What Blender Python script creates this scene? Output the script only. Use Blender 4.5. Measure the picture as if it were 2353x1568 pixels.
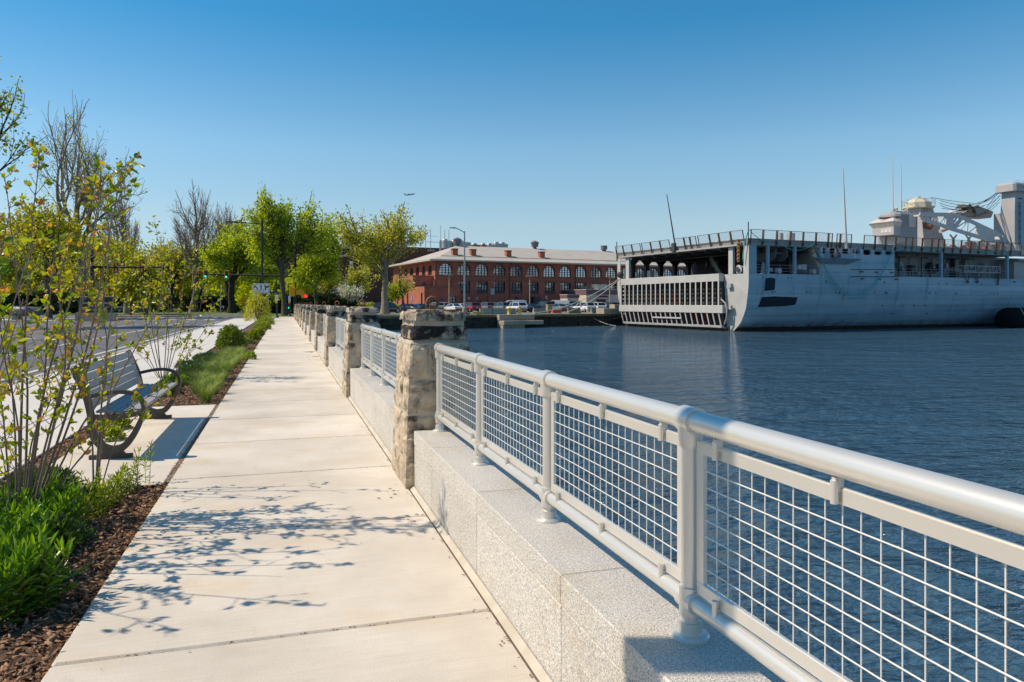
import bpy, bmesh, math, random
import numpy as np
from mathutils import Vector, Matrix

for o in list(bpy.data.objects):
    bpy.data.objects.remove(o)
SC = bpy.context.scene
COL = SC.collection
R = math.radians

# ------------------------------------------------------------------ camera, sky, sun, exposure
EYE = 1.42
TH = R(17.1)                       # camera looks 17 degrees to the right of the walkway (+Y)
CT, ST = math.cos(TH), math.sin(TH)
F_PX, CX, HY = 1700.0, 1176.5, 698.0   # focal length, centre, horizon measured on the photo at 2353 px width
cam_d = bpy.data.cameras.new("camera")
cam = bpy.data.objects.new("camera", cam_d)
COL.objects.link(cam)
cam.location = (0, 0, EYE)
cam.rotation_euler = (R(90), 0, -TH)
cam_d.sensor_width = 36.0
cam_d.lens = 36.0 * F_PX / 2353.0
cam_d.shift_y = -(784.0 - HY) / 2353.0
cam_d.clip_start = 0.05
cam_d.clip_end = 9000
SC.camera = cam

SUN_EL = R(47)
world = bpy.data.worlds.new("World")
SC.world = world
world.use_nodes = True
wn = world.node_tree
for n in list(wn.nodes):
    wn.nodes.remove(n)
sky = wn.nodes.new("ShaderNodeTexSky")
sky.sky_type = 'NISHITA'
sky.sun_disc = False
sky.sun_elevation = SUN_EL
sky.sun_rotation = R(270 + 17.1)     # sun stands to the camera's left
sky.altitude = 0
sky.air_density = 1.0
sky.dust_density = 0.0
sky.ozone_density = 3.0
bg = wn.nodes.new("ShaderNodeBackground")
bg.inputs[1].default_value = 0.105
wo = wn.nodes.new("ShaderNodeOutputWorld")
# the clear spring sky is deeper overhead and whiter at the horizon than the model: one even gradient all round the dome
w_tc = wn.nodes.new("ShaderNodeTexCoord"); w_sep = wn.nodes.new("ShaderNodeSeparateXYZ"); w_ramp = wn.nodes.new("ShaderNodeValToRGB"); w_mix = wn.nodes.new("ShaderNodeMix")
w_mix.data_type = 'RGBA'; w_mix.blend_type = 'MULTIPLY'; w_mix.inputs[0].default_value = 1.0
wn.links.new(w_tc.outputs["Generated"], w_sep.inputs[0]); wn.links.new(w_sep.outputs[2], w_ramp.inputs[0])
el = w_ramp.color_ramp.elements
el[0].position = 0.0; el[0].color = (.62, .75, 1.10, 1); el[1].position = 1.0; el[1].color = (.32, 1.0, 1.25, 1)
for p_, c_ in ((.04, (.80, .90, 1.15, 1)), (.105, (1.12, 1.13, 1.08, 1)), (.20, (1.08, 1.32, 1.27, 1)), (.35, (.34, 1.10, 1.28, 1))):
    e_ = el.new(p_); e_.color = c_
wn.links.new(sky.outputs[0], w_mix.inputs[6]); wn.links.new(w_ramp.outputs[0], w_mix.inputs[7])
wn.links.new(w_mix.outputs[2], bg.inputs[0])
wn.links.new(bg.outputs[0], wo.inputs[0])

sd = bpy.data.lights.new("sun", 'SUN')
sd.energy = 4.9
sd.angle = R(0.53)
sd.color = (1.0, 0.86, 0.685)
sun = bpy.data.objects.new("sun", sd)
COL.objects.link(sun)
ld = Vector((CT * math.cos(SUN_EL), -ST * math.cos(SUN_EL), -math.sin(SUN_EL)))
sun.rotation_euler = ld.to_track_quat('-Z', 'Y').to_euler()
sun.location = (-30, 10, 40)

SC.view_settings.view_transform = 'Standard'
SC.view_settings.look = 'None'
SC.view_settings.gamma = 1
SC.view_settings.exposure = 0.0
SC.render.engine = 'CYCLES'
SC.cycles.max_bounces = 6
SC.cycles.diffuse_bounces = 3
SC.cycles.glossy_bounces = 3
SC.cycles.transmission_bounces = 4
SC.cycles.sample_clamp_indirect = 6
try:
    SC.cycles.use_denoising = True
    SC.cycles.denoiser = 'OPENIMAGEDENOISE'
except Exception:
    pass

# ------------------------------------------------------------------ helpers
def W(X, Z, z=0.0):
    """right / forward of the camera, in metres -> world"""
    return Vector((X * CT + Z * ST, -X * ST + Z * CT, z))
def at(vx, vy, Z):
    return W((vx - CX) / F_PX * Z, Z, EYE + (HY - vy) / F_PX * Z)
def gnd(vx, vy, z=0.0):
    Z = F_PX * (EYE - z) / (vy - HY)
    return W((vx - CX) / F_PX * Z, Z, z)
def on(vx, Z, z=0.0):
    return W((vx - CX) / F_PX * Z, Z, z)
class Frame:
    def __init__(s, org, ang):
        s.o = Vector((org[0], org[1], 0)); s.a = ang
        s.c, s.s = math.cos(ang), math.sin(ang)
    def loc(s, p):
        d = Vector(p) - s.o
        return Vector((d.x * s.c + d.y * s.s, -d.x * s.s + d.y * s.c, p[2]))
    def wld(s, x, y, z=0.0):
        return Vector((s.o.x + x * s.c - y * s.s, s.o.y + x * s.s + y * s.c, z))
    def hit(s, vx, vy, y=None, x=None):
        """where the sight line through a photo point meets the plane y=const or x=const of this frame"""
        e = s.loc(Vector((0, 0, EYE))); q = s.loc(at(vx, vy, 1.0)); d = q - e
        t = (y - e.y) / d.y if y is not None else (x - e.x) / d.x
        return e + d * t
def V1(x, y): return ((2400 + x / 2.119) / 1.74075, (640 + y / 2.119) / 1.74075)
def V2(x, y): return ((2900 + x / 3.137) / 1.74075, (880 + y / 3.137) / 1.74075)
def V3(x, y): return ((3200 + x / 2.119) / 1.74075, (640 + y / 2.119) / 1.74075)
def C3(x, y): return ((1560 + x / 2.451) / 1.74075, (900 + y / 2.451) / 1.74075)
def C5(x, y): return ((700 + x / 2.2198) / 1.74075, (740 + y / 2.2198) / 1.74075)

def tag(o, label=None, cat=None, group=None, kind=None):
    if label: o["label"] = label
    if cat: o["category"] = cat
    if group: o["group"] = group
    if kind: o["kind"] = kind
    return o
def empty(name, loc=(0, 0, 0), rz=0.0, label=None, cat=None, group=None, parent=None):
    o = bpy.data.objects.new(name, None)
    COL.objects.link(o)
    o.empty_display_size = 0.2
    o.location = loc
    o.rotation_euler = (0, 0, rz)
    if parent: o.parent = parent
    return tag(o, label, cat, group)
def link(name, me, parent=None, loc=None, rz=None, mat=None):
    o = bpy.data.objects.new(name, me)
    COL.objects.link(o)
    if parent: o.parent = parent
    if loc is not None: o.location = loc
    if rz is not None: o.rotation_euler = (0, 0, rz)
    if mat is not None:
        if len(me.materials) == 0: me.materials.append(None)
        o.material_slots[0].link = 'OBJECT'
        o.material_slots[0].material = mat
    return o
def copy_tree(o, parent=None):
    c = o.copy(); COL.objects.link(c)
    if parent: c.parent = parent
    for ch in o.children:
        copy_tree(ch, c)
    return c

class MB:
    def __init__(s):
        s.v = []; s.f = []; s.sm = []
    def add(s, vs, fs, smooth=False):
        n = len(s.v); s.v.extend([tuple(p) for p in vs])
        s.f.extend([tuple(i + n for i in f) for f in fs]); s.sm.extend([smooth] * len(fs))
        return s
    def box(s, x0, x1, y0, y1, z0, z1):
        return s.add([(x0, y0, z0), (x1, y0, z0), (x1, y1, z0), (x0, y1, z0), (x0, y0, z1), (x1, y0, z1), (x1, y1, z1), (x0, y1, z1)],
                     [(0, 3, 2, 1), (4, 5, 6, 7), (0, 1, 5, 4), (1, 2, 6, 5), (2, 3, 7, 6), (3, 0, 4, 7)])
    def hexa(s, p):
        return s.add(p, [(0, 3, 2, 1), (4, 5, 6, 7), (0, 1, 5, 4), (1, 2, 6, 5), (2, 3, 7, 6), (3, 0, 4, 7)])
    def bev(s, x0, x1, y0, y1, z0, z1, b=0.01):
        """box with chamfered top edges and vertical edges"""
        def ring(ins, z, c):
            a0, a1, b0, b1 = x0 + ins, x1 - ins, y0 + ins, y1 - ins
            return [(a0 + c, b0, z), (a1 - c, b0, z), (a1, b0 + c, z), (a1, b1 - c, z), (a1 - c, b1, z), (a0 + c, b1, z), (a0, b1 - c, z), (a0, b0 + c, z)]
        vs = ring(0, z0, b) + ring(0, z1 - b, b) + ring(b, z1, b)
        fs = [tuple(reversed(range(8))), tuple(range(16, 24))]
        for k in (0, 8):
            for i in range(8):
                j = (i + 1) % 8
                fs.append((k + i, k + j, k + 8 + j, k + 8 + i))
        return s.add(vs, fs)
    def bar(s, a, b, w, h=None, up=(0, 0, 1)):
        a = Vector(a); b = Vector(b); h = h or w
        d = (b - a).normalized(); u = Vector(up)
        if abs(d.dot(u)) > 0.98: u = Vector((1, 0, 0))
        x = d.cross(u).normalized() * (w / 2); y = x.cross(d).normalized() * (h / 2)
        return s.hexa([a - x - y, a + x - y, b + x - y, b - x - y, a - x + y, a + x + y, b + x + y, b - x + y])
    def tube(s, pts, r, n=8, cap=True, smooth=True):
        pts = [Vector(p) for p in pts]; m = len(pts)
        rs = r if isinstance(r, (list, tuple)) else [r] * m
        t0 = (pts[1] - pts[0]).normalized()
        u = t0.orthogonal().normalized()
        vs = []
        for i, p in enumerate(pts):
            t = (pts[min(i + 1, m - 1)] - pts[max(i - 1, 0)])
            t = t.normalized() if t.length > 1e-9 else t0
            u = (u - t * u.dot(t))
            u = u.normalized() if u.length > 1e-6 else t.orthogonal().normalized()
            w = t.cross(u)
            for k in range(n):
                a = 2 * math.pi * k / n
                vs.append(p + (u * math.cos(a) + w * math.sin(a)) * rs[i])
        fs = []
        for i in range(m - 1):
            for k in range(n):
                q = (k + 1) % n
                fs.append((i * n + k, i * n + q, (i + 1) * n + q, (i + 1) * n + k))
        s.add(vs, fs, smooth)
        if cap:
            s.add(vs[:n], [tuple(reversed(range(n)))]); s.add(vs[-n:], [tuple(range(n))])
        return s
    def lathe(s, prof, n=16, c=(0, 0, 0), smooth=True):
        vs = []
        for r, z in prof:
            for k in range(n):
                a = 2 * math.pi * (k + .5) / n
                vs.append((c[0] + r * math.cos(a), c[1] + r * math.sin(a), c[2] + z))
        fs = []
        for i in range(len(prof) - 1):
            for k in range(n):
                q = (k + 1) % n
                fs.append((i * n + k, i * n + q, (i + 1) * n + q, (i + 1) * n + k))
        s.add(vs, fs, smooth)
        s.add(vs[:n], [tuple(reversed(range(n)))]); s.add(vs[-n:], [tuple(range(n))])
        return s
    def prism(s, poly, ext):
        e = Vector(ext); p = [Vector(q) for q in poly]; n = len(p)
        vs = p + [q + e for q in p]
        fs = [tuple(reversed(range(n))), tuple(range(n, 2 * n))] + [(i, (i + 1) % n, n + (i + 1) % n, n + i) for i in range(n)]
        return s.add(vs, fs)
    def holed(s, outer, holes, f, depth=None):
        """flat sheet with holes; outer/holes in 2-D, f maps 2-D (+depth) to 3-D; reveals when depth is given"""
        bm = bmesh.new(); edges = []
        for lp in [outer] + holes:
            vs = [bm.verts.new((p[0], p[1], 0)) for p in lp]
            for i in range(len(vs)): edges.append(bm.edges.new((vs[i], vs[(i + 1) % len(vs)])))
        bmesh.ops.triangle_fill(bm, use_beauty=True, use_dissolve=False, edges=edges, normal=(0, 0, 1))
        bm.verts.index_update()
        s.add([f(v.co.x, v.co.y, 0) for v in bm.verts], [tuple(v.index for v in fa.verts) for fa in bm.faces])
        bm.free()
        if depth:
            for h in holes:
                n = len(h)
                s.add([f(p[0], p[1], 0) for p in h] + [f(p[0], p[1], depth) for p in h], [(i, (i + 1) % n, n + (i + 1) % n, n + i) for i in range(n)])
        return s
    def mesh(s, name, mat=None):
        me = bpy.data.meshes.new(name)
        me.from_pydata(s.v, [], s.f)
        if any(s.sm): me.polygons.foreach_set("use_smooth", s.sm)
        if mat: me.materials.append(mat)
        bm = bmesh.new(); bm.from_mesh(me); bmesh.ops.recalc_face_normals(bm, faces=bm.faces); bm.to_mesh(me); bm.free()
        return me
    def build(s, name, mat, parent=None, loc=None, rz=None):
        return link(name, s.mesh(name, mat), parent, loc, rz)

def np_mesh(name, verts, quads, mat, attr=None, smooth=False):
    me = bpy.data.meshes.new(name)
    nv, nq = len(verts), len(quads)
    k = quads.shape[1]
    me.vertices.add(nv); me.vertices.foreach_set("co", np.asarray(verts, dtype=np.float32).ravel())
    me.loops.add(nq * k); me.loops.foreach_set("vertex_index", np.asarray(quads, dtype=np.int32).ravel())
    me.polygons.add(nq); me.polygons.foreach_set("loop_start", np.arange(0, nq * k, k, dtype=np.int32))
    if attr is not None:
        a = me.attributes.new("tint", 'FLOAT', 'FACE'); a.data.foreach_set("value", np.asarray(attr, dtype=np.float32))
    me.update(calc_edges=True)
    if smooth: me.polygons.foreach_set("use_smooth", np.ones(nq, dtype=bool))
    me.materials.append(mat)
    return me

# ------------------------------------------------------------------ materials
MATS = {}
def _n(nt, t, **kw):
    n = nt.nodes.new(t)
    for k, v in kw.items(): setattr(n, k, v)
    return n
def mat(name, c1, c2=None, scale=4.0, rough=0.6, metal=0.0, bump=0.0, bscale=40.0, detail=6.0, lo=0.35, hi=0.65, stretch=(1, 1, 1),
        spots=None, sscale=2.0, slo=0.55, shi=0.62, obj_var=0.0, spec=0.5, coat=0.0, space='Object', sstretch=(1, 1, 1)):
    """procedural paint/stone: two mixed tones by noise, optional third patchy tone, fine relief, small difference from object to object"""
    m = bpy.data.materials.new(name); m.use_nodes = True
    nt = m.node_tree; L = nt.links; b = nt.nodes["Principled BSDF"]
    b.inputs["Roughness"].default_value = rough; b.inputs["Metallic"].default_value = metal
    b.inputs["Specular IOR Level"].default_value = spec
    b.inputs["Coat Weight"].default_value = coat
    if space == 'World':
        geo = _n(nt, "ShaderNodeNewGeometry"); src = geo.outputs["Position"]
    else:
        tc = _n(nt, "ShaderNodeTexCoord"); src = tc.outputs["Object"]
    oi = _n(nt, "ShaderNodeObjectInfo")
    def noise(sc, st, det=detail):
        mp = _n(nt, "ShaderNodeMapping"); mp.inputs["Scale"].default_value = st
        L.new(src, mp.inputs[0])
        if space != 'World':
            sc3 = _n(nt, "ShaderNodeVectorMath", operation='ADD'); L.new(mp.outputs[0], sc3.inputs[0])
            cb = _n(nt, "ShaderNodeCombineXYZ"); mu = _n(nt, "ShaderNodeMath", operation='MULTIPLY'); mu.inputs[1].default_value = 37.0
            L.new(oi.outputs["Random"], mu.inputs[0]); L.new(mu.outputs[0], cb.inputs[0]); L.new(mu.outputs[0], cb.inputs[2]); L.new(cb.outputs[0], sc3.inputs[1])
            vec = sc3.outputs[0]
        else: vec = mp.outputs[0]
        t = _n(nt, "ShaderNodeTexNoise"); t.inputs["Scale"].default_value = sc; t.inputs["Detail"].default_value = det; t.inputs["Roughness"].default_value = 0.6
        L.new(vec, t.inputs["Vector"]); return t.outputs["Fac"]
    def ramp(fac, a, z):
        r = _n(nt, "ShaderNodeMapRange"); r.inputs[1].default_value = a; r.inputs[2].default_value = z; L.new(fac, r.inputs[0]); return r.outputs[0]
    c1 = tuple(c1) + (1,)
    col = None
    if c2 is not None:
        mx = _n(nt, "ShaderNodeMix", data_type='RGBA'); mx.inputs[6].default_value = c1; mx.inputs[7].default_value = tuple(c2) + (1,)
        L.new(ramp(noise(scale, stretch), lo, hi), mx.inputs[0]); col = mx.outputs[2]
    if spots is not None:
        mx = _n(nt, "ShaderNodeMix", data_type='RGBA'); mx.inputs[7].default_value = tuple(spots) + (1,)
        if col: L.new(col, mx.inputs[6])
        else: mx.inputs[6].default_value = c1
        L.new(ramp(noise(sscale, sstretch, 8), slo, shi), mx.inputs[0]); col = mx.outputs[2]
    if obj_var:
        hs = _n(nt, "ShaderNodeHueSaturation")
        r = _n(nt, "ShaderNodeMapRange"); r.inputs[3].default_value = 1 - obj_var; r.inputs[4].default_value = 1 + obj_var
        L.new(oi.outputs["Random"], r.inputs[0]); L.new(r.outputs[0], hs.inputs["Value"])
        if col: L.new(col, hs.inputs["Color"])
        else: hs.inputs["Color"].default_value = c1
        col = hs.outputs[0]
    if col: L.new(col, b.inputs["Base Color"])
    else: b.inputs["Base Color"].default_value = c1
    if bump:
        bp = _n(nt, "ShaderNodeBump"); bp.inputs["Strength"].default_value = 1.0; bp.inputs["Distance"].default_value = bump
        L.new(noise(bscale, (1, 1, 1)), bp.inputs["Height"]); L.new(bp.outputs[0], b.inputs["Normal"])
    MATS[name] = m
    return m
def leafmat(name, cols, rough=0.45, trans=0.45):
    """leaf with a colour of its own per leaf, thin enough to let light through"""
    m = bpy.data.materials.new(name); m.use_nodes = True
    nt = m.node_tree; L = nt.links; b = nt.nodes["Principled BSDF"]
    b.inputs["Roughness"].default_value = rough
    at_ = _n(nt, "ShaderNodeAttribute", attribute_name="tint")
    cr = _n(nt, "ShaderNodeValToRGB"); e = cr.color_ramp.elements
    e[0].position = 0; e[0].color = tuple(cols[0]) + (1,); e[1].position = 1; e[1].color = tuple(cols[-1]) + (1,)
    for i, c in enumerate(cols[1:-1]):
        k = e.new((i + 1) / (len(cols) - 1)); k.color = tuple(c) + (1,)
    L.new(at_.outputs["Fac"], cr.inputs[0]); L.new(cr.outputs[0], b.inputs["Base Color"])
    tr = _n(nt, "ShaderNodeBsdfTranslucent"); hs = _n(nt, "ShaderNodeHueSaturation"); hs.inputs["Value"].default_value = 1.75; hs.inputs["Saturation"].default_value = 1.1
    L.new(cr.outputs[0], hs.inputs["Color"]); L.new(hs.outputs[0], tr.inputs[0])
    mx = _n(nt, "ShaderNodeMixShader"); mx.inputs[0].default_value = trans
    L.new(b.outputs[0], mx.inputs[1]); L.new(tr.outputs[0], mx.inputs[2])
    L.new(mx.outputs[0], nt.nodes["Material Output"].inputs[0])
    return m
def emis(name, c, s):
    m = bpy.data.materials.new(name); m.use_nodes = True; b = m.node_tree.nodes["Principled BSDF"]
    b.inputs["Base Color"].default_value = (0.01, 0.01, 0.01, 1); b.inputs["Emission Color"].default_value = tuple(c) + (1,); b.inputs["Emission Strength"].default_value = s
    return m

def concrete(name, a, b, stain, var, gum=True):
    """broom-finished paving: slow tone drift, fine grit, faint brush lines across the walk, tan stains, dark gum dots, slab-to-slab difference"""
    m = bpy.data.materials.new(name); m.use_nodes = True; nt = m.node_tree; L = nt.links; p = nt.nodes["Principled BSDF"]; p.inputs["Roughness"].default_value = .88
    g = _n(nt, "ShaderNodeNewGeometry"); oi = _n(nt, "ShaderNodeObjectInfo")
    def nz(sc, det, st=(1, 1, 1), rough=.6):
        mp = _n(nt, "ShaderNodeMapping"); mp.inputs["Scale"].default_value = st; L.new(g.outputs["Position"], mp.inputs[0])
        t = _n(nt, "ShaderNodeTexNoise"); t.inputs["Scale"].default_value = sc; t.inputs["Detail"].default_value = det; t.inputs["Roughness"].default_value = rough; L.new(mp.outputs[0], t.inputs["Vector"]); return t.outputs["Fac"]
    def rng_(f, a0, a1, b0, b1):
        r = _n(nt, "ShaderNodeMapRange"); r.inputs[1].default_value = a0; r.inputs[2].default_value = a1; r.inputs[3].default_value = b0; r.inputs[4].default_value = b1; L.new(f, r.inputs[0]); return r.outputs[0]
    def mix(fac, c0, c1, mode='MIX'):
        x = _n(nt, "ShaderNodeMix", data_type='RGBA', blend_type=mode)
        if fac is None: x.inputs[0].default_value = 1
        else: L.new(fac, x.inputs[0])
        for i, c in ((6, c0), (7, c1)):
            if isinstance(c, tuple): x.inputs[i].default_value = c + (1,)
            else: L.new(c, x.inputs[i])
        return x.outputs[2]
    col = mix(rng_(nz(.9, 6), .35, .65, 0, 1), a, b)
    col = mix(rng_(nz(1.7, 7), .54, .74, 0, .7), col, stain)
    col = mix(rng_(nz(5.5, 6, (1, .5, 1)), .60, .72, 0, .30), col, tuple(c * .72 for c in a))
    grit = rng_(nz(170, 3), .3, .7, .86, 1.10); brush = rng_(nz(60, 2, (.06, 1, 1)), .3, .7, .95, 1.04)
    hs = _n(nt, "ShaderNodeHueSaturation"); L.new(col, hs.inputs["Color"])
    mu = _n(nt, "ShaderNodeMath", operation='MULTIPLY'); L.new(grit, mu.inputs[0]); L.new(brush, mu.inputs[1])
    mv = _n(nt, "ShaderNodeMath", operation='MULTIPLY'); L.new(mu.outputs[0], mv.inputs[0]); L.new(rng_(oi.outputs["Random"], 0, 1, 1 - var, 1 + var), mv.inputs[1]); L.new(mv.outputs[0], hs.inputs["Value"])
    col = hs.outputs[0]
    if gum:
        vo = _n(nt, "ShaderNodeTexVoronoi"); vo.inputs["Scale"].default_value = 1.6; L.new(g.outputs["Position"], vo.inputs["Vector"])
        col = mix(rng_(vo.outputs["Distance"], .018, .026, .45, 0), col, (.22, .18, .14))
    L.new(col, p.inputs["Base Color"])
    bp = _n(nt, "ShaderNodeBump"); bp.inputs["Distance"].default_value = .0014; L.new(nz(150, 4), bp.inputs["Height"]); L.new(bp.outputs[0], p.inputs["Normal"])
    return m
M_conc = concrete("pale_concrete", (.565, .50, .412), (.72, .652, .552), (.63, .485, .31), .06)
M_conc2 = mat("path_concrete", (.60, .56, .50), (.66, .62, .55), .6, 0.85, bump=.001, bscale=120, space='World')
M_joint = mat("joint_dirt", (.10, .075, .05), (.22, .17, .12), 8, .95, space='World')
M_caulk = mat("wall_base_caulk", (.56, .50, .40), (.46, .40, .31), 6, .8, space='World')
M_asph = mat("asphalt", (.10, .10, .105), (.145, .14, .14), .35, .9, bump=.002, bscale=60, space='World')
M_lot = mat("worn_lot_asphalt", (.20, .185, .165), (.27, .25, .22), .25, .9, space='World')
M_grass_g = mat("lawn", (.07, .11, .015), (.13, .17, .025), .5, .9, bump=.02, bscale=9, space='World')
M_land = mat("land", (.12, .13, .05), (.17, .16, .08), .05, .95, space='World')
M_white = mat("road_paint_white", (.62, .61, .58), (.5, .49, .46), 3, .7, space='World')
M_yellow = mat("road_paint_yellow", (.55, .36, .06), (.4, .28, .08), 3, .7, space='World')
M_mulchb = mat("mulch_ground", (.07, .036, .02), (.20, .11, .06), 26, .95, bump=.02, bscale=45, space='World')
M_mulch = mat("mulch_chip", (.15, .08, .04), (.40, .24, .14), 9, .9, space='World')
M_kerb = mat("kerb_concrete", (.5, .47, .42), (.42, .39, .35), 1, .9, space='World')
M_alu = mat("silver_rail_paint", (.72, .685, .62), (.76, .72, .65), 3, .33, metal=.5)
M_alu_wire = mat("silver_wire", (.72, .70, .65), None, rough=.4, metal=.05)
M_rust = mat("rusted_iron", (.16, .055, .02), (.30, .13, .05), 14, .9, bump=.004, bscale=40)
M_black = mat("black_metal", (.012, .013, .015), None, rough=.45)
M_galv = mat("galvanised_steel", (.30, .34, .34), (.36, .40, .39), 3, .45, metal=.4)
M_mortar = mat("lime_mortar", (.42, .355, .265), (.50, .43, .33), 7, .9, bump=.004, bscale=40)

def granite(name):
    m = bpy.data.materials.new(name); m.use_nodes = True
    nt = m.node_tree; L = nt.links; b = nt.nodes["Principled BSDF"]; b.inputs["Roughness"].default_value = .62
    g = _n(nt, "ShaderNodeNewGeometry"); oi = _n(nt, "ShaderNodeObjectInfo")
    n1 = _n(nt, "ShaderNodeTexNoise"); n1.inputs["Scale"].default_value = 330; n1.inputs["Detail"].default_value = 2; L.new(g.outputs["Position"], n1.inputs["Vector"])
    n2 = _n(nt, "ShaderNodeTexNoise"); n2.inputs["Scale"].default_value = 140; n2.inputs["Detail"].default_value = 3; L.new(g.outputs["Position"], n2.inputs["Vector"])
    n3 = _n(nt, "ShaderNodeTexNoise"); n3.inputs["Scale"].default_value = 2.5; n3.inputs["Detail"].default_value = 4; L.new(g.outputs["Position"], n3.inputs["Vector"])
    r1 = _n(nt, "ShaderNodeValToRGB"); r1.color_ramp.elements[0].position = .37; r1.color_ramp.elements[0].color = (.15, .14, .13, 1); r1.color_ramp.elements[1].position = .49; r1.color_ramp.elements[1].color = (.76, .72, .655, 1)
    L.new(n1.outputs["Fac"], r1.inputs[0])
    r2 = _n(nt, "ShaderNodeValToRGB"); r2.color_ramp.elements[0].position = .38; r2.color_ramp.elements[0].color = (.66, .64, .62, 1); r2.color_ramp.elements[1].position = .55; r2.color_ramp.elements[1].color = (1, 1, 1, 1)
    L.new(n2.outputs["Fac"], r2.inputs[0])
    mx = _n(nt, "ShaderNodeMix", data_type='RGBA', blend_type='MULTIPLY'); mx.inputs[0].default_value = 1; L.new(r1.outputs[0], mx.inputs[6]); L.new(r2.outputs[0], mx.inputs[7])
    hs = _n(nt, "ShaderNodeHueSaturation"); mr = _n(nt, "ShaderNodeMapRange"); mr.inputs[3].default_value = .93; mr.inputs[4].default_value = 1.06
    L.new(oi.outputs["Random"], mr.inputs[0]); L.new(mr.outputs[0], hs.inputs["Value"]); L.new(mx.outputs[2], hs.inputs["Color"])
    mx2 = _n(nt, "ShaderNodeMix", data_type='RGBA', blend_type='MULTIPLY'); mx2.inputs[7].default_value = (.93, .87, .78, 1)
    mr2 = _n(nt, "ShaderNodeMapRange"); mr2.inputs[1].default_value = .5; mr2.inputs[2].default_value = .72; L.new(n3.outputs["Fac"], mr2.inputs[0]); L.new(mr2.outputs[0], mx2.inputs[0]); L.new(hs.outputs[0], mx2.inputs[6])
    L.new(mx2.outputs[2], b.inputs["Base Color"])
    bp = _n(nt, "ShaderNodeBump"); bp.inputs["Distance"].default_value = .0015; L.new(n1.outputs["Fac"], bp.inputs["Height"]); L.new(bp.outputs[0], b.inputs["Normal"])
    return m
M_granite = granite("speckled_granite")
def fieldstone(name, dark, slo, shi):
    return mat(name, (.62, .50, .355), (.46, .36, .255), 9, .92, bump=.035, bscale=20, spots=dark, sscale=7.5, slo=slo, shi=shi, obj_var=.12, lo=.38, hi=.62)
M_stone = fieldstone("weathered_stone", (.09, .075, .055), .50, .66)
M_stonecap = fieldstone("lichen_stained_stone", (.02, .017, .015), .40, .52)
M_stonetop = fieldstone("pale_cap_stone", (.05, .04, .032), .45, .58)

def water_mat():
    m = bpy.data.materials.new("harbour_water"); m.use_nodes = True
    nt = m.node_tree; L = nt.links; b = nt.nodes["Principled BSDF"]
    b.inputs["Base Color"].default_value = (.050, .108, .160, 1); b.inputs["Roughness"].default_value = .05; b.inputs["IOR"].default_value = 1.75
    g = _n(nt, "ShaderNodeNewGeometry")
    def nz(sx, sy, sc, det, rot):
        mp = _n(nt, "ShaderNodeMapping"); mp.inputs["Rotation"].default_value = (0, 0, rot); mp.inputs["Scale"].default_value = (sx, sy, 1); L.new(g.outputs["Position"], mp.inputs[0])
        t = _n(nt, "ShaderNodeTexNoise"); t.inputs["Scale"].default_value = sc; t.inputs["Detail"].default_value = det; t.inputs["Roughness"].default_value = .5; t.inputs["Distortion"].default_value = .35
        L.new(mp.outputs[0], t.inputs["Vector"]); return t.outputs["Fac"]
    a = nz(.5, 1.0, 3.6, 5, TH + .15); c = nz(.5, 1.0, .55, 2, TH - .1)
    ad = _n(nt, "ShaderNodeMath", operation='MULTIPLY_ADD'); ad.inputs[1].default_value = 2.0; L.new(c, ad.inputs[0]); L.new(a, ad.inputs[2])
    mid = nz(.28, 1.0, 1.25, 3, TH + .05); adm = _n(nt, "ShaderNodeMath", operation='MULTIPLY_ADD'); adm.inputs[1].default_value = 1.5; L.new(mid, adm.inputs[0]); L.new(ad.outputs[0], adm.inputs[2]); ad = adm
    fine = nz(.4, 1.0, 9.0, 2, TH + .3); ad2 = _n(nt, "ShaderNodeMath", operation='MULTIPLY_ADD'); ad2.inputs[1].default_value = .30; L.new(fine, ad2.inputs[0]); L.new(ad.outputs[0], ad2.inputs[2])
    gust = nz(.4, 1.0, .07, 3, TH); gr = _n(nt, "ShaderNodeMapRange"); gr.inputs[1].default_value = .35; gr.inputs[2].default_value = .65; gr.inputs[3].default_value = .55; gr.inputs[4].default_value = 1.25; L.new(gust, gr.inputs[0])
    ml = _n(nt, "ShaderNodeMath", operation='MULTIPLY'); L.new(ad2.outputs[0], ml.inputs[0]); L.new(gr.outputs[0], ml.inputs[1]); ad = ml
    bp = _n(nt, "ShaderNodeBump"); bp.inputs["Strength"].default_value = 1; bp.inputs["Distance"].default_value = .42
    L.new(ad.outputs[0], bp.inputs["Height"]); L.new(bp.outputs[0], b.inputs["Normal"])
    return m
M_water = water_mat()

# ------------------------------------------------------------------ ground, water, road, walkway
WATER = -1.68
QUAY = Frame((1.42, 83.2), math.atan(.2985))
X_WALK0, X_WALK1, X_WALL, X_BACK = -0.88, 0.915, 0.95, 1.42

g = MB()
qe = QUAY.wld(3000, 0)
g.add([(-3000, -600, -.06), (1.0, -600, -.06), (1.0, 83.2, -.06), (-3000, 83.2, -.06)], [(0, 1, 2, 3)])
q0 = QUAY.wld(0, .4)
g.add([(-3000, 83.2, -.06), (q0.x - .42, 83.2, -.06), (qe.x, qe.y + .4, -.06), (qe.x, 4200, -.06), (-3000, 4200, -.06)], [(0, 1, 2, 3, 4)])
tag(g.build("ground", M_land), kind="structure")
tag(MB().add([(.6, -500, WATER), (3000, -500, WATER), (3000, 1500, WATER), (.6, 1500, WATER)], [(0, 1, 2, 3)]).build("water", M_water), kind="structure")

# seawall under the walkway
tag(MB().box(.93, X_BACK, -40, 83.6, -3.2, -.004).build("seawall", mat("seawall_concrete", (.10, .09, .075), (.2, .18, .15), 1.2, .9, space='World')), kind="structure")

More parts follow.
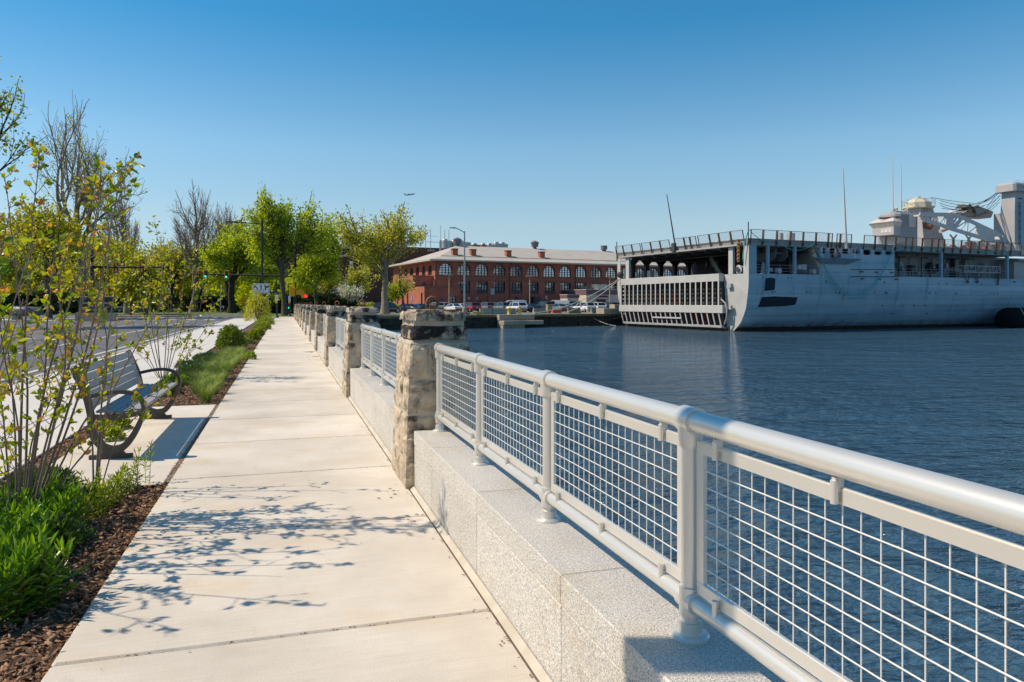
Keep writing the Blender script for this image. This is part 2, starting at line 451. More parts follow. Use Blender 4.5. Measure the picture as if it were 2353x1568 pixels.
# walkway: joint bed and single slabs
walk = MB().box(X_WALK0, X_WALL, -4.7, 79.6, -.12, -.012).build("sidewalk", M_joint)
tag(walk, kind="structure")
J0, JS = 3.31, 1.596
slab = MB().bev(X_WALK0, X_WALK1, .007, JS - .007, -.10, 0, .009).mesh("slab", M_conc)
k = -5
while J0 + JS * k < 78.5:
    link("slab", slab, walk, (0, J0 + JS * k, 0)); k += 1
tag(MB().add([(X_WALK1 + .004, -4.7, -.003), (X_WALL - .002, -4.7, .022), (X_WALL - .002, 79.6, .022), (X_WALK1 + .004, 79.6, -.003)], [(0, 1, 2, 3)]).build("caulk_strip", M_caulk, walk))
# kerb edge beside the bed, with the darker expansion joint by the bench pad
MB().box(X_WALK0 - .03, X_WALK0 - .001, 6.4, 11.2, -.05, -.004).build("expansion_joint", mat("joint_filler", (.17, .13, .10), (.25, .2, .15), 6, .9, space='World'), walk)

# bench pad
pad = MB().box(-1.98, X_WALK0 - .03, 6.4, 11.2, -.10, -.013).build("bench_pad", M_joint); tag(pad, kind="structure")
for y0, y1 in ((6.4, 7.9), (7.912, 9.6), (9.612, 11.2)):
    MB().bev(-1.98, X_WALK0 - .034, y0, y1, -.09, -.002, .006).build("slab", M_conc, pad)
# planting beds
bed = MB()
rng = random.Random(4)
def bed_patch(mb, x0, x1, y0, y1, n, m):
    vs = []; 
    for j in range(m + 1):
        for i in range(n + 1):
            e = 0 if i in (0, n) or j in (0, m) else 1
            vs.append((x0 + (x1 - x0) * i / n, y0 + (y1 - y0) * j / m, -.035 + e * rng.uniform(-.012, .03)))
    mb.add(vs, [(j * (n + 1) + i, j * (n + 1) + i + 1, (j + 1) * (n + 1) + i + 1, (j + 1) * (n + 1) + i) for j in range(m) for i in range(n)], True)
bed_patch(bed, -2.2, X_WALK0 - .001, -3, 6.4, 12, 70); bed_patch(bed, -2.2, -1.98, 6.4, 11.2, 3, 30); bed_patch(bed, -2.2, X_WALK0 - .001, 11.2, 72, 9, 160)
tag(bed.build("planting_bed", M_mulchb), kind="structure")

# concrete bike path, kerb, road
path = MB().box(-4.55, -2.2, -30, 80, -.2, -.012).build("bike_path", M_joint); tag(path, kind="structure")
pm = MB().bev(-4.55, -2.2, .005, 3.195, -.1, 0, .006).mesh("slab", M_conc2)
for i in range(-4, 24): link("slab", pm, path, (0, i * 3.2 + 1.0, 0))
tag(MB().bev(-4.74, -4.56, -40, 80, -.3, .006, .02).build("kerb", M_kerb), kind="structure")
road = MB()
ZR = -.13
road.add([(-21, -80, ZR), (-4.7, -80, ZR), (-4.7, 80.2, ZR), (-21, 80.2, ZR)], [(0, 1, 2, 3)])
road.add([(-140, 80.2, ZR), (-1.2, 80.2, ZR), (-5, 99, ZR), (-30, 104, ZR), (-140, 112, ZR)], [(0, 1, 2, 3, 4)])
# the land is cut away under the road: lower the sheet locally by laying it above
for v in range(len(road.v)): road.v[v] = (road.v[v][0], road.v[v][1], -.04)
tag(road.build("road", M_asph), kind="structure")
ZM = -.035
marks = MB()
def strip(mb, x0, x1, y0, y1, z=ZM): mb.add([(x0, y0, z), (x1, y0, z), (x1, y1, z), (x0, y1, z)], [(0, 1, 2, 3)])
def mark(name, x0, x1, y0, y1, m=M_white):
    mb = MB(); strip(mb, x0, x1, y0, y1); return tag(mb.build(name, m, bpy.data.objects["road"]))
mark("edge_line", -5.22, -5.10, -40, 66)
mark("lane_line", -7.55, -7.43, -40, 66)
for i in range(14): mark("lane_dash", -10.1, -9.98, 6 + i * 4.6, 8.2 + i * 4.6)
mark("centre_line", -12.5, -12.38, -40, 70, M_yellow); mark("centre_line", -12.22, -12.1, -40, 70, M_yellow)
mark("lane_line", -16.6, -16.48, -40, 66)
for i in range(15): mark("crosswalk_bar", -20.4 + i * 1.02, -19.85 + i * 1.02, 80.6, 84.4)
for i in range(9): mark("crosswalk_bar", -19.9 + i * 1.62, -19.0 + i * 1.62, 71.2, 73.6)
for i in range(9): mark("crosswalk_bar", -40 + i * 2.0, -38.9 + i * 2.0, 97.2, 98.4)
isl = MB()
isl.prism([(-15 + 4.6 * math.cos(a), 88 + 1.5 * math.sin(a), -.05) for a in [2 * math.pi * i / 24 for i in range(24)]], (0, 0, .17))
tag(isl.build("traffic_island", mat("island_pavers", (.42, .30, .19), (.5, .37, .25), 2, .9, space='World')), kind="structure")
# far verge, lawns
lawn = MB()
def sheet(mb, pts, z): mb.add([(p[0], p[1], z) for p in pts], [tuple(range(len(pts)))])
sheet(lawn, [(-90, -80), (-21, -80), (-21, 80.2), (-90, 80.2)], -.03)
sheet(lawn, [(-140, 112.2), (-30, 104.2), (-5, 99.2), (-1, 83.6), (8, 85.2), (6, 130), (-140, 190)], -.03)
tag(lawn.build("lawn", M_grass_g), kind="structure")
for y in (-21.25,): tag(MB().bev(-21.3, -21.0, -80, 80, -.2, .03, .03).build("far_kerb", M_kerb), kind="structure")
tag(MB().box(-25.6, -23.4, -80, 79, -.2, -.01).build("far_footpath", M_conc2), kind="structure")
tag(MB().prism([(-60, 117, -.026), (-6, 107, -.026), (-6, 108.6, -.026), (-60, 119, -.026)], (0, 0, .02)).build("park_footpath", M_conc2), kind="structure")
tag(MB().prism([(-1.2, 79.6, -.03), (4, 80, -.03), (2.2, 83.4, -.03), (-1.8, 83.0, -.03)], (0, 0, .026)).build("corner_pavement", M_conc2), kind="structure")
# ------------------------------------------------------------------ stone piers, granite wall, railings
from mathutils import noise as mnoise
ORD = ["nearest", "second", "third", "fourth", "fifth", "sixth", "seventh", "eighth", "ninth", "tenth", "eleventh", "twelfth", "farthest"]
PIER_Y0, PIER_S, NPIER = 6.025, 5.769, 13
def lerp_tab(tab, z):
    for (z0, a), (z1, b) in zip(tab, tab[1:]):
        if z <= z1: return a + (b - a) * (z - z0) / (z1 - z0)
    return tab[-1][1]
HX = [(0, .290), (1.105, .246), (1.13, .230), (1.25, .222), (1.28, .226), (1.34, .222), (1.372, .20)]
HYT = [(0, .378), (1.105, .330), (1.13, .312), (1.25, .302), (1.28, .308), (1.34, .302), (1.372, .28)]
def rough_block(u0, u1, v0, v1, z0, z1, seed, amp=.012, gap=.006, nd=(4, 4, 4), rnd=.012):
    """quarry-faced stone: subdivided block whose faces are knocked about and whose arrises are rounded"""
    nx, ny, nz = nd
    idx = {}; mb = MB(); vs = []; fs = []
    off = Vector((seed * 3.1, seed * 1.7, seed * .9))
    def vert(i, j, k):
        key = (i, j, k)
        if key in idx: return idx[key]
        z = z0 + (z1 - z0) * k / nz
        hx, hy = lerp_tab(HX, z), lerp_tab(HYT, z)
        x = (u0 + (u1 - u0) * i / nx) * hx; y = (v0 + (v1 - v0) * j / ny) * hy
        n = Vector((-1 if i == 0 else 1 if i == nx else 0, -1 if j == 0 else 1 if j == ny else 0, -1 if k == 0 else 1 if k == nz else 0))
        p = Vector((x, y, z)); edges = abs(n.x) + abs(n.y) + abs(n.z)
        p -= n * gap
        if edges >= 2: p -= n * rnd * .5
        q = p * 9 + off
        d = mnoise.noise(q) * .55 + (.5 - abs(mnoise.noise(q * 2.3))) * .5 + mnoise.noise(q * 5) * .25 - .15
        nn = Vector((n.x, n.y, 0))
        if nn.length: p += nn.normalized() * (amp * (d + .25) if edges == 1 else amp * .6 * (d - .1))
        p += Vector((mnoise.noise(q + Vector((5, 0, 0))), mnoise.noise(q + Vector((0, 5, 0))), mnoise.noise(q + Vector((0, 0, 5))))) * .004
        idx[key] = len(vs); vs.append(p); return idx[key]
    for a in range(nx):
        for b in range(ny):
            fs.append((vert(a, b, 0), vert(a, b + 1, 0), vert(a + 1, b + 1, 0), vert(a + 1, b, 0)))
            fs.append((vert(a, b, nz), vert(a + 1, b, nz), vert(a + 1, b + 1, nz), vert(a, b + 1, nz)))
    for a in range(nx):
        for c in range(nz):
            fs.append((vert(a, 0, c), vert(a + 1, 0, c), vert(a + 1, 0, c + 1), vert(a, 0, c + 1)))
            fs.append((vert(a, ny, c), vert(a, ny, c + 1), vert(a + 1, ny, c + 1), vert(a + 1, ny, c)))
    for b in range(ny):
        for c in range(nz):
            fs.append((vert(0, b, c), vert(0, b, c + 1), vert(0, b + 1, c + 1), vert(0, b + 1, c)))
            fs.append((vert(nx, b, c), vert(nx, b + 1, c), vert(nx, b + 1, c + 1), vert(nx, b, c + 1)))
    mb.add(vs, fs, False)
    return mb
COURSES = [  # z0, z1, splits across, splits along
    (0.0, .215, [-1, .1, 1], [-1, .25, 1]), (.215, .40, [-1, -.15, 1], [-1, -.2, 1]), (.40, .56, [-1, -.25, .55, 1], [-1, .1, 1]),
    (.56, .83, [-1, .45, 1], [-1, -.1, .45, 1]), (.83, 1.11, [-1, -.42, .62, 1], [-1, 1])]
def make_pier(var):
    t = empty("stone_pier")
    core = MB()
    zs = [0, .56, 1.108, 1.135, 1.27, 1.31, 1.34]
    prof = [(lerp_tab(HX, z) - (.011 if z < 1.12 else .024), lerp_tab(HYT, z) - (.011 if z < 1.12 else .024), z) for z in zs]
    vs = []
    for hx, hy, z in prof: vs += [(-hx, -hy, z), (hx, -hy, z), (hx, hy, z), (-hx, hy, z)]
    fs = [(4 * i + k, 4 * i + (k + 1) % 4, 4 * i + 4 + (k + 1) % 4, 4 * i + 4 + k) for i in range(len(zs) - 1) for k in range(4)] + [(24, 25, 26, 27)]
    core.add(vs, fs)
    core.build("mortar_core", M_mortar, t)
    r = random.Random(var * 11 + 3); sd_ = var * 50
    for ci, (z0, z1, us, ws) in enumerate(COURSES):
        us = [u + (r.uniform(-.1, .1) if abs(u) < 1 else 0) for u in us]; ws = [u + (r.uniform(-.1, .1) if abs(u) < 1 else 0) for u in ws]
        if var % 2 == 1: us = [-u for u in reversed(us)]
        for i in range(len(us) - 1):
            for j in range(len(ws) - 1):
                sd_ += 1
                rough_block(us[i], us[i + 1], ws[j], ws[j + 1], z0, z1, sd_, .027, .004, (6, 6, 6), .010).build("stone", M_stone, t)
    rough_block(-1, 1, -1, 1, 1.125, 1.255, sd_ + 9, .026, .004, (12, 12, 6), .018).build("stone", M_stonecap, t)
    rough_block(-1, 1, -1, 1, 1.268, 1.374, sd_ + 17, .024, .003, (12, 12, 6), .05).build("cap_stone", M_stonetop, t)
    ring = MB(); pr = [(.045 * math.cos(a) , .045 * math.sin(a)) for a in [2 * math.pi * i / 20 for i in range(21)]]
    tilt = [.0, .5, -.4][var % 3]
    ring.tube([(x, x * tilt, 1.425 + z) for x, z in pr], .014, 8, cap=False)
    ring.build("iron_ring", M_rust, t)
    MB().box(-.028, .028, -.03, .03, 1.362, 1.405).build("ring_staple", M_rust, t)
    return t
protos = [make_pier(v) for v in range(3)]
piers = []
for i in range(NPIER):
    p = protos[i] if i < 3 else copy_tree(protos[(i * 2) % 3])
    p.location = (1.166, PIER_Y0 + PIER_S * i, 0)
    if i >= 3 and i % 2: p.rotation_euler = (0, 0, math.pi)
    extra = ["with black-stained cap", "behind the nearest one", "by the water"][min(i, 2)]
    tag(p, "%s battered stone pier of the row %s" % (ORD[i], extra), "stone pier", "stone piers along the walkway")
    piers.append(p)
p = copy_tree(protos[2]); p.location = (1.166, PIER_Y0 - PIER_S, 0)
tag(p, "stone pier beside the camera, just outside the picture", "stone pier", "stone piers along the walkway")

Z_TOPW = .443
GAP0 = PIER_Y0 - PIER_S + .378          # far face of the pier beside the camera
def bay_names(i):
    if i == 0: return "between the camera and the nearest stone pier"
    return "between the %s and %s stone piers" % (ORD[i - 1], ORD[i])
post_me = MB().tube([(0, 0, Z_TOPW + .02), (0, 0, 1.075)], .0265, 14).mesh("post", M_alu)
flange_me = MB().lathe([(.056, 0), (.056, .007), (.05, .012), (.035, .014), (.034, .046), (.0275, .048)], 18, smooth=False).mesh("base_flange", M_alu)
coll_me = MB().tube([(0, -.036, 0), (0, .036, 0)], .0395, 16).lathe([(.034, -.075), (.037, -.05), (.037, 0)], 14).mesh("rail_collar", M_alu)
coll2_me = MB().tube([(0, -.04, 0), (0, .04, 0)], .0325, 16).lathe([(.0335, -.045), (.0335, .04)], 14).mesh("rail_collar", M_alu)
PS = 1.2215
POSTS = [.70 + PS * k for k in range(5)]                         # first bay, metres from the camera
XP = 1.139
def ptube(y0, y1, r, n=16): return MB().tube([(0, y0, 0), (0, y1, 0)], r, n)
L_in = PS - .075
fr = MB(); FZ0, FZ1, FW, FT = .585, 1.027, .036, .014
for z in (FZ0, FZ1 - FW): fr.bev(-FT / 2, FT / 2, 0, L_in, z, z + FW, .003)
for y in (0, L_in - FW): fr.box(-FT / 2 + .001, FT / 2 - .001, y, y + FW, FZ0 + FW - .001, FZ1 - FW + .001)
frame_me = fr.mesh("panel_frame", M_alu)
wm = MB(); NV, NH = 20, 7
for k in range(1, NV): 
    y = FW + (L_in - 2 * FW) * k / NV; wm.tube([(.004, y, FZ0 + FW * .6), (.004, y, FZ1 - FW * .6)], .0020, 6)
for k in range(1, NH + 1):
    z = FZ0 + FW + (FZ1 - FZ0 - 2 * FW) * k / (NH + 1); wm.tube([(-.001, FW * .6, z), (-.001, L_in - FW * .6, z)], .0020, 6)
wires_me = wm.mesh("wire_mesh", M_alu_wire)
bt = MB().tube([(-.010, 0, -.030), (-.010, 0, .020)], .0088, 10).box(-.012, .010, -.006, .006, -.005, .026); brk_t = bt.mesh("bracket", M_alu)
bt = MB().tube([(-.010, 0, -.026), (-.010, 0, .032)], .0088, 10).box(-.012, .010, -.006, .006, -.02, .01); brk_b = bt.mesh("bracket", M_alu)
top_me = ptube(POSTS[0], POSTS[4], .0315).mesh("top_rail", M_alu)
bot_me = ptube(POSTS[0], POSTS[4], .0245).mesh("bottom_rail", M_alu)
base_cuts = [GAP0 + .004, 1.27, 2.494, 3.718, 4.942, 5.65]
def blocks(z0, z1, xin):
    out = []
    for a, b in zip(base_cuts, base_cuts[1:]): out.append(MB().bev(xin, X_BACK - .01, a + .0025, b - .0025, z0, z1, .004).mesh("granite_block", M_granite))
    return out
bb = blocks(.0, Z_TOPW - .112, X_WALL + .003); cc = blocks(Z_TOPW - .102, Z_TOPW, X_WALL)
grout = MB().box(X_WALL + .006, X_BACK - .016, GAP0 + .01, 5.63, 0, Z_TOPW - .008).mesh("grout_core", M_mortar)
for i in range(NPIER):
    dy = PIER_S * i
    w = empty("granite_wall", (0, dy, 0), 0, "low speckled granite wall %s" % bay_names(i), "granite wall", "granite wall sections between piers")
    link("grout_core", grout, w)
    for me in bb: link("granite_block", me, w)
    for me in cc: link("coping_block", me, w)
    rl = empty("mesh_railing", (XP, dy, 0), 0, "silver pipe railing with wire mesh panels %s" % bay_names(i), "railing", "mesh railings between piers")
    link("top_rail", top_me, rl, (0, 0, 1.079)); link("bottom_rail", bot_me, rl, (0, 0, .552))
    for y in POSTS:
        po = link("post", post_me, rl, (0, y, 0))
        link("base_flange", flange_me, po, (0, 0, Z_TOPW)); link("rail_collar", coll_me, po, (0, 0, 1.079)); link("rail_collar", coll2_me, po, (0, 0, .552))
    for k in range(4):
        y = POSTS[k] + .0375
        f = link("panel_frame", frame_me, rl, (.004, y, 0)); link("wire_mesh", wires_me, f)
        if i < 6:
            for q in (.10, .5, .90):
                link("bracket", brk_t, rl, (-.004, y + L_in * q, 1.022)); link("bracket", brk_b, rl, (-.004, y + L_in * q, .575))

# leaf litter on the walkway and along the wall foot
deb = MB(); rd = random.Random(8)
def scrap(x, y, s, z=.003):
    a = rd.uniform(0, 6.3); h = rd.uniform(.001, .008)
    deb.add([(x - s * math.cos(a), y - s * math.sin(a), z), (x + s * .4 * math.sin(a), y - s * .4 * math.cos(a), z + h), (x + s * math.cos(a), y + s * math.sin(a), z + .001), (x - s * .4 * math.sin(a), y + s * .4 * math.cos(a), z + h * .5)], [(0, 1, 2, 3)])
for i in range(150):
    y = 2.5 + 20 * rd.random() ** 1.6
    scrap(.91 - abs(rd.gauss(0, .035)), y, rd.uniform(.004, .014), .006)
for i in range(60): scrap(rd.uniform(-.8, .85), rd.uniform(2.6, 22), rd.uniform(.003, .010))
for j in range(5):
    for i in range(40): scrap(rd.uniform(-.85, .9), J0 + JS * (j) + rd.gauss(0, .006), rd.uniform(.003, .012), -.004)
for cx, cy, n in ((.72, 22.5, 150), (.78, 20.4, 50), (.8, 27, 60), (.75, 31, 50), (.8, 36, 50), (.85, 5.55, 12), (.89, 4.9, 8)):
    for i in range(n): scrap(cx + rd.gauss(0, .09), cy + rd.gauss(0, .10), rd.uniform(.01, .025))
deb.build("leaf_litter", mat("dry_litter", (.13, .055, .02), (.28, .15, .06), 8, .9, space='World'))
tag(bpy.data.objects["leaf_litter"], "brown dry leaf scraps along the wall foot and slab joints", "leaf litter", kind="stuff")
# ------------------------------------------------------------------ grey naval ship with stern gate
SHIP = Frame(W(25.6, 80).xy, math.atan2(.1237, .992))
BEAM = 26.3
M_navy = mat("shade_blue_ship_paint", (.20, .30, .37), (.27, .37, .43), 1.1, .55, spots=(.15, .22, .28), sscale=.5, slo=.52, shi=.72, bump=.006, bscale=1.2, sstretch=(1, 1, .35), stretch=(.03, .03, 1))  # ship's grey with the blue of the shaded side painted in
M_navyl = mat("pale_grey_paint", (.35, .34, .335), (.40, .385, .375), .6, .55, spots=(.30, .20, .12), sscale=1.1, slo=.66, shi=.80, sstretch=(1.6, 1.6, .25))
M_gate = mat("gate_grey_paint", (.50, .485, .45), (.44, .43, .41), .8, .5, spots=(.42, .25, .10), sscale=1.4, slo=.66, shi=.78, sstretch=(1.5, 1.5, .22))  # neutral twin of the bluish hull grey, for the sunlit stern
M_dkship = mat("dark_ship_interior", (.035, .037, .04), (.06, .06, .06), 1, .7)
M_patch = mat("fresh_dark_paint", (.016, .028, .04), (.022, .036, .05), 2, .85, spec=.1)
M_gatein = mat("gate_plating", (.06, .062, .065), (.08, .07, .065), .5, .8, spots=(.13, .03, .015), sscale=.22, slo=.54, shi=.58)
M_cream = mat("cream_paint", (.62, .56, .42), (.55, .48, .35), 1.5, .6, spots=(.35, .25, .14), sscale=1.2, slo=.62, shi=.78)
M_pink = mat("chalky_pink_grey", (.62, .54, .49), (.55, .48, .44), 1.2, .6, spots=(.33, .22, .15), sscale=1.5, slo=.66, shi=.8)
M_deckedge = mat("deck_edge_paint", (.25, .25, .25), (.32, .31, .30), 1.2, .7, spots=(.26, .12, .06), sscale=1.5, slo=.6, shi=.75)
M_rope_g = mat("teal_rope", (.05, .36, .34), (.08, .44, .40), 6, .7)
M_rope_w = mat("pale_rope", (.55, .52, .45), (.62, .58, .5), 6, .8)
M_rustd = mat("dark_rust", (.075, .045, .032), (.13, .065, .035), 4, .9)
M_net = mat("net_cord", (.34, .32, .29), None, rough=.8)
M_glassd = mat("dark_window_glass", (.02, .025, .03), None, rough=.08)
M_reel = mat("reel_grey", (.13, .14, .15), (.17, .18, .19), 1, .7)
M_boot = mat("fouled_boot_stripe", (.03, .028, .025), (.10, .06, .035), 1.2, .85)

def hull_paint(name):
    """grey plating, blue of its shade put into the base tones: lap-strake tone bands, rust runs below fittings, scum and rust near the water"""
    m = bpy.data.materials.new(name); m.use_nodes = True; nt = m.node_tree; L = nt.links; p = nt.nodes["Principled BSDF"]; p.inputs["Roughness"].default_value = .5
    tc = _n(nt, "ShaderNodeTexCoord"); sp = _n(nt, "ShaderNodeSeparateXYZ"); L.new(tc.outputs["Object"], sp.inputs[0])
    def nz(sc, det, st):
        mp = _n(nt, "ShaderNodeMapping"); mp.inputs["Scale"].default_value = st; L.new(tc.outputs["Object"], mp.inputs[0])
        t = _n(nt, "ShaderNodeTexNoise"); t.inputs["Scale"].default_value = sc; t.inputs["Detail"].default_value = det; L.new(mp.outputs[0], t.inputs["Vector"]); return t.outputs["Fac"]
    def rg(f, a0, a1, b0=0, b1=1):
        r = _n(nt, "ShaderNodeMapRange"); r.inputs[1].default_value = a0; r.inputs[2].default_value = a1; r.inputs[3].default_value = b0; r.inputs[4].default_value = b1; L.new(f, r.inputs[0]); return r.outputs[0]
    def mix(fac, c0, c1):
        x = _n(nt, "ShaderNodeMix", data_type='RGBA'); L.new(fac, x.inputs[0])
        for i, c in ((6, c0), (7, c1)):
            if isinstance(c, tuple): x.inputs[i].default_value = c + (1,)
            else: L.new(c, x.inputs[i])
        return x.outputs[2]
    def mul(a, b):
        x = _n(nt, "ShaderNodeMath", operation='MULTIPLY'); L.new(a, x.inputs[0]); L.new(b, x.inputs[1]); return x.outputs[0]
    col = mix(rg(nz(1.6, 2, (.02, .02, 1)), .38, .62), (.22, .345, .43), (.33, .455, .53))
    col = mix(rg(nz(.45, 6, (1, 1, .5)), .5, .75, 0, .6), col, (.38, .48, .54))
    col = mix(rg(nz(.8, 6, (1, 1, .12)), .60, .72, 0, .55), col, (.13, .19, .24))
    col = mix(rg(nz(1.3, 5, (1, 1, .10)), .67, .76, 0, .75), col, (.20, .105, .06))
    low = rg(sp.outputs[2], -.5, -1.5); col = mix(mul(low, rg(nz(1.1, 6, (1, 1, .5)), .38, .62)), col, (.10, .065, .045))
    cb = _n(nt, "ShaderNodeCombineXYZ"); L.new(sp.outputs[0], cb.inputs[0]); L.new(sp.outputs[2], cb.inputs[1])
    pl_ = _n(nt, "ShaderNodeTexBrick"); L.new(cb.outputs[0], pl_.inputs["Vector"]); pl_.inputs["Scale"].default_value = 1; pl_.inputs["Brick Width"].default_value = 5.6; pl_.inputs["Row Height"].default_value = 1.25; pl_.inputs["Mortar Size"].default_value = .022
    pl_.inputs["Color1"].default_value = (1.08, 1.06, 1.04, 1); pl_.inputs["Color2"].default_value = (.80, .84, .88, 1); pl_.inputs["Mortar"].default_value = (.55, .56, .58, 1)
    mp_ = _n(nt, "ShaderNodeMix", data_type='RGBA', blend_type='MULTIPLY'); mp_.inputs[0].default_value = .8; L.new(col, mp_.inputs[6]); L.new(pl_.outputs["Color"], mp_.inputs[7]); col = mp_.outputs[2]
    L.new(col, p.inputs["Base Color"])
    bp = _n(nt, "ShaderNodeBump"); bp.inputs["Distance"].default_value = .05; L.new(nz(.9, 2, (1, 1, 1)), bp.inputs["Height"]); L.new(bp.outputs[0], p.inputs["Normal"])
    return m
M_hull = hull_paint("weathered_shade_blue_hull")
ship = empty("naval_ship", SHIP.wld(0, 0), SHIP.a, "large grey navy ship moored stern-on with a ribbed stern gate", "ship")
SEC = [(0, 4.7), (.03, 3.4), (.18, 2.3), (.64, .87), (1.1, .1), (1.64, -.66), (2.3, -1.2), (2.9, -1.62), (4.6, -2.8)]
S_END = 74.0
s_of = lambda vx, vy=640, b=0: SHIP.hit(vx, vy, y=b).x
DECK_END = s_of(V3(1870, 750)[0])
def side_shell(side):
    mb = MB(); N = 24; vs = []
    for i in range(N + 1):
        s = S_END * i / N
        for b, z in SEC: vs.append((s + (.0 if i else max(0, (2.3 - z)) * .12), b if side == 0 else BEAM - b, z))
    m = len(SEC)
    mb.add(vs, [(i * m + k, (i + 1) * m + k, (i + 1) * m + k + 1, i * m + k + 1) for i in range(N) for k in range(m - 1)], True)
    return mb
side_shell(0).build("hull_side", M_hull, ship)
side_shell(1).build("hull_side", M_hull, ship)
# welded strakes along the near side, dark boot top just over the water
for z in (3.9, 3.1, 2.2, .9, -.1):
    b = lerp_tab([(zz, bb_) for bb_, zz in reversed(SEC)], z)
    MB().bar((.2, b - .012, z), (S_END, b - .012, z), .05, .035).build("hull_strake", M_hull, ship)
bt = MB(); vs = []
for i in range(25):
    s = .5 + (S_END - .5) * i / 24
    for z in (-1.25, -1.75): vs.append((s, lerp_tab([(zz, bb_) for bb_, zz in reversed(SEC)], z) - .02, z))
bt.add(vs, [(2 * i, 2 * i + 2, 2 * i + 3, 2 * i + 1) for i in range(24)]); bt.build("boot_stripe", M_boot, ship)
# fittings, overboard discharges and blanked portholes in the shell
rs = random.Random(2)
for i in range(46):
    s = rs.uniform(1.5, 56); z = rs.choice([2.75, 2.75, 2.7, 3.95, 1.2, .2, 4.3])
    b = lerp_tab([(zz, bb_) for bb_, zz in reversed(SEC)], z)
    MB().tube([(s, b - .05, z), (s, b + .1, z)], rs.uniform(.05, .11), 8).build("hull_fitting", M_dkship, ship)
# fresh paint patches over the old name and number
def patch(pts):
    mb = MB(); q = []
    for p in pts:
        h = SHIP.hit(*V2(*p), y=0.05); q.append((h.x, h.z))
    z0, z1 = min(a[1] for a in q), max(a[1] for a in q); rows = []
    for k in range(13):           # follow the curve of the shell row by row
        z = z0 + (z1 - z0) * (k + .001) / 12.002; xs = []
        for (xa, za), (xb, zb) in zip(q, q[1:] + q[:1]):
            if (za - z) * (zb - z) < 0: xs.append(xa + (xb - xa) * (z - za) / (zb - za))
        if len(xs) >= 2: b = lerp_tab([(zz, bb_) for bb_, zz in reversed(SEC)], z) - .048; rows.append(((min(xs), b, z), (max(xs), b, z)))
    mb.add([p for r_ in rows for p in r_], [(2 * k, 2 * k + 1, 2 * k + 3, 2 * k + 2) for k in range(len(rows) - 1)])
    mb.build("paint_patch", M_patch, ship)
patch([(502, 730), (570, 723), (625, 730), (622, 892), (495, 893)])
patch([(478, 965), (620, 960), (925, 968), (918, 1066), (820, 1080), (700, 1092), (455, 1097)])

# transom: plating outside the gate
G_B0, G_B1 = 4.05, 24.2
tp = MB()
def tsheet(b0, b1, zt, name):
    mb = MB(); N = 8
    prof = [(b, z) for b, z in SEC if z > -2]
    if b0 < 1:   outer = [(b1, zt), (0.0, zt)] + [(b, z) for b, z in prof[1:]] + [(max(prof[-1][0] + .3, b1), prof[-1][1] - .2), (b1, -1.8)]
    else:        outer = [(b0, zt), (BEAM, zt)] + [(BEAM - b, z) for b, z in prof[1:]] + [(min(BEAM - prof[-1][0] - .3, b0), prof[-1][1] - .2), (b0, -1.8)]
    mb.holed(outer, [], lambda a, c, d: (max(0, 2.3 - c) * .12, a, c)); return mb.build(name, M_gate, ship)
tsheet(0, G_B0, 4.7, "transom_plate"); tsheet(G_B1, BEAM, 4.7, "transom_plate")
MB().box(.3, .5, G_B0 - .5, G_B1 + .5, -2.4, -1.25).build("gate_sill", M_boot, ship)
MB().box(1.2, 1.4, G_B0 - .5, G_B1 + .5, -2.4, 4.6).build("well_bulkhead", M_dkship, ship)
# stern gate
gate = empty("stern_gate", parent=ship)
GZ = dict(t1=4.8, t0=3.95, m1=1.24, m0=.36, b=-1.08)
MB().bev(-.75, -.02, G_B0 - .1, G_B1 + .1, GZ['t0'], GZ['t1'], .03).build("top_beam", M_gate, gate)
MB().bev(-.80, -.02, G_B0 - .75, G_B1 + .45, GZ['m0'], GZ['m1'], .03).build("middle_beam", M_gate, gate)
MB().hexa([(-.36, G_B0 - .1, -1.30), (0, G_B0 - .1, -1.30), (0, G_B1 + .1, -1.30), (-.36, G_B1 + .1, -1.30), (-.42, G_B0 - .1, -1.05), (0, G_B0 - .1, -1.05), (0, G_B1 + .1, -1.05), (-.42, G_B1 + .1, -1.05)]).build("bottom_beam", M_gate, gate)
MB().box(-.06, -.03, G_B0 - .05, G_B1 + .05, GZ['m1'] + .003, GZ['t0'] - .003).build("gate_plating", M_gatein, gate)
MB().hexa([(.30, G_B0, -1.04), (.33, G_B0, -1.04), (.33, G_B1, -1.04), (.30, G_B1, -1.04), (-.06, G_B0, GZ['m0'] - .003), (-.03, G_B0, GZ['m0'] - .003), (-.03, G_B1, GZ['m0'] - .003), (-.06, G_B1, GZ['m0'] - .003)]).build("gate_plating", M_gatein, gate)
def circ(cx, cy, r, n=10): return [(cx + r * math.cos(2 * math.pi * i / n), cy + r * math.sin(2 * math.pi * i / n)) for i in range(n)]
NR = 20
H1 = GZ['t0'] - GZ['m1'] - .01
web = MB()
for off in (0, .04): web.holed([(-.70, 0), (-.06, 0), (-.06, H1), (-.70, H1)], [circ(-.36, H1 * (k + .5) / 5, .12) for k in range(5)], lambda a, c, d, o=off: (a, o, c))
web_me = web.mesh("web", M_gatein)
fl_me = MB().box(-.745, -.705, -.09, .12, 0, H1).mesh("rib", M_gate)
H2 = GZ['m0'] + 1.05
web2 = MB()
def sl(a, c, d, o=0): return (a + (1 - c / H2) * .36, o, c)
for off in (0, .04): web2.holed([(-.70, 0), (-.06, 0), (-.06, H2), (-.70, H2)], [circ(-.38, H2 * (k + .5) / 2, .13) for k in range(2)], lambda a, c, d, o=off: sl(a, c, d, o))
web2_me = web2.mesh("web", M_gatein)
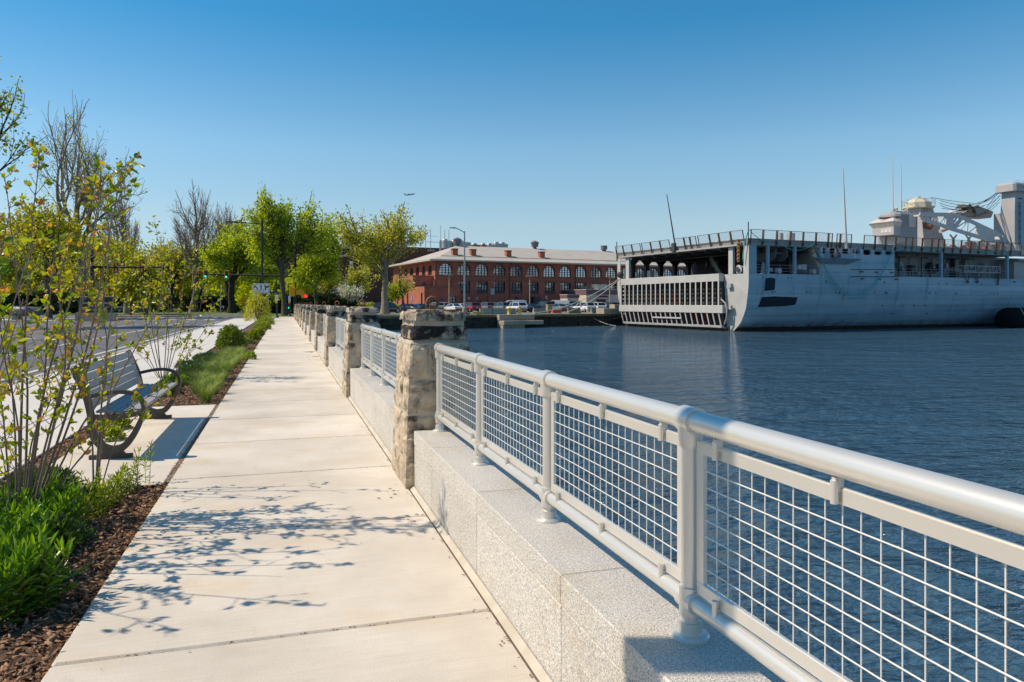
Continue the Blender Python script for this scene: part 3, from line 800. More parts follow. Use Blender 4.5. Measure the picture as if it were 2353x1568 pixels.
fl2_me = MB().hexa([sl(-.745, 0, 0, -.09), sl(-.705, 0, 0, -.09), sl(-.705, 0, 0, .12), sl(-.745, 0, 0, .12), sl(-.745, H2, 0, -.09), sl(-.705, H2, 0, -.09), sl(-.705, H2, 0, .12), sl(-.745, H2, 0, .12)]).mesh("rib", M_gate)
for k in range(NR + 1):
    b = G_B0 + (G_B1 - G_B0) * k / NR
    r_ = link("rib", fl_me, gate, (0, b, GZ['m1'] + .005)); link("rib", fl2_me, gate, (0, b, -1.05))
    link("web", web_me, gate, (0, b, GZ['m1'] + .005)); link("web", web2_me, gate, (0, b, -1.05))
MB().box(-.68, -.62, G_B0 + (G_B1 - G_B0) * .34, G_B0 + (G_B1 - G_B0) * .64, -.42, -.24).build("cross_bar", M_gate, gate)
for k in range(16):
    b = G_B0 + .7 + k * 1.24
    MB().box(.05, .25, b, b + .25, -1.36, -1.27).build("hinge_bracket", M_cream, gate)
# gate hinge arms and ladders on the near quarter
for z in (3.2, .75):
    MB().box(-.28, .02, G_B0 - 1.5, G_B0 - .8, z, z + .45).build("hinge_bracket", M_navyl, ship)
arm = MB(); arm.tube([(-.6, G_B0 - .3, 1.9), (-.55, G_B0 - .9, 1.5), (-.45, G_B0 - 1.1, .8), (-.35, G_B0 - .9, -.2), (-.2, G_B0 - .4, -.9)], .09, 8); arm.build("hydraulic_pipe", M_navyl, ship)
# mooring deck and flight deck
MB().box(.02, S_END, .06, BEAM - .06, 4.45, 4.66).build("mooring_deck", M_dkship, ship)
Z_D0, Z_D1 = 7.78, 8.50
MB().box(-.05, DECK_END, -.05, BEAM + .05, Z_D0, Z_D1).build("flight_deck", M_deckedge, ship)
MB().box(-.35, -.052, 1.0, BEAM - 1.0, Z_D0 - .02, Z_D0 + .16).build("deck_gutter", M_navyl, ship)
for k in range(9): MB().box(.5, 22, 2.5 + k * 2.6, 2.7 + k * 2.6, 7.35, Z_D0 - .003).build("deck_beam", M_dkship, ship)
for s in (4, 9, 14, 19): MB().box(s, s + .25, .5, BEAM - .5, 7.2, 7.348).build("deck_girder", M_dkship, ship)
# stern posts
MB().box(0, .05, 0.0, .85, 4.7, Z_D0).build("corner_plate", M_gate, ship)
MB().box(0.06, 1.1, 0, .05, 4.7, Z_D0).build("corner_plate", M_navy, ship)
MB().box(0, .3, 2.55, 3.25, 4.662, Z_D0).build("stern_post", M_gate, ship)
MB().box(0, .05, BEAM - .75, BEAM, 4.7, Z_D0).build("corner_plate", M_gate, ship)
MB().box(0, .3, BEAM - 2.9, BEAM - 2.1, 4.662, Z_D0).build("stern_post", M_gate, ship)
MB().lathe([(.5, 0), (.42, .12), (.36, .3), (.40, .5)], 16).build("panama_chock", M_gate, ship, (.1, 1.7, 5.2)).rotation_euler = (0, R(90), 0)
MB().tube([(-.08, 1.75, 5.2), (-.06, 1.75, 5.2)], .3, 12).build("chock_mouth", M_dkship, ship)
# interior: far-side posts with the open air beyond, bulkheads, stair, gear
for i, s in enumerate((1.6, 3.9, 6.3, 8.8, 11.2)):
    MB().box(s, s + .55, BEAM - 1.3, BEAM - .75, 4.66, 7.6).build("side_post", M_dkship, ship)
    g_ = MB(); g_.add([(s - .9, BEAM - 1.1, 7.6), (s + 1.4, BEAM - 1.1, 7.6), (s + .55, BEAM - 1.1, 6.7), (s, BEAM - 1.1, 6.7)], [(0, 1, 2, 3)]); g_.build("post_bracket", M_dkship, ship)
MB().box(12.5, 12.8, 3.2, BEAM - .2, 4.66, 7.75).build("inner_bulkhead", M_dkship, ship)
MB().box(13.5, DECK_END, BEAM - .25, BEAM - .05, 4.66, 7.75).build("far_side_plating", M_navy, ship)
for k in range(3):
    MB().tube([(10.8 + k * .1, 20.5 - k, 6.8), (11.0 + k * .1, 20.2 - k, 6.8)], .55, 14).build("hawser_reel", M_navyl, ship)
st_ = MB()
st_.bar((7.5, 15.5, 7.5), (8.2, 14.2, 4.9), .12, .5)
for k in range(8): st_.box(7.3 + k * .08, 8.1 + k * .08, 15.3 - k * .165, 15.5 - k * .165, 7.2 - k * .31, 7.25 - k * .31)
st_.build("ladder_stair", M_gate, ship)
MB().box(2.0, 2.7, 21.2, 22.0, 4.66, 5.9).build("winch_housing", M_gate, ship)
MB().box(3.5, 4.3, 17, 18.2, 4.66, 5.2).build("winch_housing", M_dkship, ship)
MB().tube([(3.2, 24.5, 4.66), (3.2, 24.5, 5.9)], .2, 10).build("bitt", M_navyl, ship)

# near side upper works: open gallery, plating with oval ports, second gallery
z_at = lambda p, b=0: SHIP.hit(*p, y=b).z
sA = s_of(V2(1195, 500)[0]); sB = s_of(V3(800, 850)[0]); sC = s_of(V3(1205, 850)[0]); sDd = s_of(V3(1765, 850)[0])
for x in (548, 885): 
    s = s_of(V2(x, 500)[0]); MB().box(s - .14, s + .14, 0, .3, 4.69, Z_D0).build("side_post", M_navy, ship)
def oval(cx, cz, rx, rz, n=16):
    out = []
    for i in range(n):
        a = 2 * math.pi * i / n; out.append((cx + rx * math.copysign(abs(math.cos(a)) ** .55, math.cos(a)), cz + rz * math.copysign(abs(math.sin(a)) ** .55, math.sin(a))))
    return out
holes = []
for x, w in ((1245, .45), (1360, .95), (1510, .95), (1645, .95)):
    h = SHIP.hit(*V2(x, 390), y=0); holes.append(oval(h.x, h.z, w * .62, .33))
for x in (570, 662, 755):
    h = SHIP.hit(*V3(x, 780), y=0); holes.append(oval(h.x, h.z, .64, .37))
up = MB(); up.holed([(sA, 4.69), (sB, 4.69), (sB, Z_D0 - .002), (sA, Z_D0 - .002)], holes, lambda a, c, d: (a, d, c), .25)
up.build("upper_side_plating", M_hull, ship)
MB().box(sA - .1, sA, 0, 5, 4.68, Z_D0 - .004).build("gallery_bulkhead", M_navyl, ship)
MB().box(1.3, sA, 4.6, 4.75, 4.664, Z_D0 - .004).build("gallery_bulkhead", M_dkship, ship)
MB().box(sA, sB, 1.5, 1.6, 6.0, Z_D0 - .004).build("port_lining", M_dkship, ship)
for (x, y, r, b) in ((395, 370, .55, 3), (705, 420, .95, 1.6), (590, 430, .95, 2.8), (970, 430, .8, 3.0)):
    h = SHIP.hit(*V2(x, y), y=b)
    reel = MB(); reel.tube([(h.x, b, h.z), (h.x + .08, b, h.z)], r, 18); reel.tube([(h.x - 1.6, b, h.z), (h.x, b, h.z)], .16, 8); reel.tube([(h.x - 1.7, b, h.z), (h.x - 1.6, b, h.z)], r, 18)
    reel.build("hawser_reel", M_reel, ship)
    MB().bar((h.x - .8, b, h.z + .2), (h.x - .6, b, Z_D0), .12).build("reel_bracket", M_reel, ship)
def guard(s0, s1, b, zb, h=1.0, name="guard_rail", n=None):
    mb = MB(); n = n or max(2, int((s1 - s0) / 1.6) + 1)
    for i in range(n):
        s = s0 + (s1 - s0) * i / (n - 1); mb.tube([(s, b, zb), (s, b, zb + h)], .022, 6)
    for z in (.33, .66, 1.0): mb.tube([(s0, b, zb + h * z), (s1, b, zb + h * z)], .018, 6)
    return mb.build(name, M_navyl, ship)
guard(1.0, sA - .2, .25, 4.68); guard(sB + .4, sDd - .2, .25, 4.68)
for x, y in ((665, 635), (1100, 645)):
    h = SHIP.hit(*V2(x, y), y=0.3)
    MB().lathe([(.36, 0), (.30, .1), (.26, .2), (.30, .4)], 14).build("panama_chock", M_navyl, ship, (h.x, .42, 5.05)).rotation_euler = (R(90), 0, 0)
h = SHIP.hit(*V2(490, 610), y=0.4)
MB().add([(h.x - .32, .4, 4.69), (h.x + .32, .4, 4.69), (h.x + .32, .6, 4.69), (h.x - .32, .6, 4.69), (h.x - .1, .45, 6.0), (h.x + .1, .45, 6.0), (h.x + .1, .55, 6.0), (h.x - .1, .55, 6.0)], [(0, 1, 5, 4), (1, 2, 6, 5), (2, 3, 7, 6), (3, 0, 4, 7), (4, 5, 6, 7)]).build("cowl_vent", M_navyl, ship)
for x0, x1, y0, y1 in ((925, 968, 565, 625), (975, 1030, 560, 628), (565, 606, 605, 650)):
    a = SHIP.hit(*V2(x0, y1), y=.9); c = SHIP.hit(*V2(x1, y0), y=.9); MB().bev(a.x, c.x, .9, 1.5, a.z, c.z, .05).build("life_raft_case", mat("white_case", (.6, .6, .58), None, rough=.5) if "white_case" not in MATS else MATS["white_case"], ship)
# slanted stair at the end of the gallery
a = SHIP.hit(*V2(1110, 425), y=.15); c = SHIP.hit(*V2(1195, 590), y=.15)
stair = MB(); stair.bar(a, c, .5, .12, (0, 1, 0))
for k in range(6):
    q = Vector(a).lerp(Vector(c), (k + .5) / 6); stair.box(q.x - .45, q.x + .05, .0, .5, q.z, q.z + .05)
stair.build("inclined_ladder", M_cream, ship)
a = SHIP.hit(*V2(1105, 380), y=.8); MB().bev(a.x - .35, a.x + .35, .6, 1.2, a.z - .35, a.z + .45, .05).build("deck_light_box", M_cream, ship)
# balcony platform below the ports
a = SHIP.hit(*V2(1215, 460), y=-1.2); c = SHIP.hit(*V2(1725, 470), y=-1.2)
MB().hexa([(a.x + 1.2, -.02, a.z - .75), (c.x - 1.2, -.02, a.z - .75), (c.x, -.02, a.z - .12), (a.x, -.02, a.z - .12), (a.x, -1.2, a.z - .14), (c.x, -1.2, a.z - .14), (c.x, -.02, a.z), (a.x, -.02, a.z)]).build("side_platform", M_navy, ship)
guard(a.x + .1, c.x - .1, -1.15, a.z, 1.0, "platform_rail", 7)
MB().lathe([(.5, 0), (.45, .5), (.25, .6), (.22, 1.0)], 10).build("capstan", M_dkship, ship, ((a.x + c.x) / 2 - .3, -.6, a.z))
# second gallery
MB().box(sB, S_END, 3.3, 3.45, 4.66, Z_D0 - .004).build("gallery_bulkhead", mat("gallery_paint", (.17, .18, .185), (.27, .28, .28), .6, .6, spots=(.05, .05, .05), sscale=1.1, slo=.56, shi=.6, sstretch=(1, 1, .4)), ship)
MB().box(sB - .1, sB, 0.02, 3.3, 4.68, Z_D0 - .004).build("gallery_bulkhead", M_navy, ship)
for s in (sC, sDd): MB().box(s - .16, s + .16, 0, .35, 4.69, Z_D0).build("side_post", M_navy, ship)
rg = random.Random(12)
for i in range(26):
    s = rg.uniform(sB + .6, sDd - .4); z = rg.uniform(4.7, 6.6); w, hh = rg.uniform(.15, .7), rg.uniform(.2, 1.3)
    MB().box(s, s + w, 2.6, 3.29, z, min(z + hh, 7.6)).build("deck_gear", rg.choice([M_navyl, M_dkship, M_navy, M_dkship]), ship)
for i in range(9):
    s = sB + .5 + i * 2.1; MB().tube([(s, 3.1, 4.7), (s, 3.1, 7.3), (s + 1.2, 3.1, 7.4)], .07, 6).build("pipe", rg.choice([M_navyl, M_dkship]), ship)
# gangway truss stowed outboard
a = SHIP.hit(*V3(1395, 950), y=-.5); c = SHIP.hit(*V3(1695, 905), y=-.5)
gw = MB()
for z in (a.z, c.z):
    for b in (-.5, .1): gw.bar((a.x, b, z), (c.x, b, z), .07)
n = 10
for k in range(n):
    s0, s1 = a.x + (c.x - a.x) * k / n, a.x + (c.x - a.x) * (k + 1) / n
    gw.bar((s0, -.5, a.z), (s0, -.5, c.z), .05); gw.bar((s0, -.5, a.z if k % 2 else c.z), (s1, -.5, c.z if k % 2 else a.z), .045)
gw.bar((c.x, -.5, a.z), (c.x, -.5, c.z), .06)
gw.build("accommodation_ladder", M_navyl, ship)
MB().bar((c.x + .1, -.3, a.z + .5), (c.x + .1, -.15, a.z - 1.6), .14).build("davit_arm", M_dkship, ship)
for x in (1425, 1505):
    h = SHIP.hit(*V3(x, 1030), y=-.2); MB().bar((h.x - .5, 0, h.z + .7), (h.x, -.2, h.z), .06).bar((h.x + .5, 0, h.z + .7), (h.x, -.2, h.z), .06).box(h.x - .12, h.x + .12, -.3, -.05, h.z - .2, h.z).build("davit_bracket", M_dkship, ship)
for x0, x1, y in ((430, 830, 990), (430, 790, 930)):
    a = SHIP.hit(*V3(x0, y), y=-.08); c = SHIP.hit(*V3(x1, y), y=-.08); MB().tube([(a.x, -.08, a.z), (c.x, -.08, c.z)], .035, 6).build("grab_rail", M_dkship, ship)
    for q in (.25, .6, .97): MB().box(a.x + (c.x - a.x) * q - .2, a.x + (c.x - a.x) * q + .2, -.2, .02, a.z - .28, a.z - .16).build("rail_step", M_dkship, ship)

# safety-net frames round the flight deck
def net_frame(L, lean, h=1.05, drop=.55):
    fm = MB(); nm = MB()
    P = lambda x, t: (x, -.12 - lean * max(t, 0), Z_D1 - .1 + t)
    for x in (0.06, L - .06): fm.bar(P(x, -drop), P(x, h), .075)
    fm.bar(P(0, h), P(L, h), .05); fm.bar(P(0, .0), P(L, .0), .035)
    fm.bar(P(.06, -drop), (.06, .0, Z_D0 + .1), .06)
    k = int(L / .16)
    for i in range(1, k): nm.bar(P(L * i / k, -.35), P(L * i / k, h), .011)
    for i in range(9): nm.bar(P(0, -.35 + (h + .35) * i / 9), P(L, -.35 + (h + .35) * i / 9), .011)
    return fm.mesh("net_frame", M_rustd), nm.mesh("net", M_net)
ss = [s_of(V2(x, 200)[0]) for x in (302, 462, 635, 805, 965, 1125, 1280, 1335)]
ss2 = [s_of(V2(x, 200)[0]) for x in (1380, 1430, 1575)]
ss3 = [s_of(V3(x, 680)[0]) for x in (527, 625, 715, 800, 885, 940, 1025, 1105, 1160, 1210, 1285, 1355, 1435, 1505, 1570, 1650, 1705, 1775, 1865)]
for lst in (ss, ss2, ss3):
    for a, c in zip(lst, lst[1:]):
        f, n_ = net_frame(c - a - .04, .12)
        o = link("net_frame", f, ship, (a + .02, 0, 0)); link("net", n_, o)
# stern frames
tb = [SHIP.hit(*V1(x, 720), x=0).y for x in (150, 215, 290, 365)], [SHIP.hit(*V1(x, 700), x=0).y for x in (372, 450, 530, 612)], [SHIP.hit(*V1(x, 690), x=0).y for x in (648, 735, 785, 838)], [SHIP.hit(*V1(x, 680), x=0).y for x in (850, 950, 1030, 1130, 1240)]
for lst in tb:
    for a, c in zip(lst, lst[1:]):
        f, n_ = net_frame(abs(a - c) - .05, .35, 1.0)
        o = link("net_frame", f, ship, (0, max(a, c) - .02, 0), R(-90)); link("net", n_, o)
MB().tube([(-.1, -.05, Z_D0), (-.1, -.05, Z_D1 + 1.75)], .06, 6).build("corner_staff", M_black, ship)
MB().tube([(-.1, BEAM, Z_D0 - .4), (-.1, BEAM, Z_D1 + 1.6)], .06, 6).build("corner_staff", M_black, ship)
h0 = SHIP.hit(*V1(640, 690), x=-.3); h1 = SHIP.hit(*V1(566, 292), x=-.3)
MB().tube([(-.3, h0.y, h0.z - .8), (-.3 - .0, h1.y, h1.z)], [.10, .045], 8).build("ensign_staff", M_black, ship)
h = SHIP.hit(*V1(625, 745), x=-.4); MB().bev(-.6, -.2, h.y - .35, h.y + .35, h.z - .5, h.z + .6, .08).build("stern_light", M_dkship, ship)
h = SHIP.hit(*V1(1173, 680), x=-.4); h1 = SHIP.hit(*V1(1173, 865), x=-.4)
lad = MB().box(-.45, -.3, h.y - .14, h.y + .14, h1.z, h.z)
lad.build("hanging_ladder", mat("rusty_yellow", (.45, .27, .06), (.30, .14, .05), 3, .8), ship)
for k in range(6): MB().box(-.56, -.46, h.y - .12, h.y + .12, h1.z + .2 + k * .42, h1.z + .38 + k * .42).build("ladder_rung", M_rust, ship)
h = SHIP.hit(*V1(170, 975), x=-.3); MB().lathe([(.15, -.35), (.42, -.2), (.45, .2), (.3, .35)], 12).build("searchlight", M_dkship, ship, (-.4, h.y - .2, h.z)).rotation_euler = (0, R(90), R(40))
for k in range(2): 
    h = SHIP.hit(*V1(975 + 95 * k, 668), x=3); MB().hexa([(3, h.y - .3, Z_D1), (3.6, h.y - .3, Z_D1), (3.6, h.y + .3, Z_D1), (3, h.y + .3, Z_D1), (3.1, h.y - .4, Z_D1 + .5), (3.5, h.y - .4, Z_D1 + .55), (3.5, h.y, Z_D1 + .55), (3.1, h.y, Z_D1 + .5)]).build("deck_tarpaulin", M_cream, ship)
for x0, x1 in ((695, 735), (832, 883)):
    a = SHIP.hit(*V2(x0, 235), y=4); c = SHIP.hit(*V2(x1, 165), y=4); MB().bev(a.x, c.x, 4, 4.8, Z_D1, c.z, .03).build("deck_locker", M_navyl, ship)
# whip antennas
def whip(p0, p1, b, r0):
    a = SHIP.hit(*p0, y=b); c = SHIP.hit(*p1, y=b)
    MB().tube([(a.x, b, a.z), (a.x + (c.x - a.x) * .12, b, a.z + (c.z - a.z) * .12), (c.x, b, c.z)], [r0 * 1.3, r0, r0 * .3], 8).build("whip_antenna", MATS.get("antenna") or mat("antenna", (.55, .53, .5), None, rough=.5), ship)
whip(V3(392, 752), V3(364, 70), -.6, .15)
# superstructure ------------------------------------------------------
def sz(x, y, b): 
    h = SHIP.hit(*V3(x, y), y=b); return h.x, h.z
# pale control house
bA = 5.0
s0, zt = sz(832, 428, bA); s1, _ = sz(1015, 428, bA); bB = SHIP.hit(*V3(640, 560), x=s0).y
MB().bev(s0, s1, bA, bB, Z_D1, zt, .45).build("control_house", mat("house_grey", (.33, .325, .32), (.27, .27, .27), .5, .6, spots=(.2, .19, .18), sscale=1.0, slo=.6, shi=.75, sstretch=(1.5, 1.5, .25)), ship)
d0, dz0 = sz(918, 570, bA); d1, dz1 = sz(980, 463, bA)
dm = MB(); dm.holed(oval((d0 + d1) / 2, (dz0 + dz1) / 2, (d1 - d0) / 2, (dz1 - dz0) / 2, 20), [], lambda a, c, d: (a, bA - .05, c)); dm.build("house_panel", mat("white_panel", (.62, .6, .58), (.55, .53, .51), 1, .5), ship)
z0c = SHIP.hit(*V3(700, 640), x=s0 - 1.4).z; z1c = SHIP.hit(*V3(700, 575), x=s0 - 1.4).z; z2c = SHIP.hit(*V3(700, 530), x=s0 - 1.6).z; z3c = z2c + .55
bC0, bC1 = SHIP.hit(*V3(795, 600), x=s0 - 1.3).y, SHIP.hit(*V3(612, 600), x=s0 - 1.3).y
cb = MB(); cb.bev(s0 - 1.3, s0 - .002, bC0, bC1, z0c, z1c, .05).build("bridge_cabin", M_navyl, ship)
cw = MB(); cw.hexa([(s0 - 1.25, bC0 + .05, z1c + .003), (s0 - .002, bC0 + .05, z1c + .003), (s0 - .002, bC1 - .05, z1c + .003), (s0 - 1.25, bC1 - .05, z1c + .003), (s0 - 1.7, bC0 - .25, z2c), (s0 - .002, bC0 - .25, z2c), (s0 - .002, bC1 + .25, z2c), (s0 - 1.7, bC1 + .25, z2c)])
cw.build("bridge_window_band", M_pink, ship)
for k in range(4):
    f0, f1 = (k + .12) / 4, (k + .88) / 4; w_ = bC1 - bC0
    q = lambda f, t: (s0 - 1.25 - .45 * t - .012, bC0 + .05 + (w_ - .1) * f + (f - .5) * .6 * t, z1c + (z2c - z1c) * t)
    MB().add([q(f0, .15), q(f1, .15), q(f1, .85), q(f0, .85)], [(0, 1, 2, 3)]).build("bridge_window", mat("salt_window", (.45, .42, .34), None, rough=.3) if k == 0 else MATS["salt_window"], ship)
MB().hexa([(s0 - 1.75, bC0 - .3, z2c + .003), (s0 - .002, bC0 - .3, z2c + .003), (s0 - .002, bC1 + .3, z2c + .003), (s0 - 1.75, bC1 + .3, z2c + .003), (s0 - .9, bC0 + .3, z3c), (s0 - .002, bC0 + .3, z3c), (s0 - .002, bC1 - .3, z3c), (s0 - .9, bC1 - .3, z3c)]).build("bridge_roof", M_pink, ship)
for k in range(3): MB().box(s0 - 1.33, s0 - 1.302, bC0 + .35 + k * .55, bC0 + .8 + k * .55, z0c + .35, z1c - .2).build("cabin_window", MATS["white_panel"], ship)
guard(s0 - 1.2, s0 - .2, bC0 + .4, z3c, .8, "roof_rail", 3)
for k in range(14): MB().box(s0 - .5 - .08 * k, s0 - .35 - .08 * k, bC0 - .2 + .16 * k, bC0 - .1 + .16 * k, z3c - .1, z3c + .15).build("floodlight", M_dkship, ship)
for x, y1 in ((787, -45), (858, 15)):
    whip(V3(x, 425), V3(x - 1, y1), 6.5, .075)
for k in range(6): MB().lathe([(.12, 0), (.12, .3), (.2, .35), (.05, .5)], 8).build("roof_vent", M_cream, ship, (s0 + .5 + .7 * k, 5.6 + (k % 3) * .8, zt - .02))
guard(s0 - 3, s0 - .5, bA - .3, Z_D1, 1.0, "deck_guard", 3)
MB().tube([(s0 - 2.6, bA - .4, Z_D1 + .1), (s0 - 2.2, bA - .4, Z_D1 + .5), (s0 - 1.4, bA - .4, Z_D1 + .45), (s0 - .9, bA - .4, Z_D1 + .05)], .12, 8).build("vent_duct", M_cream, ship)
# tapered mast tower with cream turret
bT = 9.0
t0, tz0 = sz(1060, 720, bT); t1, _ = sz(1270, 720, bT); t2, tz2 = sz(1030, 400, bT); t3, _ = sz(1160, 400, bT)
MB().hexa([(t0, bT, Z_D1), (t1, bT, Z_D1), (t1, bT + 4, Z_D1), (t0, bT + 4, Z_D1), (t2 + .6, bT + .6, tz2), (t3, bT + .6, tz2), (t3, bT + 3.2, tz2), (t2 + .6, bT + 3.2, tz2)]).build("mast_tower", M_navyl, ship)
_, tz3 = sz(1100, 325, bT + 1)
tc_ = ((t2 + t3) / 2 + .2, bT + 1.9, tz2)
HT = tz3 - tz2
MB().lathe([(2.1, 0), (2.2, .1), (2.2, .28), (1.75, .3), (1.75, HT * .55), (1.0, HT * .95), (.35, HT), (.35, HT + .25)], 8, tc_, False).build("director_turret", M_cream, ship)
lr = MB()
for k in range(12):
    a = 2 * math.pi * k / 12; a2 = a + 2 * math.pi / 12; p = lambda q, z: (tc_[0] + 2.2 * math.cos(q), tc_[1] + 2.2 * math.sin(q), tc_[2] + z)
    lr.bar(p(a, .28), p(a, 1.25), .05); lr.bar(p(a, 1.25), p(a2, 1.25), .04); lr.bar(p(a, .8), p(a2, .8), .03)
lr.build("turret_rail", M_navyl, ship)
ll = MB()
for dx in (0, .5): ll.bar((t2 + 1.4 + dx, bT + .2, tz2 - 3.2), (t2 + 1.2 + dx, bT + .4, tz2 + .2), .06)
for k in range(9): ll.bar((t2 + 1.4, bT + .2, tz2 - 3.1 + k * .36), (t2 + 1.9, bT + .2, tz2 - 3.1 + k * .36), .05)
ll.build("tower_ladder", M_navyl, ship)
# crane house at the right, big slab tower and head
bD = 5.0
e0, ez0 = sz(1820, 265, bD); e1 = e0 + 9.0
eb = SHIP.hit(*V3(1700, 300), x=e0).y; eb2 = SHIP.hit(*V3(1642, 560), x=e0).y
_, ez1 = sz(1820, 440, bD)
MB().hexa([(e0, bD, Z_D1), (e1, bD, Z_D1), (e1, eb2, Z_D1), (e0, eb2, Z_D1), (e0, bD, ez1), (e1, bD, ez1), (e1, eb2, ez1), (e0, eb2, ez1)]).build("crane_house", M_navyl, ship)
MB().hexa([(e0, bD, ez1 + .002), (e1, bD, ez1 + .002), (e1, eb, ez1 + .002), (e0, eb, ez1 + .002), (e0 + .1, bD, ez0), (e1, bD, ez0), (e1, eb - .1, ez0), (e0 + .1, eb - .1, ez0)]).build("crane_tower", M_navyl, ship)
_, ez2 = sz(1820, 190, bD)
MB().bev(e0 - .7, e1, bD - .5, eb + .5, ez0 + .003, ez2, .3).build("crane_head", M_navyl, ship)
guard(e0 - .7, e1 - 1, bD - .55, ez0 + .3, 1.1, "crane_rail", 6)
for k in range(7): MB().tube([(e0 + .8, bD - .12, Z_D1 + 1.5 + k * 1.1), (e0 + 1.5, bD - .12, Z_D1 + 1.5 + k * 1.1)], .06, 6).build("crane_rung", M_dkship, ship)
MB().box(e0 + 1.0, e0 + 8, bD - .3, bD - .01, Z_D1 + 1.0, ez1 + 1.5).build("crane_panel", M_navy, ship)
# crane boom: a two-sided lattice beam
def boom(bz, name):
    top = [(1015, 462), (1290, 465), (1380, 490), (1640, 610), (1735, 668)]
    botm = [(1040, 505), (1240, 568), (1300, 590), (1640, 690), (1728, 692)]
    T = [(*sz(x, y, bz),) for x, y in top]; B = [(*sz(x, y, bz),) for x, y in botm]
    mb = MB(); P = lambda q: (q[0], bz, q[1])
    for lst in (T, B):
        for a, c in zip(lst, lst[1:]): mb.bar(P(a), P(c), .16, .50)
    for i in range(len(T)): mb.bar(P(T[i]), P(B[i]), .15, .3)
    for i in range(3):
        a0, a1, b0, b1 = Vector(P(T[i])), Vector(P(T[i + 1])), Vector(P(B[i])), Vector(P(B[i + 1])); n = 3
        for k in range(n):
            u, w_, m_ = k / n, (k + 1) / n, (k + .5) / n
            mb.bar(b0.lerp(b1, u), a0.lerp(a1, m_), .1, .16); mb.bar(a0.lerp(a1, m_), b0.lerp(b1, w_), .1, .16); mb.bar(a0.lerp(a1, m_), b0.lerp(b1, m_), .07, .1)
    for x0, x1 in (((1240, 565), (1300, 470)),):
        a = sz(*x0, bz); c = sz(*x1, bz); mb.prism([(a[0], bz - .06, a[1]), (c[0], bz - .06, a[1] - .2), (c[0], bz - .06, c[1]), (a[0], bz - .06, c[1])], (0, .12, 0))
    a = sz(1500, 625, bz); c = sz(1640, 690, bz); d_ = sz(1640, 612, bz); e_ = sz(1490, 545, bz)
    mb.prism([(a[0], bz - .07, a[1]), (c[0], bz - .07, c[1]), (d_[0], bz - .07, d_[1]), (e_[0], bz - .07, e_[1])], (0, .14, 0))
    return mb.build(name, M_pink, ship)
boom(3.6, "crane_boom"); boom(6.2, "crane_boom")
pv = sz(1722, 678, 3.4); MB().tube([(pv[0], 3.2, pv[1]), (pv[0], 6.6, pv[1])], .55, 14).build("boom_pivot", M_navyl, ship)
MB().box(pv[0] - .8, pv[0] + 1.2, 3.8, 6.0, Z_D1, pv[1]).build("boom_pedestal", M_navyl, ship)
for x, y in ((1040, 468), (1300, 470)):
    q = sz(x, y, 3.6); MB().bar((q[0], 3.6, q[1]), (q[0], 6.2, q[1]), .2).build("boom_spreader", M_pink, ship)
# hook sling under the boom and rest
q = sz(1080, 545, 4.5); MB().tube([(q[0] - .6, 4.5, q[1] + .8), (q[0] - .4, 4.5, q[1] - .4), (q[0] + .5, 4.5, q[1] - .5), (q[0] + 1.2, 4.5, q[1] + .4)], .25, 8).build("hook_tackle", M_rust, ship)
a = sz(1190, 605, 4.5); c = sz(1265, 575, 4.5); MB().tube([(a[0], 4.5, a[1]), (c[0], 4.5, c[1])], .28, 10).build("boom_jack", M_pink, ship)
for x in (1300, 1430):
    q = sz(x, 655, 5); MB().bar((q[0], 5, Z_D1), (q[0], 5, q[1]), .25).bar((q[0] - .7, 5, q[1] + .35), (q[0], 5, q[1] - .3), .15).bar((q[0] + .7, 5, q[1] + .35), (q[0], 5, q[1] - .3), .15).build("boom_rest", M_navyl, ship)
# canvas-covered second boom head behind
a = sz(1345, 470, 8); c = sz(1640, 440, 8); d_ = sz(1500, 385, 8); e_ = sz(1620, 492, 8); f_ = sz(1400, 480, 8)
MB().prism([(a[0], 8, a[1]), (f_[0], 8, f_[1]), (e_[0], 8, e_[1]), (c[0], 8, c[1]), (d_[0], 8, d_[1])], (0, 2.0, 0)).build("boom_head", mat("brown_hatch", (.42, .36, .31), (.33, .29, .26), 2, .8), ship)
tq = sz(1460, 375, 7.8)
tarp = MB(); rt = random.Random(5); vs = []
for j in range(6):
    for i in range(9):
        vs.append((tq[0] - 1.0 + i * .26 + rt.uniform(-.1, .1), 7.6 + j * .45, tq[1] + .15 - abs(i - 3.5) * .22 - (j == 0) * .9 + rt.uniform(-.12, .12)))
tarp.add(vs, [(j * 9 + i, j * 9 + i + 1, j * 9 + i + 10, j * 9 + i + 9) for j in range(5) for i in range(8)])
tarp.build("tarpaulin", mat("black_olive_tarp", (.045, .045, .03), (.09, .085, .05), 3, .7), ship)
MB().bev(sz(1310, 430, 8)[0], sz(1400, 430, 8)[0], 8, 9.5, sz(1350, 475, 8)[1], sz(1350, 430, 8)[1], .3).build("sheave_block", M_pink, ship)
# rigging
k = 0
for (x0, y0, x1, y1, sag) in ((1110, 318, 1470, 368, .1), (1190, 345, 1500, 380, .3), (1180, 365, 1520, 385, .5), (1190, 385, 1460, 400, .5), (1200, 410, 1560, 390, .4), (1500, 365, 1690, 258, .3), (1480, 372, 1688, 280, .4), (1520, 375, 1690, 262, .2), (1545, 390, 1700, 300, .3), (1330, 455, 1690, 262, .4), (1400, 480, 1695, 330, .8), (1450, 480, 1690, 360, .6), (1215, 460, 1480, 370, .2), (1570, 420, 1685, 270, 0), (1560, 455, 1690, 305, 0)):
    a = sz(x0, y0, 7.5); c = sz(x1, y1, 7.5); pts = []
    for i in range(9):
        t = i / 8; pts.append((a[0] + (c[0] - a[0]) * t, 7.5, a[1] + (c[1] - a[1]) * t - sag * 4 * t * (1 - t)))
    MB().tube(pts, .035, 5).build("wire_rope", M_black, ship)
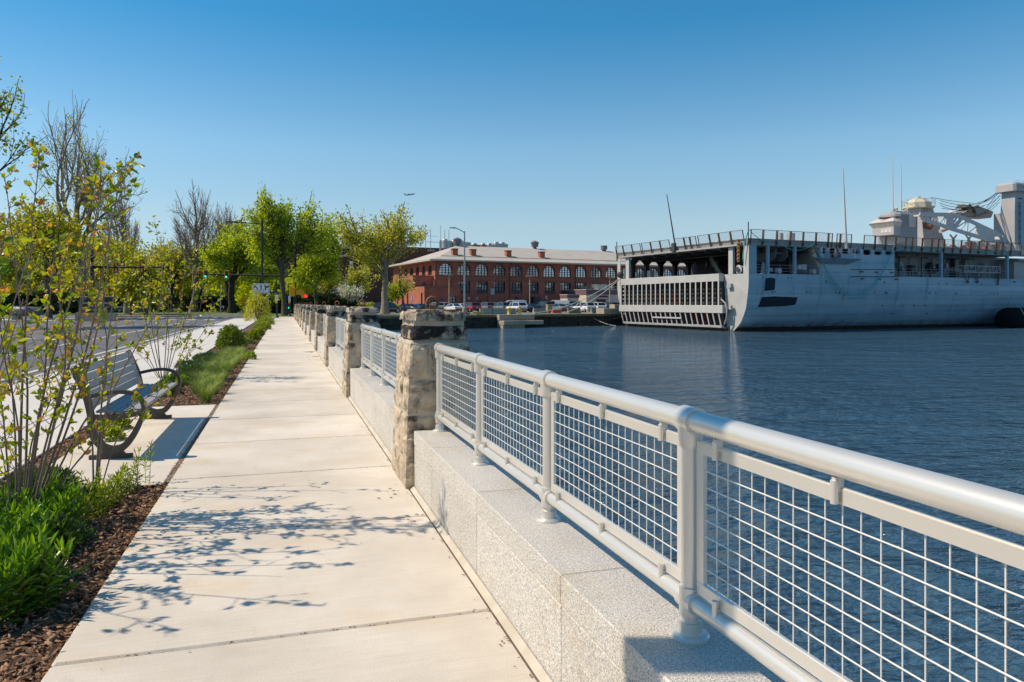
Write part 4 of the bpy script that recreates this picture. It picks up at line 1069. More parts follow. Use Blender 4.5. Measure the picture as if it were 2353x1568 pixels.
# lower forward hull works past the flight deck
MB().box(DECK_END + .6, S_END, 1.2, BEAM - 1.2, 4.662, 7.2).build("forward_house", M_navyl, ship)
MB().box(DECK_END + .2, S_END, .4, BEAM - .4, 7.202, 7.5).build("forward_deck", M_deckedge, ship)
for i in range(8):
    s = s_of(V3(1270 + 75 * i, 700)[0], b=3); MB().box(s, s + rg.uniform(.4, 1.0), 2.5, 3.4, Z_D1, Z_D1 + rg.uniform(.5, 1.3)).build("deck_gear", rg.choice([M_navyl, M_pink, M_rust]), ship)
guard(s_of(V3(1200, 700)[0], b=2), DECK_END - 1, 2.0, Z_D1, 1.0, "deck_guard", 12)
for x, w in ((1305, 30), (1395, 45), (1585, 40)):
    s = s_of(V3(x, 755)[0], b=-.2); MB().box(s, s + .8, .1, .4, Z_D1 + .02, Z_D1 + .35).build("red_fabric", MATS.get("faded_red") or mat("faded_red", (.42, .06, .03), (.3, .06, .04), 3, .8), ship)
s = s_of(V3(820, 715)[0]); MB().box(s, s + 1.2, .1, .5, Z_D1 + .02, Z_D1 + .25).build("blue_fabric", mat("blue_cloth", (.05, .08, .35), (.3, .1, .2), 5, .8), ship)
# teal mooring rope looped along the deck edge
def swag(pts2, sag, conv, b=-.35, r=.035):
    for (p, q), sg in zip(zip(pts2, pts2[1:]), sag):
        a = SHIP.hit(*conv(*p), y=b); c = SHIP.hit(*conv(*q), y=b); pts = []
        for i in range(13):
            t = i / 12; pts.append((a.x + (c.x - a.x) * t, b, a.z + (c.z - a.z) * t - sg * 4 * t * (1 - t)))
        MB().tube(pts, r, 6).build("teal_rope", M_rope_g, ship)
swag([(300, 120), (640, 245), (1125, 285)], [.62, 1.05], V2)
swag([(120, 705), (800, 728), (1025, 735), (1210, 742)], [5.9, .45, .4], V3)
swag([(120, 705), (800, 728)], [6.3], V3, -.3)
swag([(1510, 765), (1640, 765), (1765, 765)], [.3, .4], V3)
h0 = SHIP.hit(*V1(1258, 600), x=-.25); h1 = SHIP.hit(*V1(1215, 880), x=-.25)
MB().tube([(-.25, -.2, h0.z), (-.3, .3, h0.z - 1.2), (-.3, h1.y, h1.z + .8), (-.2, h1.y, h1.z)], .06, 6).build("teal_rope", M_rope_g, ship)

# black floating fender
fa = gnd(*V3(1690, 1395), WATER)
hF = SHIP.hit(*V3(1800, 1310), y=-1.6)
fen = empty("floating_fender", SHIP.wld(hF.x, -1.7, WATER), SHIP.a, "big black rubber fender floating against the ship's side", "fender")
MB().tube([(-2.05, 0, 1.0), (-2.0, 0, 1.0), (-1.7, 0, 1.0), (-1.0, 0, 1.0), (4, 0, 1.0), (4.9, 0, 1.0), (5.2, 0, 1.0)], [.25, .8, 1.35, 1.62, 1.62, 1.0, .2], 20).build("rubber_body", mat("fender_rubber", (.008, .009, .010), (.014, .014, .014), 2, .9, spec=.1), fen)
MB().tube([(.1 + .28 * math.cos(a), -1.64, .7 + .28 * math.sin(a)) for a in [i * .45 for i in range(15)]], .07, 6).build("shackle_ring", M_galv, fen)
MB().tube([(.1, -1.66, .9), (-.5, -1.2, 2.6), (-.9, .2, 3.9)], .05, 6).build("fender_chain", M_galv, fen)

# mooring lines from the quay bollards to the ship's quarter
bol = [on(C3(1163, 0)[0], 96.5, 0), on(C3(1250, 0)[0], 98.5, 0)]
q0_ = SHIP.wld(-.1, BEAM - .6, SHIP.hit(*V1(175, 1010), x=0).z)
for k in range(2):
    st = bol[k] + Vector((1.5 + k, .3, .25)); e = Vector(q0_) + Vector((0, 0, -.1 * k)); pts = []
    for i in range(21):
        t = i / 20; sag = 1.5 + .5 * k
        p = st.lerp(e, t); p.z -= sag * 4 * t * (1 - t) * (1 - .3 * t); p.z = max(p.z, .04); pts.append(p)
    tag(MB().tube(pts, .055, 6).build("mooring_line", M_rope_w), "%s pale mooring rope from the quay bollards up to the ship" % ("upper" if k == 0 else "lower"), "mooring line", "mooring lines")
p0 = on(C3(1920, 0)[0], 103.5, .05); p1 = on(C3(2215, 0)[0], 101.5, WATER + .03); pts = []
for i in range(15):
    t = i / 14; p = Vector(p0).lerp(Vector(p1), t); p.z -= .5 * 4 * t * (1 - t) * .6; p.z = max(p.z, WATER + .02); pts.append(p)
tag(MB().tube(pts, .04, 6).build("slack_rope", M_rope_w), "slack thin rope hanging from the quay into the water", "rope")
# ------------------------------------------------------------------ quay opposite
M_qwall = mat("quay_wall_timber_and_concrete", (.022, .020, .017), (.06, .052, .042), .9, .9, spots=(.20, .18, .15), sscale=.9, slo=.63, shi=.74, bump=.03, bscale=2, sstretch=(1, 1, .4))
M_qcap = mat("mossy_quay_cap", (.17, .145, .09), (.11, .11, .035), .8, .9)
M_qconc = mat("old_concrete", (.42, .36, .27), (.34, .29, .22), 1.2, .9, spots=(.10, .085, .065), sscale=.9, slo=.58, shi=.72)
M_lotg = mat("weedy_strip", (.22, .20, .10), (.14, .17, .04), .6, .95, space='World')
QL = 190
quay = MB().box(0, QL, 0, .5, -3.2, -.32).build("quay_wall", M_qwall, None, QUAY.wld(0, 0), QUAY.a)
tag(quay, "dark weathered quay wall below the car park", "quay wall")
for i in range(60):
    x = i * 2.4 + .3
    MB().box(x, x + .3, -.12, -.005, -2.4, -.4).build("fender_pile", M_qwall, quay)
MB().box(0, QL, -.16, -.003, -1.0, -.8).build("waler", M_qwall, quay)
cap = MB().bev(-.4, QL, -.22, 1.1, -.32, 0.0, .03).build("quay_cap", M_qcap, quay)
wl = MB()
for i in range(900):
    x = rs.uniform(1, 62); y = -.15 - abs(rs.gauss(0, .35)); s = rs.uniform(.08, .28)
    wl.add([(x - s, y, .0), (x, y - s * .6, .02), (x + s, y, .0), (x, y + s * .6, .03)], [(0, 1, 2, 3)])
drift = wl.build("drift_debris", mat("drift_wood", (.34, .22, .13), (.42, .30, .2), 2, .9), None, QUAY.wld(0, -.25, WATER + .015), QUAY.a)
tag(drift, "line of floating drift debris at the foot of the quay", "drift debris", kind="stuff")
strip_ = MB(); sheet(strip_, [(0, 1.1), (QL, 1.1), (QL, 5.2), (0, 5.2)], -.035)
tag(strip_.build("quay_verge", M_lotg, None, QUAY.wld(0, 0), QUAY.a), kind="structure")
lot = MB(); sheet(lot, [QUAY.wld(9, 5.2).xy, QUAY.wld(QL, 5.2).xy, QUAY.wld(QL, 95).xy, QUAY.wld(5, 75).xy], -.03)
tag(lot.build("car_park", M_lot), kind="structure")
# concrete mooring dolphin built into the quay
def qx(x, y, yl=0): return QUAY.hit(*C3(x, y), y=yl)
a = qx(1035, 890); b_ = qx(1425, 890)
dol = empty("mooring_platform", QUAY.wld(a.x, 0), QUAY.a, "pale concrete mooring platform stepping out of the quay wall", "mooring platform")
Ld = b_.x - a.x
MB().bev(0, Ld * .88, -.9, -.23, -.72, .02, .04).build("upper_block", M_qconc, dol)
MB().bev(.05, Ld, -1.9, -.24, -1.25, -.74, .05).build("lower_block", M_qconc, dol)
MB().box(.1, Ld * .55, -1.6, -.24, -2.4, -1.26).build("footing", M_qconc, dol)
for k in range(5): MB().lathe([(.06, 0), (.06, .3)], 8).build("iron_pin", M_rust, dol, (Ld * .42 + k * .55, -1.2, -.72))
def bollard(p, lab):
    t = empty("bollard", p, 0, lab, "bollard", "yellow quay bollards")
    MB().lathe([(.29, 0), (.27, .05), (.21, .1), (.19, .48), (.23, .64), (.32, .71), (.33, .79), (.25, .88), (.07, .92)], 16).build("post", MATS.get("bollard_yellow") or mat("bollard_yellow", (.72, .50, .07), (.62, .42, .08), 2, .6, spots=(.30, .18, .06), sscale=2.5, slo=.62, shi=.75), t)
    MB().lathe([(.36, 0), (.36, .03)], 16).build("base_plate", M_rust, t)
bollard(QUAY.wld(qx(1163, 870, .55).x, .45), "taller yellow cast bollard on the quay, left of the pair")
bollard(QUAY.wld(qx(1250, 870, 1.2).x, .8), "yellow cast bollard on the quay, right of the pair")
t = empty("low_cleat", QUAY.wld(qx(870, 875, .6).x, .6), QUAY.a, "low yellow mooring cleat near the lamp base", "cleat")
MB().hexa([(-.7, -.2, .22), (.7, -.2, .22), (.7, .2, .22), (-.7, .2, .22), (-.85, -.12, .4), (.85, -.12, .4), (.85, .12, .4), (-.85, .12, .4)]).build("horns", MATS["bollard_yellow"], t)
MB().box(-.3, .3, -.18, .18, 0, .219).build("foot", MATS["bollard_yellow"], t)
def barrier(x0, x1, yl, lab, m=None, h=.82):
    a = QUAY.hit(*C3(x0, 860), y=yl).x; c = QUAY.hit(*C3(x1, 860), y=yl).x
    prof = [(-.3, 0), (-.3, .08), (-.16, .28), (-.09, h), (.09, h), (.16, .28), (.3, .08), (.3, 0)]
    mb = MB().prism([(0, y, z) for y, z in prof], (c - a, 0, 0))
    tag(mb.build("jersey_barrier", m or M_qconc, None, QUAY.wld(a, yl, -.03), QUAY.a), lab, "barrier", "barriers along the quay")
barrier(880, 1228, 5.5, "long concrete barrier behind the two yellow bollards", mat("barrier_concrete", (.40, .37, .33), (.30, .28, .25), 1.5, .9, spots=(.12, .11, .1), sscale=2, slo=.6, shi=.72))
barrier(1405, 1535, 5.5, "short concrete barrier in front of the black pickup", MATS["barrier_concrete"])
barrier(1742, 1862, 6.5, "dark concrete barrier in front of the purple-grey sedan", mat("dark_barrier", (.19, .17, .14), (.25, .22, .18), 1.5, .9))
barrier(1970, 2095, 6, "graffitied concrete barrier near the ship's stern", mat("graffiti_barrier", (.30, .27, .17), (.05, .28, .42), .9, .9, lo=.52, hi=.55))
barrier(1592, 1676, 5, "bright orange plastic barrier on the quay", mat("barrier_orange", (.72, .10, .02), (.6, .08, .02), 2, .55), .55)
t = empty("utility_box", QUAY.wld(qx(1560, 850, 3).x, 3, -.03), QUAY.a, "rusty tan utility cabinet on a post by the orange barrier", "utility box")
MB().bev(-.4, .4, -.25, .25, .5, 1.35, .03).build("cabinet", mat("rusty_tan", (.42, .32, .21), (.30, .2, .13), 1.5, .8, spots=(.17, .08, .04), sscale=2, slo=.6, shi=.7), t)
MB().box(-.1, .15, -.1, .1, 0, .498).build("post", M_rust, t); MB().box(-.5, .5, -.3, .3, 0, .12).build("footing", M_rust, t)
a = qx(2060, 850, .5).x; c = qx(2290, 850, .5).x
t = empty("pipe_box", QUAY.wld(a, 0), QUAY.a, "tan concrete box with a rusty outfall pipe beside the ship", "concrete box")
MB().bev(0, c - a, -.35, 1.4, -.05, .75, .04).build("box", M_qconc, t); MB().bev(2.3, 5.2, 0, 1.2, .752, 1.3, .04).build("upper_box", M_qconc, t)
MB().tube([(3.2, -.4, .4), (3.2, -.6, .2), (3.1, -.6, -.35), (2.6, -.6, -.55), (1.6, -.5, -.7)], .12, 8).build("outfall_pipe", M_rust, t)
t = tag(MB().tube([(.17 * math.cos(a), 0, .26 + .17 * math.sin(a)) for a in [2 * math.pi * i / 18 for i in range(19)]], .09, 8, cap=False).build("old_tyre", M_black, None, QUAY.wld(qx(765, 875, .9).x, .9, 0), QUAY.a), "black tyre lying at the foot of the grey lamp post", "tyre")
t = empty("sign_post", QUAY.wld(qx(1005, 880, .3).x, .3), QUAY.a, "thin dark post with a small grey sign on the quay edge", "sign post")
MB().tube([(0, 0, -1), (0, 0, 3.4)], .04, 6).build("post", M_black, t); MB().box(-.28, .28, -.06, -.045, 2.55, 3.35).build("plate", M_galv, t)
t = empty("sign_post", on(C3(2150, 0)[0] + 12, 108, 0), QUAY.a, "small post with a red flag beside the white car", "sign post")
MB().tube([(0, 0, 0), (0, 0, 1.2)], .05, 6).build("post", MATS["barrier_orange"], t)

# quay lamp post (tall, grey)
pl = on(C3(731, 0)[0], 96.8, 0)
t = empty("quay_lamp_post", pl, -TH, "tall pale grey lamp post on a concrete base at the quay", "lamp post")
MB().lathe([(.32, -.4), (.30, .85), (.25, .95)], 8, smooth=False).build("concrete_base", M_qconc, t)
MB().tube([(0, 0, .9), (0, 0, 10.9)], [.13, .085], 12).build("pole", M_galv, t)
MB().tube([(0, 0, 10.7), (-.5, 0, 11.0), (-1.0, 0, 11.25), (-1.3, 0, 11.35)], .06, 8).build("arm", M_galv, t)
MB().hexa([(-2.0, -.15, 11.28), (-1.2, -.12, 11.24), (-1.2, .12, 11.24), (-2.0, .15, 11.28), (-1.9, -.12, 11.40), (-1.2, -.1, 11.42), (-1.2, .1, 11.42), (-1.9, .12, 11.40)]).build("lamp_head", M_galv, t)
M_tan = mat("tan_pole_paint", (.50, .36, .22), (.42, .30, .18), 2, .6)
for i, (x, yt, yb, zz, lab) in enumerate(((580, 492, 770, 140, "tan car park lamp post before the left brick annex"), (1370, 505, 770, 146, "tan car park lamp post before the middle of the brick hall"), (2155, 510, 760, 150, "tan car park lamp post beside the ship's stern"))):
    h = EYE + (HY - C3(x, yt)[1]) / F_PX * zz
    t = empty("car_park_lamp", on(C3(x, 0)[0], zz, -.03), 0, lab, "lamp post", "car park lamp posts")
    MB().tube([(0, 0, 0), (0, 0, h)], [.12, .09], 8).build("pole", M_tan, t); MB().lathe([(.25, 0), (.22, 1.2)], 8).build("base", M_tan, t)
    MB().box(-.75, .75, -.2, .2, h, h + .16).build("lamp_head", M_tan, t)

# ------------------------------------------------------------------ brick hall
def brick(name, c1, c2, mor, sc=1.0):
    m = bpy.data.materials.new(name); m.use_nodes = True; nt = m.node_tree; L = nt.links; b = nt.nodes["Principled BSDF"]; b.inputs["Roughness"].default_value = .9
    tc = _n(nt, "ShaderNodeTexCoord"); sx = _n(nt, "ShaderNodeSeparateXYZ"); L.new(tc.outputs["Object"], sx.inputs[0])
    ad = _n(nt, "ShaderNodeMath", operation='ADD'); L.new(sx.outputs[0], ad.inputs[0]); L.new(sx.outputs[1], ad.inputs[1])
    cb = _n(nt, "ShaderNodeCombineXYZ"); L.new(ad.outputs[0], cb.inputs[0]); L.new(sx.outputs[2], cb.inputs[1])
    bt_ = _n(nt, "ShaderNodeTexBrick"); bt_.inputs["Scale"].default_value = 1.0; bt_.inputs["Brick Width"].default_value = .42 * sc; bt_.inputs["Row Height"].default_value = .15 * sc; bt_.inputs["Mortar Size"].default_value = .012
    bt_.inputs["Color1"].default_value = tuple(c1) + (1,); bt_.inputs["Color2"].default_value = tuple(c2) + (1,); bt_.inputs["Mortar"].default_value = tuple(mor) + (1,)
    L.new(cb.outputs[0], bt_.inputs["Vector"])
    nz = _n(nt, "ShaderNodeTexNoise"); nz.inputs["Scale"].default_value = .5; nz.inputs["Detail"].default_value = 5; L.new(tc.outputs["Object"], nz.inputs["Vector"])
    mr = _n(nt, "ShaderNodeMapRange"); mr.inputs[1].default_value = .3; mr.inputs[2].default_value = .7; mr.inputs[3].default_value = .8; mr.inputs[4].default_value = 1.15; L.new(nz.outputs["Fac"], mr.inputs[0])
    hs = _n(nt, "ShaderNodeHueSaturation"); L.new(mr.outputs[0], hs.inputs["Value"]); L.new(bt_.outputs["Color"], hs.inputs["Color"]); L.new(hs.outputs[0], b.inputs["Base Color"])
    return m
M_brick = brick("red_brick", (.42, .105, .066), (.35, .085, .055), (.30, .155, .115))
M_brickA = brick("orange_red_brick", (.44, .125, .065), (.37, .10, .052), (.32, .16, .11))
M_brickD = brick("dark_brick", (.15, .055, .038), (.12, .045, .032), (.12, .08, .065))
M_roof = mat("grey_roof_sheet", (.43, .385, .325), (.49, .44, .375), .4, .85, spots=(.28, .25, .21), sscale=.6, slo=.58, shi=.75)
M_trim = mat("dark_window_metal", (.045, .042, .05), None, rough=.6)
M_stonetrim = mat("brownstone_trim", (.20, .085, .06), (.25, .11, .075), 2, .9)
def glass(name, c, rough=.06, c2=None):
    m = mat(name, c, c2, .35, rough, lo=.48, hi=.52, spec=1.0, metal=.75, bump=.02, bscale=.9); return m
M_gl = glass("window_glass", (.42, .46, .50), .06)
M_gl2 = glass("window_glass_blinds", (.14, .15, .16), .10, (.50, .49, .46))
HALL = Frame(W(-16.1, 155).xy, math.atan2(.152, .988))
hall = empty("brick_hall", HALL.wld(0, 0), HALL.a, "long red brick hall with arched windows and grey hipped roof", "building")
hx = lambda x, y, yl=0: HALL.hit(*C3(x, y), y=yl)
c0 = hx(548, 430).x; c10 = hx(2170, 430).x; BAY = (c10 - c0) / 10
z_ev = hx(700, 345).z; z_at_ = hx(548, 372).z; z_as = hx(548, 490).z; z_l1 = hx(908, 558).z; z_l0 = hx(908, 640).z
HL = c0 + BAY * 22; HWD = 30.0
AR = (hx(612, 430).x - hx(484, 430).x) / 2; AR = min(AR, BAY * .36)
zsp = z_at_ - AR
holes = []; centers = [c0 + BAY * i for i in range(22)]
centers = [c for c in centers if c + AR < HL - .5]
for c in centers:
    holes.append([(c - AR, z_as), (c + AR, z_as)] + [(c + AR * math.cos(a), zsp + AR * math.sin(a)) for a in [math.pi * i / 14 for i in range(15)]])
    if c > centers[0] + 1: holes.append([(c - AR, z_l0), (c + AR, z_l0), (c + AR, z_l1), (c - AR, z_l1)])
wall = MB().holed([(0, -.1), (HL, -.1), (HL, z_ev), (0, z_ev)], holes, lambda a, c, d: (a, d, c), .4)
wall.build("front_wall", M_brick, hall)
def arch_ring(c, zs, r0, r1, n=14):
    pts = [(c + r1 * math.cos(math.pi * i / n), zs + r1 * math.sin(math.pi * i / n)) for i in range(n + 1)]; ins = [(c + r0 * math.cos(math.pi * i / n), zs + r0 * math.sin(math.pi * i / n)) for i in range(n, -1, -1)]
    return pts + ins
def window_mesh(r, z0, zs, z1, arched, nv, nh):
    mb = MB(); t = .11
    for i in range(nv + 1):
        x = -r + 2 * r * i / nv; top = (zs + math.sqrt(max(r * r - x * x, 0.0)) - .02) if arched else z1
        if top - z0 > .1: mb.box(x - t / 2, x + t / 2, .22, .32, z0, top)
    for k in range(nh + 1):
        z = z0 + (z1 - z0) * k / nh; hw = r if (not arched or z <= zs) else math.sqrt(max(r * r - (z - zs) ** 2, 0))
        if hw > .1: mb.box(-hw, hw, .215, .325, z - t / 2, z + t / 2)
    if arched:
        mb2 = arch_ring(0, zs, r - .16, r); n = len(mb2); mb.prism([(x, .2, z) for x, z in mb2], (0, .14, 0))
    g_ = MB()
    if arched: g_.holed([(-r, z0), (r, z0)] + [(r * math.cos(a), zs + r * math.sin(a)) for a in [math.pi * i / 14 for i in range(15)]], [], lambda a, c, d: (a, .36, c))
    else: g_.add([(-r, .36, z0), (r, .36, z0), (r, .36, z1), (-r, .36, z1)], [(0, 1, 2, 3)])
    return mb.mesh("window", M_trim), g_.mesh("glass", M_gl)
wa = window_mesh(AR, z_as, zsp, z_at_, True, 4, 5); wb = window_mesh(AR, z_l0, 0, z_l1, False, 4, 3)
ring_me = MB().prism([(x, -.06, z) for x, z in arch_ring(0, zsp, AR + .02, AR + .42)], (0, .055, 0)).mesh("brick_arch", M_stonetrim)
sill_me = MB().box(-AR - .15, AR + .15, -.12, .2, z_as - .25, z_as - .003).mesh("sill", M_stonetrim)
sill2_me = MB().box(-AR - .1, AR + .1, -.08, .2, z_l0 - .7, z_l0 - .003).mesh("sill", M_trim)
rw = random.Random(3)
for c in centers:
    w = link("window", wa[0], hall, (c, 0, 0)); link("glass", wa[1], w, mat=rw.choice([M_gl, M_gl, M_gl2])); link("sill", sill_me, w); link("brick_arch", ring_me, hall, (c, 0, 0))
    if c > centers[0] + 1:
        w = link("window", wb[0], hall, (c, 0, 0)); link("glass", wb[1], w, mat=rw.choice([M_gl, M_gl2, M_gl2])); link("sill", sill2_me, w)
zb1, zb0 = hx(908, 505).z, hx(908, 540).z
MB().box(-.15, HL, -.16, -.003, zb1 - .25, zb1).build("string_course", M_stonetrim, hall); MB().box(-.15, HL, -.16, -.003, zb0 - .2, zb0).build("string_course", M_stonetrim, hall)
for i in range(len(centers) + 1):
    x = c0 + BAY * (i - .5)
    if 0 < x < HL: MB().box(x - .75, x + .75, -.14, -.004, 0, zb0 - .21).build("pilaster", M_brick, hall)
MB().box(-.35, HL, -.35, 0.002, z_ev - .5, z_ev - .003).build("cornice", M_stonetrim, hall)
for x in (450, 1168, 1815):
    s = hx(x, 500).x; MB().tube([(s, -.3, 0), (s, -.3, z_ev - 1.2), (s + .5, -.5, z_ev - .3)], .1, 6).build("downpipe", M_trim, hall)
# left side wall with arched windows
sw = []; 
for k, y in enumerate((3.2, 7.4, 11.6, 15.8, 20, 24.2)):
    sw.append([(y - AR * .8, z_as), (y + AR * .8, z_as)] + [(y + AR * .8 * math.cos(a), zsp + AR * .8 * math.sin(a)) for a in [math.pi * i / 14 for i in range(15)]])
MB().holed([(0, -.1), (HWD, -.1), (HWD, z_ev), (0, z_ev)], sw, lambda a, c, d: (d, a, c), .4).build("side_wall", M_brickA, hall)
wsm = window_mesh(AR * .8, z_as, zsp, zsp + AR * .8, True, 3, 5)
for y in (3.2, 7.4, 11.6, 15.8, 20, 24.2):
    w = link("window", wsm[0], hall, (0, y, 0), R(-90)); w.rotation_euler = (0, 0, R(-90)); w.location = (0, y, 0); link("glass", wsm[1], w)
MB().add([(HL, 0, 0), (HL, HWD, 0), (HL, HWD, z_ev), (HL, 0, z_ev)], [(0, 1, 2, 3)]).add([(0, HWD, 0), (HL, HWD, 0), (HL, HWD, z_ev), (0, HWD, z_ev)], [(0, 1, 2, 3)]).build("back_wall", M_brick, hall)
# roof: hip with a flatter kick at the eaves
z_rg = HALL.hit(*C3(655, 205), y=15).z; x_rg = HALL.hit(*C3(655, 205), y=15).x
OV = 1.7
zk = z_ev + (z_rg - z_ev) * .16
rf = MB()
def rring(x0, x1, y0, y1, z): return [(x0, y0, z), (x1, y0, z), (x1, y1, z), (x0, y1, z)]
A_ = rring(-OV, HL + OV, -OV, HWD + OV, z_ev - .05); B_ = rring(1.5, HL - 1.5, 1.5, HWD - 1.5, zk); 
rid = [(x_rg, HWD / 2, z_rg), (HL - x_rg, HWD / 2, z_rg)]
rf.add(A_ + B_ + rid, [(0, 1, 5, 4), (1, 2, 6, 5), (2, 3, 7, 6), (3, 0, 4, 7), (4, 5, 9, 8), (5, 6, 9), (6, 7, 8, 9), (7, 4, 8)])
rf.add(rring(-OV, HL + OV, -OV, HWD + OV, z_ev - .35) + rring(-OV, HL + OV, -OV, HWD + OV, z_ev - .06), [(0, 1, 5, 4), (1, 2, 6, 5), (2, 3, 7, 6), (3, 0, 4, 7), (3, 2, 1, 0)])
roof = rf.build("roof", M_roof, hall)
def roof_z(y): return zk + (z_rg - zk) * (y - 1.5) / (HWD / 2 - 1.5)
for x in (633, 813, 1158, 1486):
    h = HALL.hit(*C3(x, 300), y=4.0); zz = roof_z(4.0)
    MB().box(h.x - .6, h.x + .6, 3.5, 4.6, zz - .6, zz + 1.15).build("chimney", M_brickA, roof); MB().box(h.x - .68, h.x + .68, 3.42, 4.68, zz + 1.153, zz + 1.35).build("chimney_cap", M_brickD, roof)
MB().tube([(2, 1.9, zk + .25), (HL - 2, 1.9, zk + .25)], .05, 5).build("snow_rail", M_trim, roof)
M_vent = mat("purple_grey_vent", (.13, .10, .12), (.17, .135, .15), 1, .7)
for x, yy in ((660, 170), (1420, 205), (2098, 240), (2900, 260)):
    h = HALL.hit(*C3(x, yy), y=15.0)
    if h.x < HL: MB().lathe([(.85, -.4), (.45, .25), (.42, .55), (.78, .6), (.96, 1.5), (1.05, 1.55), (1.05, 1.7), (.3, 2.1), (.05, 2.15)] if x < 2000 else [(.9, -.5), (.55, .2), (.55, .6), (.85, .62), (.85, 1.6), (.05, 1.65)], 14, smooth=False).build("roof_ventilator", M_vent, roof, (h.x, 15, z_rg - .2))
# annex blocks at the left corner
ann = empty("brick_annex", HALL.wld(0, 0), HALL.a, "low orange brick annex with flat roof at the hall's left corner", "building")
p_r = HALL.hit(*C3(690, 700), y=-5.5).x; p_l = HALL.hit(*C3(337, 700), y=-5.5).x; zt_l = HALL.hit(*C3(500, 605), y=-5.5).z; zt_u = HALL.hit(*C3(270, 500), y=-1.5).z
wins = []
for x in (405, 617):
    c = HALL.hit(*C3(x, 720), y=-5.5).x; zz1 = HALL.hit(*C3(x, 690), y=-5.5).z; zz0 = HALL.hit(*C3(x, 765), y=-5.5).z
    wins.append((c, zz0, zz1))
hl = [[(c - .75, a), (c + .75, a), (c + .75, b - .25), (c + .45, b - .06), (c, b), (c - .45, b - .06), (c - .75, b - .25)] for c, a, b in wins]
MB().holed([(p_l, -.1), (p_r, -.1), (p_r, zt_l), (p_l, zt_l)], hl, lambda a, c, d: (a, -5.5 + d, c), .3).build("front_wall", M_brick, ann)
for c, a, b in wins:
    w = MB(); 
    for x in (-.7, 0, .7): w.box(c + x - .05, c + x + .05, -5.3, -5.2, a, b - .22)
    for z in (a + .05, (a + b) / 2 - .1, b - .25): w.box(c - .75, c + .75, -5.31, -5.19, z - .05, z + .05)
    wo_ = w.build("window", M_trim, ann); MB().add([(c - .75, -5.15, a), (c + .75, -5.15, a), (c + .75, -5.15, b), (c - .75, -5.15, b)], [(0, 1, 2, 3)]).build("glass", M_gl2, wo_)
YB = 13.0
dh = []
for y in (-3.9, 5.3, 9.0):
    dh.append([(y - .55, .02), (y + .55, .02), (y + .55, 3.2)] + [(y + .55 * math.cos(a), 3.2 + .55 * math.sin(a)) for a in [math.pi * i / 8 for i in range(1, 8)]] + [(y - .55, 3.2)])
MB().holed([(-5.5, -.1), (YB, -.1), (YB, zt_l), (-5.5, zt_l)], dh, lambda a, c, d: (p_l + d, a, c), .3).build("side_wall", M_brickA, ann)
for y in (-3.9, 5.3, 9.0):
    MB().box(p_l + .25, p_l + .3, y - .55, y + .55, 0.02, 3.75).build("door", M_trim, ann)
MB().box(p_l - .05, p_r, -5.55, -5.502, zt_l - .3, zt_l + .15).build("parapet", M_stonetrim, ann)
MB().add([(p_l, -5.5, zt_l - .02), (p_r, -5.5, zt_l - .02), (p_r, -.01, zt_l - .02), (p_l, -.01, zt_l - .02)], [(0, 1, 2, 3)]).build("roof", M_roof, ann)
MB().add([(p_r, -5.5, 0), (p_r, -.15, 0), (p_r, -.15, zt_l), (p_r, -5.5, zt_l)], [(0, 1, 2, 3)]).build("end_wall", M_brick, ann)
# taller rear annex
u_l = p_l - .2
sm_ = [[(y - .32, zt_l + .4), (y + .32, zt_l + .4), (y + .32, zt_l + 1.5)] + [(y + .32 * math.cos(a), zt_l + 1.5 + .32 * math.sin(a)) for a in [math.pi * i / 6 for i in range(1, 6)]] + [(y - .32, zt_l + 1.5)] for y in (3.4, 4.7, 6.0, 7.3, 8.6)]
MB().holed([(1.0, zt_l), (YB, zt_l), (YB, zt_u), (1.0, zt_u)], sm_, lambda a, c, d: (u_l + d, a, c), .2).build("upper_side_wall", M_brickA, ann)
MB().box(u_l + .22, u_l + .26, 2.8, 9.2, zt_l + .3, zt_l + 2).build("window_strip", M_gl, ann)
MB().add([(u_l, 1.0, zt_l), (-.01, 1.0, zt_l), (-.01, 1.0, zt_u), (u_l, 1.0, zt_u)], [(0, 1, 2, 3)]).build("upper_front_wall", M_brick, ann)
MB().box(u_l - .08, -.02, .93, YB, zt_u, zt_u + .2).build("parapet", M_stonetrim, ann)
h = HALL.hit(*C3(335, 580), y=.9); MB().box(h.x - .35, h.x + .35, .93, .98, h.z - .35, h.z + .35).build("window", M_trim, ann)
h = HALL.hit(*C3(512, 735), y=-5.56); MB().box(h.x - .35, h.x + .35, -5.6, -5.53, h.z - .22, h.z + .22).build("blue_sign", mat("sign_blue", (.03, .06, .30), None, rough=.5), ann)
h = HALL.hit(*C3(215, 720), x=p_l - .05); MB().box(p_l - .1, p_l - .02, h.y - .35, h.y + .35, h.z - .55, h.z + .55).build("notice_sign", mat("sign_pale_blue", (.35, .42, .6), (.1, .15, .45), 4, .5), ann)
for x, y, w, hh, m_ in ((770, 720, .7, .65, M_galv), (850, 720, .6, .6, M_galv), (1240, 720, .6, .75, M_trim), (1285, 737, .75, .45, MATS["sign_blue"]), (907, 747, .3, .5, M_gl2), (1080, 745, .25, .45, M_gl2), (1530, 713, .65, .95, M_galv)):
    h = hx(x, y, -.1); MB().box(h.x - w * .45, h.x + w * .45, -.24, -.15, h.z - hh * .45, h.z + hh * .45).build("wall_panel", m_, hall)
h = hx(1425, 740, -1); pc = MB(); pc.box(h.x - .85, h.x + .85, -2, -.15, -.05, h.z + .3); pc.build("entrance_porch", M_trim, hall)
MB().prism([(h.x - 1.0, -2.1, h.z + .302), (h.x + 1.0, -2.1, h.z + .302), (h.x + .55, -2.1, h.z + .75), (h.x - .55, -2.1, h.z + .75)], (0, 1.9, 0)).build("porch_roof", M_trim, hall)
